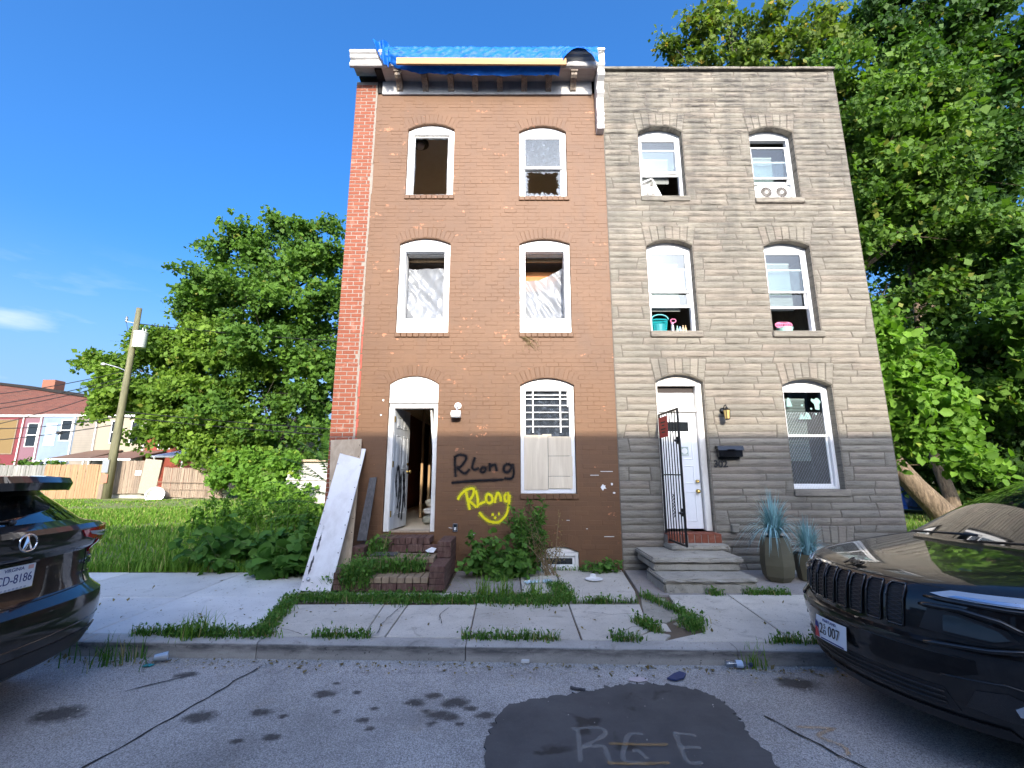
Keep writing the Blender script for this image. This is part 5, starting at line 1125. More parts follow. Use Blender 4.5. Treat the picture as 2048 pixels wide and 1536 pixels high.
# planters with blue ornamental grass
def planter(name, label, c, prof, seed, nbl, L0):
    t = thing(name, label, 'planter', c, 'olive planters with blue grass'); MB().lathe(prof, c, 6, start=.35).build('pot', M['olive_pot'], t)
    zt = prof[-2][1]; MB().lathe([(prof[-2][0] * .86, zt - .03), (0, zt - .02)], c, 6, start=.35).build('potting_soil', M['soil'], t); r = np.random.RandomState(seed); V, Fq, tt = [], [], []
    for i in range(nbl):
        a = r.uniform(0, 2 * pi); rad = r.uniform(0, .07); lean = r.uniform(.05, 1.15); Lb = L0 * r.uniform(.6, 1.15); n = 8; wv = r.uniform(.004, .008); tn = r.rand() * .9; base = len(V)
        dx, dy = cos(a), sin(a) * .75
        for k in range(n + 1):
            s = k / n; out = rad + Lb * (lean * s * .75 * (.4 + .6 * s)); up = Lb * (s * (1.05 - .2 * lean) - lean ** 1.5 * s ** 2.6 * .95); w = wv * (1 - s ** 2.2) + .0006
            px, py, pz_ = c[0] + dx * out, c[1] + dy * out, c[2] + zt - .02 + up; py = min(py, F - .03); V += [(px - dy * w, py + dx * w, pz_), (px + dy * w, py - dx * w, pz_)]; tt += [tn, tn]
        Fq += [(base + 2 * k, base + 2 * k + 1, base + 2 * k + 3, base + 2 * k + 2) for k in range(n)]
    o = mesh_obj('grass_blades', np_mesh('grass_blades', V, Fq, M['blue_grass'], True, {'tint': tt}), None, t); o['kind'] = 'stuff'
planter('planter', 'taller olive faceted planter with blue ornamental grass by the concrete steps', (3.78, 6.82, 0), [(.15, 0), (.20, .07), (.222, .22), (.215, .36), (.18, .60), (.165, .60), (.16, .54)], 1, 420, .66)
planter('planter', 'shorter olive faceted planter with blue grass next to the black car bonnet', (4.27, 6.86, 0), [(.16, 0), (.17, .02), (.215, .36), (.20, .36), (.19, .3)], 2, 320, .52)

# ================================================================== cars: ring lofts.  local: lx back from the visible end, ly across, z up from the road
class Car:
    # rings: z at the visible end, z at the far end, xf, xr, half width, corner depth at the visible end, corner depth at the far end
    def __init__(s, root, rings, X0, Yc, sgn, yaw=0., e=1.):
        s.e = e
        s.root, s.R, s.X0, s.Yc, s.sgn = root, rings, X0, Yc, sgn; s.M = Matrix.Translation((X0, Yc, RZ)) @ Matrix.Rotation(yaw, 4, 'Z')
    def W(s, lx, ly, z): return s.M @ Vector((lx * s.sgn, ly, z))
    def half(s, r, nf=14, ns=14, nr=8):
        zf, zr, xf, xr, w, af, ar = r; P = []
        for t in np.linspace(0, pi / 2, nf): P.append((xf + af * (1 - max(0, cos(t)) ** s.e), w * sin(t) ** s.e))
        for t in np.linspace(0, 1, ns + 2)[1:-1]: P.append((xf + af + (xr - ar - xf - af) * t, w))
        for t in np.linspace(pi / 2, 0, nr): P.append((xr - ar * (1 - cos(t)), w * sin(t)))
        return [(x, y, zf + (zr - zf) * min(1, max(0, (x - xf) / (xr - xf)))) for x, y in P]
    def loop(s, r):
        h = s.half(r); return h + [(x, -y, z) for x, y, z in h[-2:0:-1]]
    def loft(s, sel, name, m, smooth=True, sub=0):
        # sel(ring index, loop index, n) chooses the faces that go to this part
        L_ = [s.loop(r) for r in s.R]; n = len(L_[0]); V = [s.W(*p) for l in L_ for p in l]; Fq = []
        for k in range(len(L_) - 1):
            for i in range(n):
                if sel(k, i, n): Fq.append((k * n + i, k * n + (i + 1) % n, (k + 1) * n + (i + 1) % n, (k + 1) * n + i))
        return V, Fq, n
    def part(s, sel, name, m, caps=True, sharp=28):
        V, Fq, n = s.loft(sel, name, m)
        if caps: Fq = Fq + [tuple(range(n)), tuple(range(len(V) - n, len(V)))]
        used = sorted({i for f in Fq for i in f}); mp_ = {a: b for b, a in enumerate(used)}
        return MB().add([V[i] for i in used], [tuple(mp_[i] for i in f) for f in Fq]).build(name, m, s.root, sharp=sharp)
    def ring_at(s, z):
        R = s.R
        for a, b in zip(R[:-1], R[1:]):
            if a[0] <= z <= b[0] and b[0] > a[0]:
                t = (z - a[0]) / (b[0] - a[0]); return [p + (q - p) * t for p, q in zip(a, b)]
        return R[0] if z < R[0][0] else R[-1]
    def S(s, th, z, off=0.):
        # point on the visible end: th in degrees from the centre line, beyond 90 runs along the flank (1 deg = 1 cm)
        zf, zr, xf, xr, w, af, ar = s.ring_at(z); sg = 1 if th >= 0 else -1; t = abs(th)
        if t <= 90: a = radians(t); ca, sa = max(0, cos(a)), sin(a); lx, ly = xf + af * (1 - ca ** s.e), w * sa ** s.e; nx, ny = -ca ** (2 - s.e) * w, sa ** (2 - s.e) * af; l = sqrt(nx * nx + ny * ny); nx, ny = nx / l, ny / l
        else: lx, ly, nx, ny = xf + af + (t - 90) * .01, w, 0, 1
        return s.W(lx + nx * off, sg * (ly + ny * off), z)
    def patch(s, name, poly, m, off=.006, parent=None, depth=.03, st=4., sz=.03, sharp=35):
        # outline in (degrees, height) laid on the end surface, proud by off, edges turned in by depth
        bm = bmesh.new(); vs = [bm.verts.new((p[0], 0, p[1])) for p in poly]; bm.faces.new(vs)
        a0, a1 = min(p[0] for p in poly), max(p[0] for p in poly); z0, z1 = min(p[1] for p in poly), max(p[1] for p in poly)
        for a in np.arange(math.floor(a0 / st) * st + st, a1, st): bmesh.ops.bisect_plane(bm, geom=bm.verts[:] + bm.edges[:] + bm.faces[:], plane_co=(a, 0, 0), plane_no=(1, 0, 0))
        for z in np.arange(z0 + sz, z1 - sz * .3, sz): bmesh.ops.bisect_plane(bm, geom=bm.verts[:] + bm.edges[:] + bm.faces[:], plane_co=(0, 0, z), plane_no=(0, 0, 1))
        r = bmesh.ops.extrude_edge_only(bm, edges=[e for e in bm.edges if e.is_boundary]); ex = {v for v in r['geom'] if isinstance(v, bmesh.types.BMVert)}
        for v in bm.verts: v.co = s.S(v.co.x, v.co.z, off - depth if v in ex else off)
        bmesh.ops.recalc_face_normals(bm, faces=bm.faces); me = bpy.data.meshes.new(name); bm.to_mesh(me); bm.free(); me.polygons.foreach_set('use_smooth', [True] * len(me.polygons)); me.set_sharp_from_angle(angle=radians(sharp))
        return mesh_obj(name, me, m, parent or s.root)
    def line(s, name, pts, r, m, off=.004, parent=None, n=6, closed=False):
        q = []; pts = pts + [pts[0]] if closed else pts
        for i in range(len(pts) - 1):
            for t in np.linspace(0, 1, 7)[:-1]: q.append(s.S(pts[i][0] + (pts[i + 1][0] - pts[i][0]) * t, pts[i][1] + (pts[i + 1][1] - pts[i][1]) * t, off))
        q.append(s.S(*pts[-1], off)); return MB().tube(q, r, n).build(name, m, parent or s.root, True)
    def wheel(s, lx, side, R=.36, wid=.235):
        track = s.hw + .03 - wid / 2
        c = s.W(lx, side * track, R); y = Vector((0, 1, 0)) * side; o0 = side * wid / 2
        ty = MB().lathe([(R * .66, -wid / 2), (R * .93, -wid / 2), (R, -wid * .38), (R, wid * .38), (R * .93, wid / 2), (R * .66, wid / 2)], tuple(c), 36, 'y'); w = ty.build('wheel', M['rubber'], s.root, sharp=40)
        b = MB().lathe([(R * .67, o0 * .6), (R * .67, o0 * 1.01), (R * .62, o0 * 1.01), (R * .60, o0 * .84), (0, o0 * .84)], tuple(c), 36, 'y')
        for k in range(5):
            a = 2 * pi * k / 5
            for d in (-.12, .12): b.tube([c + Vector((.05 * cos(a), o0 * .95, .05 * sin(a))), c + Vector((R * .63 * cos(a + d), o0 * .98, R * .63 * sin(a + d)))], .018, 6)
        b.lathe([(.06, o0 * .8), (.055, o0 * 1.02), (0, o0 * 1.03)], tuple(c), 16, 'y'); b.build('rim', simple('alloy', (.35, .35, .36), .3, .9), w, sharp=35)
        # arch trim round the wheel
        b = MB(); yb = side * (s.hw + .006); V = []
        for t in np.linspace(-.12, pi + .12, 22):
            for rr, oy in ((R + .045, .0), (R + .045, .012), (R + .10, .012), (R + .115, .0)): V.append(s.W(lx + rr * cos(t), side * (s.hw + .006 + oy), max(.22, R + rr * sin(t))))
        b.add(V, [(4 * i + j, 4 * i + 4 + j, 4 * i + 5 + j, 4 * i + 1 + j) for i in range(21) for j in range(3)]).build('wheel_arch', M['black_plastic'], s.root)
        c0 = s.W(lx, side * (s.hw + .002), 0); b = MB(); V = []
        for t in np.linspace(.0, pi, 22):
            for rr in (R * .9, R + .05): p = s.W(lx + rr * cos(t), side * (s.hw + .003), max(.24, R + rr * sin(t))); V.append(p)
        b.add(V, [(2 * i, 2 * i + 2, 2 * i + 3, 2 * i + 1) for i in range(21)]).build('wheel_well', M['crack'], s.root)  # dark ring on the flank stands for shade inside the wheel well
PL_V = lambda s: s

# ---------------- black car parked right, nose towards the left
jr = thing('parked_car', 'black suv with seven slot grille parked at right facing the brick steps', 'car', (2.3, 3.46, RZ))
J = [(.22, .22, .22, 4.50, .76, .55, .4), (.26, .26, .10, 4.56, .85, .6, .4), (.33, .33, .055, 4.58, .88, .62, .4), (.42, .42, .03, 4.60, .905, .62, .4), (.55, .55, .01, 4.61, .92, .62, .4), (.665, .665, .0, 4.61, .925, .62, .4), (.695, .70, .005, 4.61, .925, .62, .4),
     (.71, .75, .05, 4.60, .922, .62, .4), (.80, .86, .055, 4.58, .925, .62, .4), (.90, .95, .07, 4.56, .93, .62, .4), (.97, 1.03, .10, 4.54, .925, .62, .4), (1.005, 1.07, .14, 4.53, .905, .62, .4), (1.03, 1.09, .20, 4.52, .885, .60, .4),
     (1.055, 1.10, .32, 4.50, .86, .55, .4), (1.085, 1.11, .55, 4.50, .835, .45, .4), (1.115, 1.12, .78, 4.50, .82, .36, .4), (1.14, 1.13, .98, 4.50, .81, .30, .4), (1.155, 1.15, 1.10, 4.50, .80, .26, .4),
     (1.17, 1.18, 1.13, 4.48, .795, .24, .4), (1.33, 1.33, 1.42, 4.38, .755, .25, .35), (1.48, 1.48, 1.72, 4.25, .705, .25, .3), (1.595, 1.58, 2.0, 4.1, .65, .25, .3), (1.645, 1.62, 2.22, 4.0, .58, .25, .3), (1.67, 1.645, 2.55, 3.85, .45, .25, .2), (1.68, 1.66, 2.95, 3.6, .2, .1, .1)]
jc = Car(jr, J, 2.30, 3.455, 1, radians(0)); jc.hw = .925
nh = 36; ws = lambda k, i, n: 18 <= k <= 20 and (i < 12 or i > n - 13)
sw = lambda k, i, n: 18 <= k <= 20 and not ws(k, i, n) and (15 <= min(i, n - i - 1) <= 33) and min(i, n - i - 1) not in (20, 21, 27)
jb = jc.part(lambda k, i, n: not ws(k, i, n) and not sw(k, i, n), 'body', M['car'])
jc.part(ws, 'windshield', M['car_glass'], False); jc.part(sw, 'side_window', M['car_glass'], False)
# wipers and cowl
for ya, yb in ((.62, .05), (-.02, -.6)):
    MB().tube([jc.W(1.10 + .14 * ya * ya, ya, 1.18), jc.W(1.13 + .1 * ((ya + yb) / 2) ** 2, (ya + yb) / 2, 1.20), jc.W(1.15 + .1 * yb * yb, yb, 1.215)], .009, 6).build('wiper', M['black_plastic'], jr, True)
jc.part(lambda k, i, n: False, 'x', None, False) if False else None
for sd in (1, -1):
    L_ = [jc.loop(J[k]) for k in range(10, 18)]; MB().tube([jc.W(*((p[11][0], sd * p[11][1], p[11][2]))) for p in L_], .0045, 5).build('bonnet_seam', M['crack'], jr, True)
jc.line('bonnet_lip', [(-40, .995), (-20, 1.0), (0, 1.0), (20, 1.0), (40, .995)], .003, M['crack'], .0)
# grille: seven slots bent over the bonnet edge
for k in range(7):
    y = (k - 3) * .128; w = .046
    th = lambda yy: math.degrees(asin(max(-1, min(1, yy / .925))))
    t0, t1 = th(y - w), th(y + w); poly = [(t0 + .3, .745), (t1 - .3, .745), (t1, .78), (t1, .955), (t1 - .6, .985), (t0 + .6, .985), (t0, .955), (t0, .78)]
    sl = jc.patch('grille_slot', poly, M['crack'], .004, depth=.02, st=3, sz=.03); jc.line('slot_rim', poly, .0065, M['black_gloss'], .008, sl, 6, True)  # dark patch paints the shade inside each slot
    mh = MB()
    for i in range(9):
        zz = .76 + i * .026
        for (ta, tb, dz) in ((t0, t1, .026), (t1, t0, .026)): mh.tube([jc.S(ta + (tb - ta) * .05, zz, .006), jc.S(ta + (tb - ta) * .95, min(.98, zz + dz), .006)], .0025, 3)
    mh.build('slot_mesh', M['black_plastic'], sl)
    jc.line('slot_trim', [(t1 - .1, .90), (t1, .955), (t1 - .6, .985), (t0 + .6, .985)], .0075, M['chrome'] if False else M['black_gloss'], .014, sl)
text_obj('bonnet_badge', 'Jeep', .085, Matrix.Translation(jc.W(.19, 0, 1.043)) @ Matrix.Rotation(radians(-90), 4, 'Z') @ Matrix.Rotation(radians(26), 4, 'X'), M['black_plastic'], jr, .004, bold=.002)
# bumper: step, plate panel, intakes, lamps
jc.patch('bumper_band', [(-52, .60), (52, .60), (52, .655), (-52, .655)], M['car'], .008)
jc.patch('lower_intake', [(-44, .36), (44, .36), (40, .47), (-40, .47)], M['black_plastic'], .003)
for k in range(3): jc.line('intake_bar', [(-40, .385 + k * .03), (0, .385 + k * .03), (40, .385 + k * .03)], .006, M['black_plastic'], .008)
jc.patch('chin_guard', [(-62, .27), (62, .27), (58, .325), (-58, .325)], M['black_plastic'], .014)
for sgn in (-1, 1):
    f = lambda pts: [(sgn * a, z) for a, z in (pts if sgn > 0 else pts)]
    ht = jc.patch('headlight', f([(36, .965), (40, .955), (60, .95), (92, .952), (116, .965), (116, .995), (90, 1.003), (60, .998), (42, .992)]), M['clear_lens'], .008, depth=.02)
    jc.patch('light_strip', f([(42, .962), (60, .958), (88, .96), (86, .976), (60, .974), (44, .972)]), simple('blue tinted reflector', (.2, .36, .62), .15, coat=1.), .012, ht, .005)
    jc.patch('turn_signal', f([(86, .958), (112, .966), (112, .986), (84, .984)]), M['amber'], .0125, ht, .005)
    jc.line('lamp_brow', f([(34, .94), (60, .93), (84, .93)]), [.006] + [.013] * 11 + [.006], M['car'], .004, n=10)
    jc.patch('lamp_pod', f([(33, .76), (58, .745), (64, .775), (60, .83), (46, .875), (36, .885)]), M['black_plastic'], .006)
    jc.line('pod_brow', f([(33, .895), (46, .9), (58, .87), (66, .82)]), [.008] + [.016] * 17 + [.006], M['car'], .008, n=10)
    jc.patch('projector_lamp', f([(41, .775), (56, .765), (61, .785), (57, .825), (45, .865), (41, .86)]), M['dark_lens'], .014)
    jc.line('bumper_lip', f([(36, .70), (54, .715), (66, .742)]), [.008] + [.014] * 11 + [.005], M['car'], .02, n=10)
    fp = jc.patch('fog_recess', f([(46, .40), (60, .37), (70, .39), (72, .46), (60, .52), (50, .50)]), M['black_gloss'], .006)
    jc.patch('fog_lamp', f([(62, .415), (68, .42), (69, .46), (64, .475), (61, .45)]), M['clear_lens'], .012, fp)
    jc.line('fascia_crease', f([(40, .54), (60, .56), (78, .52), (92, .50)]), .006, M['car'], .0)
    mm = thing
    b = MB().lathe([(.0, -.09), (.06, -.085), (.085, -.04), (.09, .03), (.07, .07), (0, .075)], tuple(jc.W(1.74, sgn * .97, 1.09)), 14, 'y'); b.tube([jc.W(1.72, sgn * .86, 1.06), jc.W(1.72, sgn * .95, 1.08)], .03, 8); b.build('wing_mirror', M['car'], jr, True)
    for lx in (.97, 3.68): jc.wheel(lx, sgn)
    jc.line('door_seam', [(sgn * 170, .34), (sgn * 172, .7), (sgn * 176, .95)], .003, M['crack'], .002)
# plate, bent
PM = Matrix.Translation(jc.W(-.022, .06, .555)) @ Matrix.Rotation(radians(-90), 4, 'Z') @ Matrix.Rotation(radians(84), 4, 'X')
n = 12; V = []
for k in (0, 1):
    for i in range(n + 1):
        x = -.152 + .304 * i / n; bow = .008 * cos(x * 9) - .012 * max(0, x - .07) * 8 * .5
        for yv in (-.076, .076): V.append(PM @ Vector((x, yv, bow - .002 * k)))
m2 = 2 * (n + 1)
plt = MB().add(V, [(2 * i, 2 * i + 2, 2 * i + 3, 2 * i + 1) for i in range(n)] + [(m2 + 2 * i, m2 + 2 * i + 1, m2 + 2 * i + 3, m2 + 2 * i + 2) for i in range(n)] + [(2 * i, m2 + 2 * i, m2 + 2 * i + 2, 2 * i + 2) for i in range(n)] + [(2 * i + 1, 2 * i + 3, m2 + 2 * i + 3, m2 + 2 * i + 1) for i in range(n)]).build('number_plate', M['plate'], jr)
tm = lambda x, y, z=.0105: PM @ Matrix.Translation((x, y, z))
text_obj('plate_text', 'MARYLAND', .026, tm(0, .056), M['navy'], plt, .0006); text_obj('plate_text', '2', .098, tm(-.085, -.005), M['ink_black'], plt, .0006, sx=.8); text_obj('plate_text', '5', .046, tm(-.048, .018), M['ink_black'], plt, .0006); text_obj('plate_text', 'D', .046, tm(-.048, -.024), M['ink_black'], plt, .0006); text_obj('plate_text', '007', .098, tm(.045, -.005, .0115), M['ink_black'], plt, .0006, sx=.8)
MB().add([tm(*p) @ Vector((0, 0, 0)) for p in ((-.148, -.07), (-.10, -.07), (-.118, -.02), (-.148, .03))], [(0, 1, 2, 3)]).build('plate_flag', M['red_ink'], plt); MB().add([tm(x, y, .0108) @ Vector((0, 0, 0)) for x, y in ((-.148, .05), (-.12, .03), (-.11, -.01), (-.148, .0))], [(0, 1, 2, 3)]).build('plate_flag', M['navy'], plt)
MB().add([tm(x, y, .009) @ Vector((0, 0, 0)) for x, y in ((-.09, -.071), (.14, -.071), (.14, -.062), (-.09, -.062))], [(0, 1, 2, 3)]).build('plate_strip', M['navy'], plt)

# ---------------- black car parked left, tail towards the right
ar = thing('parked_car', 'black suv with oval tail badge parked at left with its tail towards the steps', 'car', (-3.3, 3.25, RZ))
A_ = [(.30, .24, .14, 4.55, .80, .34, .5), (.36, .28, .05, 4.6, .87, .34, .5), (.46, .40, .015, 4.64, .92, .34, .5), (.60, .60, .0, 4.66, .945, .34, .5), (.68, .68, .0, 4.66, .95, .34, .5), (.735, .75, .01, 4.65, .95, .34, .5), (.765, .80, .055, 4.63, .945, .34, .5), (.80, .84, .10, 4.60, .94, .34, .5),
      (.88, .90, .135, 4.55, .94, .34, .5), (1.06, .96, .135, 4.4, .94, .34, .5), (1.10, .99, .085, 4.3, .945, .34, .5), (1.16, 1.0, .06, 4.2, .95, .34, .5), (1.24, 1.02, .055, 4.0, .945, .34, .45), (1.275, 1.05, .08, 3.85, .92, .34, .4), (1.30, 1.08, .13, 3.6, .885, .5, .4),
      (1.315, 1.10, .16, 3.35, .86, .48, .35), (1.50, 1.40, .40, 2.85, .745, .42, .3), (1.58, 1.53, .47, 2.62, .70, .42, .3), (1.63, 1.60, .54, 2.45, .64, .4, .3), (1.66, 1.645, .72, 2.25, .50, .3, .2), (1.675, 1.67, 1.0, 2.0, .2, .1, .1)]
ac = Car(ar, A_, -3.25, 3.25, -1, radians(5), .8); ac.hw = .95
rw = lambda k, i, n: k == 15 and (i < 12 or i > n - 13)
sw2 = lambda k, i, n: k == 15 and not rw(k, i, n) and 14 <= min(i, n - i - 1) <= 33 and min(i, n - i - 1) not in (19, 25)
ac.part(lambda k, i, n: not rw(k, i, n) and not sw2(k, i, n), 'body', M['car']); ac.part(rw, 'rear_window', M['car_glass'], False); ac.part(sw2, 'side_window', M['car_glass'], False)
# roof spoiler
V = []; n = 20
for i in range(n + 1):
    t = -1 + 2 * i / n; y = .70 * t; e = .17 * t * t + .05 * max(0, abs(t) - .9) * 10 * .6
    for lx, z in ((.62, 1.645), (.235 + e, 1.645 - .02 * t * t), (.205 + e, 1.60 - .015 * t * t), (.225 + e, 1.545 - .02 * t * t), (.46, 1.53)): V.append(ac.W(lx, y, z))
MB().add(V, [(5 * i + j, 5 * i + 5 + j, 5 * i + 5 + (j + 1) % 5, 5 * i + (j + 1) % 5) for i in range(n) for j in range(5)] + [(0, 1, 2, 3, 4), tuple(5 * n + j for j in range(5))]).build('roof_spoiler', M['car'], ar, sharp=40)
for sgn in (-1, 1):
    f = lambda pts: [(sgn * a, z) for a, z in pts]
    tl = ac.patch('tail_light', f([(24, 1.225), (27, 1.175), (36, 1.145), (45, 1.135), (47, 1.03), (56, .985), (76, 1.04), (98, 1.22), (80, 1.245), (46, 1.24)]), M['red_lens'], .012, depth=.02)
    ac.patch('lamp_insert', f([(29, 1.215), (32, 1.188), (42, 1.163), (58, 1.152), (70, 1.17), (72, 1.19), (46, 1.2)]), M['clear_lens'], .017, tl, .006)
    ac.patch('lamp_insert', f([(36, 1.192), (46, 1.176), (60, 1.166), (62, 1.178), (46, 1.188)]), M['dark_lens'], .021, tl, .005)
    ac.line('tail_seam', f([(43, .81), (45, .95), (44, 1.1), (40, 1.18)]), .003, M['crack'], .001)
    ac.patch('rear_reflector', f([(66, .56), (82, .60), (84, .64), (70, .60)]), simple('dim red reflector', (.16, .02, .02), .2, coat=1.), .005)
    ep = ac.patch('exhaust_tip', f([(62, .40), (74, .40), (76, .46), (64, .47)]), M['chrome'], .012); ac.patch('exhaust_bore', f([(63.5, .41), (73, .41), (74.5, .452), (65, .46)]), M['crack'], .014, ep, .003)
    for lx in (1.0, 3.72): ac.wheel(lx, sgn, .37)
ac.patch('lower_diffuser', [(-58, .33), (58, .33), (60, .47), (-60, .47)], M['black_plastic'], .006)
ac.line('bumper_crease', [(-70, .56), (0, .53), (70, .56)], .006, M['car'], .0)
ac.line('tailgate_seam', [(-46, .80), (0, .785), (46, .80)], .004, M['crack'], .001)
# emblem, plate, badges on the tail (read from the right, so x runs with +Y)
EM = Matrix.Translation(ac.W(.04, -.03, 1.205)) @ Matrix.Rotation(radians(95), 4, 'Z') @ Matrix.Rotation(radians(84), 4, 'X')
em = MB().tube([EM @ Vector((.062 * cos(a), .052 * sin(a) - .006 * (sin(a) < 0) , .006)) for a in np.linspace(0, 2 * pi, 29)], .0065, 8).build('tail_emblem', M['chrome'], ar, True)
MB().add([EM @ Vector(p) for p in ((-.006, .046, .006), (.006, .046, .006), (.036, -.045, .004), (.018, -.045, .008), (.0, -.012, .010), (-.018, -.045, .008), (-.036, -.045, .004), (0, .01, .014))], [(0, 1, 7), (1, 2, 7), (2, 3, 7), (3, 4, 7), (4, 5, 7), (5, 6, 7), (6, 0, 7)]).tube([EM @ Vector((-.014, -.012, .01)), EM @ Vector((.014, -.012, .01))], .004, 6).build('emblem_mark', M['chrome'], em)
PM = Matrix.Translation(ac.W(.128, .015, .965)) @ Matrix.Rotation(radians(95), 4, 'Z') @ Matrix.Rotation(radians(90), 4, 'X')
pr = MB().cbox(-.155, .155, -.079, .079, -.004, .004, .003); plt = MB().add([PM @ Vector(v) for v in pr.v], pr.f).build('number_plate', M['plate'], ar)
tm = lambda x, y, z=.005: PM @ Matrix.Translation((x, y, z))
text_obj('plate_text', 'VIRGINIA', .032, tm(-.0, .057), M['navy'], plt, .0006, sx=1.05); text_obj('plate_text', 'CD-8186', .082, tm(.138, -.008), M['navy'], plt, .0006, align='RIGHT', sx=.82)
b = MB()
for i in range(9): x = -.12 + i * .027; b.add([tm(x, -.068) @ Vector(p) for p in ((-.009, -.004, 0), (.009, -.004, 0), (.009, .006, 0), (-.009, .006, 0))], [(0, 1, 2, 3)])
b.build('plate_print', simple('faded plate print', (.42, .45, .52), .5), plt); MB().add([tm(.118, .058) @ Vector(p) for p in ((-.02, -.013, 0), (.02, -.013, 0), (.02, .013, 0), (-.02, .013, 0))], [(0, 1, 2, 3)]).build('plate_sticker', simple('faded orange sticker', (.7, .4, .34), .5), plt)
def badge(s, th, z, size):
    p = ac.S(th, z, .012); p2 = ac.S(th + 2, z, .012); d = (p2 - p); ang = math.atan2(d.y, d.x); text_obj('tail_badge', s, size, Matrix.Translation(p) @ Matrix.Rotation(ang, 4, 'Z') @ Matrix.Rotation(pi / 2, 4, 'X'), M['chrome'], ar, .003, bold=.001, sx=1.3)
badge('RDX', 48, .955, .055); badge('SH-AWD', 46, .875, .026)
MB().tube([ac.W(.19, -.38, 1.335), ac.W(.20, -.2, 1.35), ac.W(.18, -.02, 1.34)], .009, 8).lathe([(.022, -.01), (.02, .012), (0, .016)], tuple(ac.W(.17, -.02, 1.335)), 12, 'x').build('rear_wiper', M['black_plastic'], ar, True)

# ================================================================== vegetation
def leaf_arrays(P, size, rs, up=.35, face=None, ar=.42, six=False, droop=.25):
    # P (n,3) leaf bases -> vertices, quads; blades bent along the midrib, turned mostly up and towards `face`
    n = len(P); a = rs.normal(size=(n, 3)); a[:, 2] -= droop; a /= np.linalg.norm(a, axis=1)[:, None]
    nn = rs.normal(size=(n, 3)) * .75; nn[:, 2] += up
    if face is not None: nn += face
    nn -= a * (nn * a).sum(1)[:, None]; nn /= np.linalg.norm(nn, axis=1)[:, None] + 1e-9; b = np.cross(nn, a)
    s = (size * rs.uniform(.5, 1.4, n))[:, None]; f = nn * s * .10
    if six:
        V = np.stack([P, P + a * s * .28 + b * s * ar * .85 + f, P + a * s * .68 + b * s * ar * .7 + f, P + a * s - f * .6, P + a * s * .68 - b * s * ar * .7 + f, P + a * s * .28 - b * s * ar * .85 + f], 1).reshape(-1, 3)
        i = np.arange(n)[:, None] * 6; Fq = np.concatenate([i + [0, 1, 2, 3], i + [0, 3, 4, 5]]); return V, Fq, 6
    V = np.stack([P, P + a * s * .45 + b * s * ar + f, P + a * s, P + a * s * .45 - b * s * ar + f], 1).reshape(-1, 3)
    i = np.arange(n)[:, None] * 4; return V, i + [0, 1, 2, 3], 4

def crown_points(lobes, n, rs, spray=.45, per=26, shell=.55):
    # leaf positions: each lobe is a cloud of boughs, each bough a cloud of sprays, with open air between the boughs
    vol = np.array([l[3] ** 2 for l in lobes]); cnt = np.maximum(3, (n / per * vol / vol.sum())).astype(int); out = []; cl = []
    for l, c in zip(lobes, cnt):
        R = l[3]; nb = int(7 + 5 * R); u = rs.normal(size=(nb, 3)); u /= np.linalg.norm(u, axis=1)[:, None]; bc = np.array(l[:3]) + u * (R * (shell + (1.05 - shell) * rs.rand(nb) ** .6))[:, None] * [1, 1, .85]
        br = R * rs.uniform(.20, .40, nb); bt = rs.rand(nb); w = br ** 2; k = rs.choice(nb, c, p=w / w.sum()); v = rs.normal(size=(c, 3)); v /= np.linalg.norm(v, axis=1)[:, None]
        ctr = bc[k] + v * (br[k] * rs.uniform(.35, 1.05, c))[:, None] * [1.15, 1.15, .7]; d = v * .6 + u[k] * .6 + rs.normal(size=(c, 3)) * .35; d[:, 2] -= .2; d /= np.linalg.norm(d, axis=1)[:, None]
        t = rs.uniform(-1, 1, (c, per, 1)); p = ctr[:, None] + d[:, None] * t * spray + rs.normal(size=(c, per, 3)) * spray * np.array([.3, .3, .16]) * (1.1 - .5 * np.abs(t)); out.append(p.reshape(-1, 3)); cl.append(np.repeat(.65 * bt[k] + .35 * rs.rand(c), per))
    return np.concatenate(out), np.concatenate(cl)

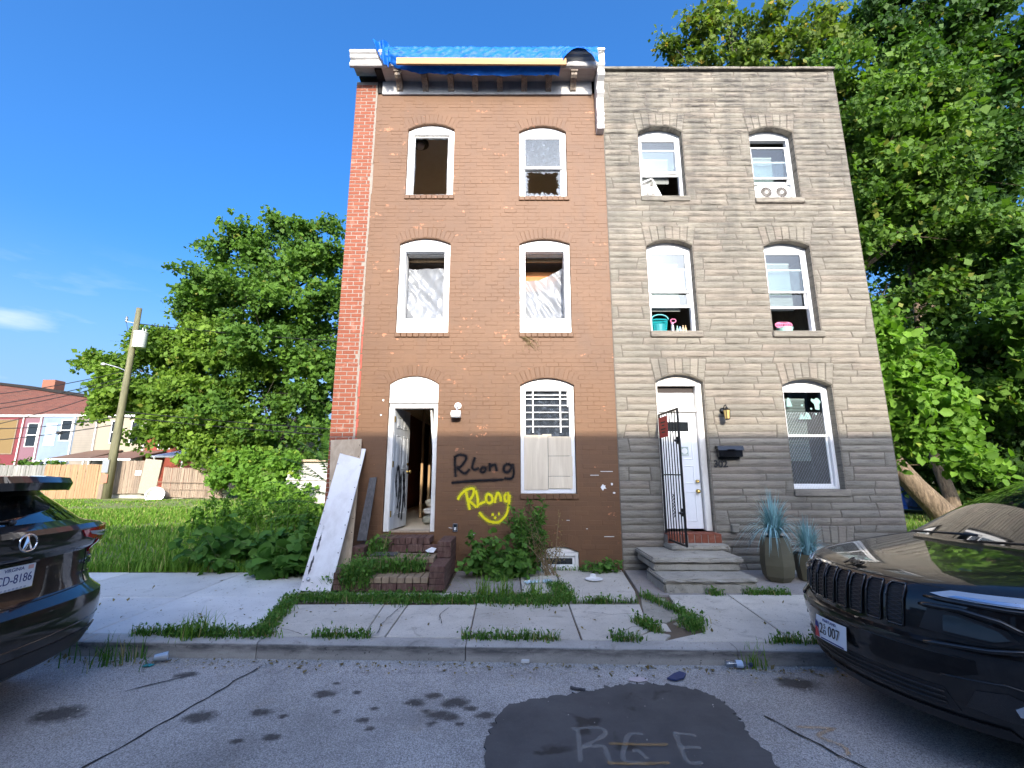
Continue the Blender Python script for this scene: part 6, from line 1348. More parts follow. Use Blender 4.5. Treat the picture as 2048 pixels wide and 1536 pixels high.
def tree(name, label, trunk, lobes, n, size, leaf, bark, seed, group=None, r0=.25, face=(0, -.9, .35), limbs=True, cat='tree', spray=.45, six=False, shell=.5, per=26, old=.012, twigs=True):
    rs = np.random.RandomState(seed); rr = random.Random(seed); t = thing(name, label, cat, trunk[0], group); b = MB(); m = len(trunk)
    b.tube(trunk, [r0 * (1.35 if i == 0 else 1) * (1 - .6 * i / max(1, m - 1)) for i in range(m)], 12)
    if limbs:
        for l in lobes:
            # limb leaves the trunk below its lobe and arches out to it
            best = min(range(m), key=lambda i: abs(trunk[i][2] - (l[2] - l[3] * .9))); s = Vector(trunk[best]); e = Vector(l[:3]); mid = s.lerp(e, .5) + Vector((rr.uniform(-.3, .3), rr.uniform(-.3, .3), rr.uniform(-.4, .2))) * l[3] * .3
            rl = r0 * .42 * min(1.3, .5 + l[3] * .14); b.tube([s, s.lerp(mid, .5) + Vector((0, 0, .1)), mid, e.lerp(mid, .45), e], [rl, rl * .8, rl * .6, rl * .4, rl * .18], 7)
            if twigs:
                for k in range(int(5 + l[3] * 2)):
                    d = Vector((rr.gauss(0, 1), rr.gauss(0, 1), rr.gauss(.1, .7))).normalized() * l[3] * rr.uniform(.6, 1.0); st_ = mid.lerp(e, rr.uniform(.3, 1)); b.tube([st_, st_ + d * .5 + Vector((0, 0, .08)), st_ + d], [rl * .22, rl * .13, rl * .04], 4, False)
    b.build('trunk', bark, t, True)
    P, c = crown_points(lobes, n, rs, spray, per, shell); V, Fq, k = leaf_arrays(P, size * (.75 + .6 * c) * rs.uniform(.8, 1.2, len(P)), rs, face=np.array(face), six=six)
    tint = np.clip(.05 + .7 * c + rs.normal(0, .15, len(P)), 0, .92); tint = np.where(rs.rand(len(P)) < old, 1, tint)
    mesh_obj('crown', np_mesh('crown', V, Fq, leaf, False, {'tint': np.repeat(tint, k)}), None, t); return t

# trees beyond the fence on the left
tree('tree', 'tall dense green tree right of the utility pole behind the picket fence', [(-15.8, 31, .1), (-15.7, 31, 4), (-15.9, 31, 9), (-16.4, 31, 14)],
     [(-17, 30.5, 17.6, 2.6), (-14.3, 30.5, 17.4, 2.4), (-19.6, 30.5, 16.2, 2.5), (-21.2, 30, 13.6, 1.9), (-18.3, 29.5, 13.2, 3.2), (-14.2, 29.5, 13.6, 3.0), (-12.4, 30, 16.2, 1.9), (-12.2, 30, 11, 2.6), (-16.2, 28.5, 9.6, 3.4), (-12.6, 29, 6.8, 2.9), (-15.6, 28, 5.8, 2.9), (-12.6, 28, 3.2, 2.0), (-20.2, 30, 10.4, 1.8)], 62000, .25, M['leaf_dark'], M['bark_dark'], 11, r0=.34, spray=.6, shell=.55)
tree('tree', 'wide spreading light green tree right behind the leaning utility pole', [(-19.5, 28.5, .1), (-19.7, 28.5, 3), (-20, 28.4, 6), (-20.4, 28.3, 9)],
     [(-23.9, 28.2, 8.0, 1.8), (-25.7, 28, 7.6, 1.2), (-26.6, 28, 8.3, .8), (-25.6, 28, 5.9, 1.1), (-22.6, 28.3, 9.6, 1.2), (-20.8, 28.4, 10.9, 1.1), (-24.2, 28, 9.9, .7), (-20.2, 27.8, 8.6, 2.4), (-22.2, 27.8, 6.2, 1.9), (-19.2, 27.4, 5.6, 2.4), (-20.9, 27.4, 3.9, 1.7), (-17.6, 27.5, 7.6, 2.3), (-17.0, 27, 3.4, 2.1), (-15, 27, 2.8, 1.7), (-18.6, 28, 10.0, 1.4)], 56000, .23, M['leaf'], M['bark'], 12, r0=.26, spray=.55, old=.02)
tree('tree', 'small distant dark tree above the cream far house', [(-41, 52, 0), (-41, 52, 5)], [(-41.2, 52, 8.3, 1.5), (-39.6, 52, 9.4, 1.4), (-43.2, 52, 7.6, 1.2), (-38.6, 52, 7.6, 1.4)], 4200, .42, M['leaf_dark'], M['bark_dark'], 13, spray=.7)
tree('shrub', 'leafy green shrub swallowing the right end of the picket fence', [(-14.6, 25.4, .05), (-14.5, 25.4, 1)], [(-15.3, 25.2, 1.3, 1.0), (-14.2, 25, 1.0, 1.1), (-13.2, 24.8, .8, .9), (-14.6, 25.6, 2.2, .9), (-12.2, 24.4, .5, .8), (-11.2, 22.6, 1.7, .7), (-10.6, 21.8, 2.1, .45), (-10.9, 21.6, .6, .6), (-9.6, 21.6, .25, .45)], 11000, .22, M['leaf_bush'], M['bark'], 14, cat='shrub', r0=.06, spray=.4, twigs=False)
# trees on the right
tree('tree', 'tree with a thick leaning bare trunk beside the stone house corner', [(13.15, 14.0, -.05), (12.8, 14.05, .45), (12.35, 14.2, 1.1), (11.8, 14.5, 2.2), (11.6, 15, 4.5), (12, 15.4, 8), (12.4, 15.6, 11)],
     [(11.6, 15, 15.2, 1.6), (13.6, 15.2, 16.4, 1.7), (12.2, 14.8, 12.6, 2.2), (14.4, 14.8, 13.6, 2.0), (10.9, 15, 10.4, 1.5), (13.0, 14.4, 9.6, 2.3), (10.6, 15, 7.2, 1.6), (12.4, 14.6, 6.6, 2.0), (15.4, 15.2, 11, 1.7), (10.6, 15.2, 13, 1.3)], 64000, .17, M['leaf_mid'], M['bark'], 21, r0=.36, spray=.45, shell=.5, old=.03)
tree('tree', 'tree with an upright reddish forked trunk behind the leaning trunk', [(13.75, 14.6, -.05), (13.8, 14.65, .8), (13.7, 14.8, 1.8), (13.9, 15, 3.5), (14.6, 15.5, 7), (15.2, 16, 11)],
     [(15.6, 16, 15.4, 2.0), (17.6, 16, 13, 2.1), (16.4, 15.6, 9.4, 2.0), (14.9, 15.4, 5.4, 1.9), (17.4, 15.6, 6.4, 2.1), (18.8, 16, 9.6, 1.9), (16.2, 15, 3.6, 1.6), (18.2, 15.4, 3.4, 1.6)], 54000, .18, M['leaf_deep'], M['bark'], 22, r0=.22, spray=.6)
tree('tree', 'big dark tree at the right edge with limbs reaching left against the sky', [(23.5, 19.5, 0), (23.2, 19.5, 6), (22.6, 19.5, 12), (22, 19.4, 18), (21.6, 19.2, 22)],
     [(20.6, 19, 22.6, 1.6), (22.6, 19, 24.4, 2.0), (19.0, 18.8, 22.0, .9), (22.6, 19, 20.0, 1.9), (23.6, 19.2, 16.0, 2.2), (21.6, 19.2, 16.4, 1.5), (24.4, 19, 21.4, 2.0), (24, 19.4, 11.6, 2.2), (18.4, 18.8, 23.8, 1.2), (20.8, 19, 25.4, 1.6), (19.6, 18.8, 20.6, 1.2), (21.4, 19, 18.4, 1.6)], 56000, .25, M['leaf_deep'], M['bark_dark'], 23, r0=.36, spray=.6, shell=.5)
tree('tree', 'low tree added past the right edge of view to shade the trees behind', [(14.6, 11.4, 0), (14.6, 11.4, 3)], [(14.6, 11.4, 5.0, 1.5), (14.4, 11.4, 3.4, 1.2), (15.6, 11.6, 6.6, 1.4)], 12000, .17, M['leaf_dark'], M['bark_dark'], 35, r0=.16, spray=.42)  # extra tree, nearly all out of view, added for its shade
tree('tree', 'tall pale tree behind all the right hand trees', [(18.5, 23, 0), (18.5, 23, 8), (18.3, 23, 14)], [(16.6, 23, 20.5, 2.6), (20.4, 23, 21.4, 2.6), (18, 22.6, 16.4, 3), (22.4, 23, 16.4, 2.8), (20, 22.6, 11.4, 3.2), (24, 23, 11.4, 3), (17.4, 22, 6.4, 2.8), (22, 22.4, 5.6, 3), (26, 23, 6, 3)], 36000, .26, M['leaf_dark'], M['bark'], 24, r0=.3, spray=.85)
tree('tree', 'olive tinged tree top showing above the flat stone parapet', [(10.6, 17.2, 0), (10.6, 17.2, 9), (10.5, 17.2, 16)], [(8.4, 17, 21.0, .9), (9.9, 17, 21.4, 1.0), (11.6, 17, 21.0, 1.1), (13.2, 17, 21.2, 1.0), (14.4, 17, 20.6, .9), (7.3, 17, 20.2, .7), (10.6, 17, 19.4, 1.3), (12.6, 17, 19.2, 1.2), (8.8, 17, 19.2, 1.0), (9.6, 17, 22.6, .6), (14.6, 17, 21.9, .6)], 11000, .19, M['leaf_olive'], M['bark_dark'], 25, r0=.2, spray=.5, old=.035, shell=.35)
tree('sapling', 'bright leafed sapling growing against the side of the stone house', [(8.9, 11.6, 0), (9.1, 11.4, 1.5), (9.3, 11.3, 3.2)], [(9.2, 11.2, 5.2, .55), (9.5, 11.2, 4.4, .8), (10.3, 11.2, 4.0, .7), (9.1, 11, 3.5, .7), (9.9, 11, 3.0, .9), (10.9, 11.2, 2.9, .6), (9.3, 11, 2.3, .6), (10.6, 11, 2.2, .6), (11.3, 11.4, 1.9, .6)], 5200, .16, M['leaf_bush'], M['bark'], 26, r0=.05, spray=.4, six=True, cat='sapling', per=14, shell=.4)
tree('bush', 'dark understory bush filling the shade right of the two trunks', [(15.6, 15.5, 0), (15.6, 15.5, .6)], [(15.2, 15.6, .9, .9), (16.6, 15.4, 1.1, 1.1), (18.2, 15.2, 1.0, 1.1), (14.6, 16.2, 1.6, .9), (17.2, 15.8, 2.2, 1.2), (12.6, 17, .6, .8)], 12000, .19, M['leaf_deep'], M['bark_dark'], 27, cat='bush', r0=.05, spray=.4, twigs=False)
tree('thicket', 'solid dark thicket behind the trees at the right', [(20, 27, 0), (20, 27, 3)], [(14, 27, 3, 3), (18, 27, 4, 3.4), (22, 27, 4, 3.4), (27, 27, 4, 3.6), (32, 27, 4, 3.6)], 26000, .30, M['leaf_deep'], M['bark_dark'], 28, cat='thicket', r0=.1, spray=.8, twigs=False)
# bare twig reaching in from the big tree
tag(MB().tube([(22.2, 19.3, 23.4), (20.4, 19, 23.3), (18.6, 18.95, 22.9), (17.3, 18.9, 22.3), (16.7, 18.9, 21.7)], [.08, .06, .04, .024, .01], 5).tube([(18.4, 18.95, 22.8), (18.1, 18.95, 22.0), (18.2, 18.95, 21.4)], [.024, .016, .006], 4).tube([(17.3, 18.9, 22.3), (16.9, 18.9, 22.7)], [.016, .006], 4).build('bare_branch', M['bark_dark'], None, True), 'thin bare branch reaching left against the sky above the stone house', 'branch')
tag(MB().tube([(17.0, 14, 5.8), (16.3, 13.9, 6.1), (15.7, 13.8, 6.5), (15.4, 13.8, 7.2)], [.05, .04, .03, .01], 6).tube([(16.3, 13.9, 6.1), (15.9, 13.8, 5.7), (15.2, 13.8, 5.6)], [.03, .02, .008], 5).build('dead_branch', simple('pale dead wood', (.42, .38, .28), .8), None, True), 'pale forked dead branch in the shade of the right hand trees', 'branch')

# grass and weeds
def blades(pts, hgt, wid, rs, m, name, lean=.5, seg=3, kind='stuff', label=None, cat=None, tint0=.0, parent=None, ymax=None):
    n = len(pts); a = rs.uniform(0, 2 * pi, n); d = np.stack([np.cos(a), np.sin(a), np.zeros(n)], 1); sd = np.stack([-np.sin(a), np.cos(a), np.zeros(n)], 1); ln = rs.uniform(.1, 1, n) * lean; V = []
    for k in range(seg + 1):
        s = k / seg; c = pts + d * (hgt * ln * s ** 1.8)[:, None] + np.array([0, 0, 1]) * (hgt * (s - .35 * ln * s ** 2))[:, None]; w = (wid * (1 - s ** 1.6) + .0004)[:, None]; L1, R1 = c - sd * w, c + sd * w
        if ymax is not None: L1[:, 1] = np.minimum(L1[:, 1], ymax); R1[:, 1] = np.minimum(R1[:, 1], ymax)
        V += [L1, R1]
    V = np.stack(V, 1).reshape(-1, 3); i = np.arange(n)[:, None] * (2 * seg + 2); Fq = np.concatenate([i + [2 * k, 2 * k + 1, 2 * k + 3, 2 * k + 2] for k in range(seg)])
    t = np.clip(tint0 + rs.rand(n) * .92, 0, .92); t = np.where(rs.rand(n) < .1, 1, t); o = mesh_obj(name, np_mesh(name, V, Fq, m, True, {'tint': np.repeat(t, 2 * seg + 2)}), None, parent)
    if kind: o['kind'] = kind
    return tag(o, label, cat)
rs = np.random.RandomState(50)
def lotz(x, y): return .002 + .005 * np.maximum(0, y - 9) + .03 * np.sin(x * .9) * np.sin(y * .7) * np.clip((y - 7.6) / 2, 0, 1)
def grow(n, xr, yr, dens):
    x = rs.uniform(*xr, n); y = yr[0] + (yr[1] - yr[0]) * rs.rand(n) ** 1.5; k = rs.rand(n) < dens(x, y); x, y = x[k], y[k]; return np.stack([x, y, lotz(x, y)], 1)
patchy = lambda x, y: .55 + .45 * np.sin(x * 1.3 + np.cos(y * 1.1) * 2) * np.sin(y * .9 + x * .4)
P = grow(90000, (-24, -3.1), (7.35, 24.5), lambda x, y: np.clip(patchy(x, y) + .25 - .5 * ((y > 19) & (x < -12)), .1, 1))
tall = np.exp(-((P[:, 0] + 4.2) / 2.2) ** 2) * np.exp(-((P[:, 1] - 10.5) / 3.) ** 2); h = (.08 + .10 * patchy(P[:, 0], P[:, 1]) + .42 * tall) * rs.uniform(.6, 1.3, len(P)); h[P[:, 1] > 18] *= .6
h = np.minimum(h, .14 + .35 * (P[:, 1] - 7.2))
blades(P, h, .006 + .0007 * P[:, 1], rs, M['grass'], 'grass', .75, label='long unmown grass growing over the empty lot', cat='grass')
P = np.stack([rs.uniform(6.6, 16, 9000), 7.7 + 8 * rs.rand(9000), np.zeros(9000)], 1); P[:, 2] = lotz(P[:, 0], P[:, 1]); blades(P, rs.uniform(.06, .2, 9000), np.full(9000, .010), rs, M['grass'], 'grass', .7, label='short grass under the trees beside the stone house', cat='grass')
# weeds in the joints and along the kerb
def strip(a, b, n, w): t = rs.rand(n); x = a[0] + (b[0] - a[0]) * t + rs.normal(0, w, n); y = a[1] + (b[1] - a[1]) * t + rs.normal(0, w, n); return np.stack([x, y, [pz(v) - .004 for v in y]], 1)
def clumpy(P, f, seed): r = np.random.RandomState(seed); c = np.sin(P[:, 0] * 4.1 + seed) + np.sin(P[:, 0] * 9.7 + P[:, 1] * 5) * .6; return P[c > f]
J_ = [strip((-2.62, 5.95), (.6, 5.80), 5200, .07), clumpy(strip((-2.6, 5.95), (.7, 5.8), 2200, .13), .2, 1), strip((-2.68, 5.95), (-2.42, 4.72), 1500, .045), clumpy(strip((-8.5, ky(-8.5) - .0), (1.2, ky(1.2) - .0), 5200, .035), -.1, 2), clumpy(strip((-3.3, ky(-3.3)), (-2.3, ky(-2.3)), 700, .05), -2, 3), strip((.66, 5.85), (.60, 6.6), 900, .07), strip((.7, 5.77), (1.5, 5.78), 260, .02),
     strip((1.62, 6.1), (1.90, 5.3), 420, .03), strip((1.9, 5.2), (1.8, 4.85), 500, .06), strip((1.32, 5.1), (1.42, 4.8), 380, .04), strip((1.0, 5.75), (1.12, 5.8), 160, .03), strip((2.95, 6.14), (3.5, 6.14), 420, .03), strip((2.5, 6.12), (2.62, 6.1), 120, .03), strip((2.4, ky(2.4)), (3.4, ky(3.4)), 420, .03), clumpy(strip((-.85, 7.5), (1.7, 7.5), 500, .02), 0, 4)]
P = np.concatenate(J_); h = rs.uniform(.03, .11, len(P)); blades(P, h, np.full(len(P), .0045), rs, M['weed'], 'weeds', .9, label='low weeds sprouting from the pavement joints and along the kerb', cat='weeds')
# leafy bits among them
k = rs.permutation(len(P))[:4200]; Q = P[k] + np.stack([rs.normal(0, .02, len(k)), rs.normal(0, .02, len(k)), rs.uniform(.01, .09, len(k))], 1); V, Fq, c_ = leaf_arrays(Q, np.full(len(Q), .038), rs, up=1.2, face=np.array((0, -.3, 0)), ar=.3)
tag(mesh_obj('weed_leaves', np_mesh('weed_leaves', V, Fq, M['weed'], False, {'tint': np.repeat(rs.rand(len(Q)) * .9, 4)}), None), 'small leaves of the weeds in the pavement joints', 'weeds', kind='stuff')
def tuft(c, n, h, label, r=.05, m='grass', w=.005, lean=.8, name='grass_tuft', group=None, ymax=None):
    p = np.stack([c[0] + rs.normal(0, r, n), c[1] + rs.normal(0, r, n), np.full(n, c[2])], 1); o = blades(p, rs.uniform(.5, 1.1, n) * h, np.full(n, w), rs, M[m], name, lean, 5, None, label, 'grass tuft', ymax=ymax); 
    if group: o['group'] = group
    if n > 100: o['kind'] = 'stuff'
for x, y, h, lab in ((-.36, 5.95, .34, 'tall grass tuft in the weed strip below the yellow graffiti'), (-.08, 6.0, .30, 'tall grass tuft in the weed strip below the leafy bush'), (.26, 5.92, .30, 'tall grass tuft in the weed strip left of the blue rag')): tuft((x, y, -.01), 60, h, lab, .07, group='grass tufts in the weed strip')
tuft((2.12, 4.37, RZ), 34, .24, 'grass tuft growing from the gutter beside the crushed bottle', .05); tuft((-3.0, 4.72, -.03), 60, .26, 'grass tuft on the kerb behind the left car bumper', .09); tuft((-3.6, 4.55, RZ), 120, .22, 'weeds hanging over the kerb by the left car', .16, 'weed')
# weeds on the stoop
p = np.concatenate([np.stack([rs.uniform(-2.2, -1.2, 900), rs.uniform(6.5, 6.9, 900), rs.uniform(.14, .24, 900)], 1), np.stack([rs.uniform(-2.25, -1.85, 900), rs.uniform(6.25, 6.5, 900), rs.uniform(.0, .2, 900)], 1), np.stack([rs.uniform(-2.12, -1.85, 420), rs.uniform(7.0, 7.5, 420), rs.uniform(.3, .42, 420)], 1), np.stack([rs.uniform(-2.5, -2.2, 500), rs.uniform(6.35, 6.8, 500), np.zeros(500)], 1)])
blades(p, rs.uniform(.06, .24, len(p)), np.full(len(p), .006), rs, M['weed'], 'weeds', 1., label='weeds and grass growing over the brick steps', cat='weeds')
Q = p[rs.permutation(len(p))[:1300]] + np.stack([rs.normal(0, .03, 1300), rs.normal(0, .03, 1300), rs.uniform(.02, .16, 1300)], 1); V, Fq, c_ = leaf_arrays(Q, np.full(1300, .055), rs, up=1, face=np.array((0, -.5, 0)), ar=.32)
tag(mesh_obj('weed_leaves', np_mesh('weed_leaves', V, Fq, M['weed'], False, {'tint': np.repeat(rs.rand(1300) * .9, 4)}), None), 'small weed leaves spread over the brick steps', 'weeds', kind='stuff')

def bush(name, label, cat, stems, nleaf, size, m, stem_m, seed, ar=.42, spread=.07, six=True, up=.8, droop=.2, tint=(.1, .8), y_lim=F - .02, start=.15):
    # stems: list of base, tip pairs; leaves set along the upper part of each
    rs_ = np.random.RandomState(seed); t = thing(name, label, cat, stems[0][0]); b = MB(); P = []
    for s, e, w in stems:
        s, e = np.array(s, float), np.array(e, float); mid = (s + e) / 2 + rs_.normal(0, .05, 3); mid[2] += .06
        q = [((1 - u) ** 2) * s + 2 * u * (1 - u) * mid + u * u * e for u in np.linspace(0, 1, 8)]; b.tube([tuple(v) for v in q], [.006 * w * (1 - .8 * i / 7) + .0012 for i in range(8)], 5, False)
        n = int(nleaf * w); u = start + (1 - start) * rs_.rand(n); pts = ((1 - u) ** 2)[:, None] * s + (2 * u * (1 - u))[:, None] * mid + (u * u)[:, None] * e; P.append(pts + rs_.normal(0, spread, (n, 3)) * (1.15 - .7 * u)[:, None])
    b.build('stems', stem_m, t); P = np.concatenate(P); P[:, 1] = np.minimum(P[:, 1], y_lim - .01); P[:, 2] = np.maximum(P[:, 2], .012); V, Fq, k = leaf_arrays(P, np.full(len(P), size), rs_, up=up, face=np.array((0, -.6, 0)), ar=ar, six=six, droop=droop); V[:, 1] = np.minimum(V[:, 1], y_lim)
    o = mesh_obj('leaves', np_mesh('leaves', V, Fq, m, False, {'tint': np.repeat(rs_.uniform(*tint, len(P)), k)}), None, t); return t
R_ = random.Random(9)
bush('leafy_bush', 'low round leaved green bush against the brown wall left of the tall weed', 'bush', [((R_.uniform(-.5, .25), R_.uniform(7.0, 7.45), 0), (R_.uniform(-.75, .32), R_.uniform(6.72, 7.35), R_.uniform(.1, .34) + (.32 if i % 3 == 0 else 0)), 1.) for i in range(34)], 26, .085, M['weed'], M['stem'], 41, ar=.55, spread=.07, up=1.1)
bush('tall_weed', 'tall narrow leaved green weed reaching up to the boarded window sill', 'weed', [((.28 + R_.gauss(0, .08), 7.3 + R_.gauss(0, .05), 0), (.15 + R_.uniform(-.25, .40), 7.3 + R_.uniform(-.25, .15), R_.uniform(.55, 1.05) + (.15 if i < 4 else 0)), 1.1) for i in range(15)], 95, .075, M['weed'], M['stem'], 42, ar=.2, spread=.05, up=.5, droop=-.1)
bush('dry_weed', 'dry brown stalky weed in front of the small basement window', 'dry weed', [((.55 + R_.gauss(0, .06), 7.2 + R_.gauss(0, .04), 0), (.52 + R_.uniform(-.4, .3), 7.2 + R_.uniform(-.3, .2), R_.uniform(.35, .95)), 1.) for i in range(22)], 34, .035, M['dry'], M['dry_stem'], 43, ar=.2, spread=.06, up=.3, start=.35)
bush('small_weed', 'small green weed patch at the wall foot near the party line', 'weed', [((R_.uniform(1.1, 1.7), R_.uniform(7.4, 7.5), 0), (R_.uniform(1.08, 1.72), R_.uniform(7.2, 7.42), R_.uniform(.06, .17)), 1.) for i in range(16)], 18, .055, M['weed'], M['stem'], 44, ar=.4, spread=.035)
bush('dead_creeper', 'dry tangle of creeper stuck under the right middle window sill', 'creeper', [((.25 + R_.gauss(0, .05), F - .012, 3.79), (.28 + R_.uniform(-.12, .22), F - .012, 3.62 + R_.uniform(-.08, .12)), .5) for i in range(16)], 10, .02, M['dry'], M['dry_stem'], 45, spread=.02)
# broad leaves and fronds at the left corner
bush('broadleaf_weeds', 'large leaved dark weeds crowding the pavement edge left of the leaning boards', 'weeds', [((R_.uniform(-4.9, -3.1), R_.uniform(7.4, 8.3), 0), (R_.uniform(-5.1, -2.95), R_.uniform(7.0, 8.2), R_.uniform(.2, .75)), 1.) for i in range(60)], 20, .15, M['weed'], M['stem'], 46, ar=.48, spread=.1, up=.9, y_lim=9, tint=(0, .6))
bush('corner_weeds', 'big rounded leaves spilling over the pavement beside the leaning boards', 'weeds', [((R_.uniform(-3.7, -3.0), R_.uniform(7.2, 7.6), 0), (R_.uniform(-3.8, -2.95), R_.uniform(6.75, 7.4), R_.uniform(.08, .45)), 1.) for i in range(20)], 14, .21, M['weed'], M['stem'], 47, ar=.52, spread=.08, up=1., y_lim=9, tint=(0, .5))
bush('field_weeds', 'upright leafy weeds standing in the sunlit middle of the lot', 'weeds', [((x := R_.uniform(-6.6, -4.0), y := R_.uniform(9.5, 12.6), .05), (x + R_.uniform(-.2, .2), y + R_.uniform(-.2, .2), R_.uniform(.5, .98)), 1.) for i in range(46)] + [((x := R_.uniform(-6.6, -3.3), y := R_.uniform(9, 12.2), .05), (x + R_.uniform(-.3, .3), y + R_.uniform(-.2, .2), R_.uniform(.7, 1.2)), 1.) for i in range(50)], 40, .11, M['leaf_bush'], M['stem'], 48, ar=.25, spread=.07, up=.6, y_lim=20, tint=(.1, .9))
def frond_plant(label, c, fronds, seed):
    rs_ = np.random.RandomState(seed); t = thing('frond_sapling', label, 'sapling', c); b = MB(); V, Fq, tt = [], [], []
    for (tip, base_z) in fronds:
        s = np.array((c[0], c[1], base_z)); e = np.array(tip, float); mid = (s + e) / 2 + np.array((0, 0, .16)); q = [((1 - u) ** 2) * s + 2 * u * (1 - u) * mid + u * u * e for u in np.linspace(0, 1, 15)]
        b.tube([tuple(v) for v in q], [.006 - .0003 * i for i in range(15)], 4, False)
        for i in range(2, 15):
            d = q[i] - q[i - 1]; d /= np.linalg.norm(d); sd = np.cross(d, (0, 0, 1)); sd /= np.linalg.norm(sd)
            for sg in (-1, 1):
                L_ = .17 * (1 - abs(i - 7) / 14) * rs_.uniform(.85, 1.1); a = sd * sg * .85 + d * .45 + np.array((0, 0, -.35)); a /= np.linalg.norm(a); w = np.cross(a, np.cross(sd, d)); w /= np.linalg.norm(w) + 1e-9; n = len(V)
                V += [q[i], q[i] + a * L_ * .35 + w * .022, q[i] + a * L_, q[i] + a * L_ * .35 - w * .022]; Fq.append((n, n + 1, n + 2, n + 3)); tt += [rs_.uniform(.05, .6)] * 4
    b.tube([(c[0], c[1], c[2]), (c[0] + .02, c[1], max(f[1] for f in fronds))], [.018, .008], 6).build('stems', M['stem'], t); mesh_obj('leaflets', np_mesh('leaflets', V, Fq, M['weed'], False, {'tint': tt}), None, t)['kind'] = 'stuff'
frond_plant('sapling with long feathery fronds at the left brick corner', (-3.25, 8.2, 0), [((-4.1, 7.9, 1.35), 1.1), ((-3.9, 7.8, 1.75), 1.3), ((-4.15, 8.1, 1.0), .9), ((-3.75, 8.0, 2.05), 1.5), ((-3.2, 7.9, 2.2), 1.6), ((-4.0, 7.7, .75), .7), ((-2.9, 8.6, 2.1), 1.5), ((-3.6, 8.6, 1.9), 1.4)], 3)
frond_plant('second feathery sapling further back along the brick side', (-3.5, 9.4, 0), [((-4.3, 9.2, 1.5), 1.2), ((-4.1, 9.1, 1.95), 1.5), ((-4.4, 9.4, 1.1), 1.0), ((-3.4, 9.2, 2.3), 1.7), ((-3.9, 9.8, 2.1), 1.5)], 4)

# ================================================================== far left: fence, pole, houses
def fence(name, label, x0, x1, y, z0, z1, pw, m, rails=True, picket=False, jag=.02, group='board fences at the back of the lot', slope=0.):
    t = thing(name, label, 'fence', ((x0 + x1) / 2, y, z0), group); n = int(round((x1 - x0) / pw)); r = random.Random(int(x0 * 7)); w = (x1 - x0) / n
    base = {}
    for v in range(3):
        if picket: base[v] = MB().prism([(.006, 0), (w - .006, 0), (w - .006, z1 - z0 - .07), (w / 2, z1 - z0), (.006, z1 - z0 - .07)], 0, .02).mesh('fence_board', m)
        else: base[v] = MB().cbox(.004, w - .004, 0, .02, 0, z1 - z0, .006).mesh('fence_board', m)
    for i in range(n):
        o = bpy.data.objects.new('fence_board', base[i % 3]); link(o, t, Matrix.Translation((x0 + i * w, y + r.gauss(0, .006), z0 + r.uniform(-jag, jag) + slope * i / n)) @ Matrix.Rotation(r.gauss(0, .006), 4, 'Y'))
    if rails: 
        for zz in (.3, 1.5): MB().cbox(x0, x1, y + .035, y + .08, z0 + zz, z0 + zz + .09, .005).build('fence_rail', m, t)
    return t
fence('grey_fence', 'dark grey board fence at the far left edge of the lot', -34, -26.45, 26.2, .12, 1.92, .15, M['fence_grey'])
fence('cedar_fence', 'new orange cedar board fence left of the utility pole', -26.4, -22.75, 26, .03, 1.95, .145, M['fence_orange'], slope=.02)
fence('brown_fence', 'weathered brown board fence with white sign right of the pole', -22.55, -20.62, 25.9, .35, 2.16, .125, M['fence_brown'])
tag(MB().box(-23, -16, 26.05, 26.3, -.1, .36).build('foundation_wall', M['step']), 'low concrete base wall under the back fences', 'wall')
tag(MB().cbox(0, .95, 0, .03, 0, 1.9, .005).build('leaning_panel', simple('pale board', (.30, .27, .2), .7, var=.12), None, M=Matrix.Translation((-20.75, 25.75, .38)) @ Matrix.Rotation(radians(5), 4, 'Y')), 'tall pale panel leaning between the two old fences', 'panel')
fence('picket_fence', 'old grey brown picket fence with pointed tops by the big tree', -19.6, -16.15, 25.9, .18, 1.82, .1, M['fence_brown'], picket=True, jag=.02, slope=-.10)
gtt = thing('wire_gate', 'rusty thin metal gate frame leaning on the picket fence', 'gate', (-18.5, 25.7, .2)); MB().tube([(-19.7, 25.75, .3), (-19.7, 25.75, 1.0), (-17.0, 25.75, .95), (-17.0, 25.75, .25)], .02, 6).tube([(-19.7, 25.75, .62), (-17, 25.75, .58)], .012, 5).tube([(-18.4, 25.75, .3), (-18.4, 25.75, .97)], .012, 5).build('gate_frame', simple('rusty steel', (.22, .15, .1), .8), gtt)
sg = tag(MB().cbox(-21.15, -20.8, 25.86, 25.875, 1.35, 1.62, .003).build('fence_sign', M['white']), 'small white notice on the brown fence', 'sign')
b = MB()
for zz, w in ((1.55, .24), (1.49, .28), (1.42, .2)): b.box(-20.975 - w / 2, -20.975 + w / 2, 25.856, 25.859, zz, zz + .028)
b.build('notice_print', simple('grey print', (.3, .3, .3), .6), sg)
# utility pole
up = thing('utility_pole', 'leaning mossy wooden utility pole with transformer at the back fence', 'utility pole', (-22.1, 25.4, .05))
PB, PT = Vector((-22.15, 25.4, 0)), Vector((-22.05, 25.4, 11.05)); pp = lambda z: PB.lerp(PT, z / 11.05)
MB().tube([pp(0), pp(3), pp(7), pp(11.05)], [.23, .20, .17, .14], 12).build('pole_shaft', M['pole'], up, True)
tr = MB().lathe([(.0, -.02), (.30, 0), (.33, .06), (.33, .86), (.35, .88), (.35, .95), (.1, 1.0), (0, 1.0)], (-21.62, 25.3, 8.6), 22).build('transformer', simple('grey transformer paint', (.58, .60, .58), .5), up, sharp=40)
b = MB()
for a in (-.6, .5, 1.8): b.lathe([(.05, 0), (.03, .06), (.05, .08), (.03, .14), (.045, .16), (.02, .22), (0, .22)], (-21.62 + .2 * cos(a), 25.3 + .2 * sin(a), 9.55), 8)
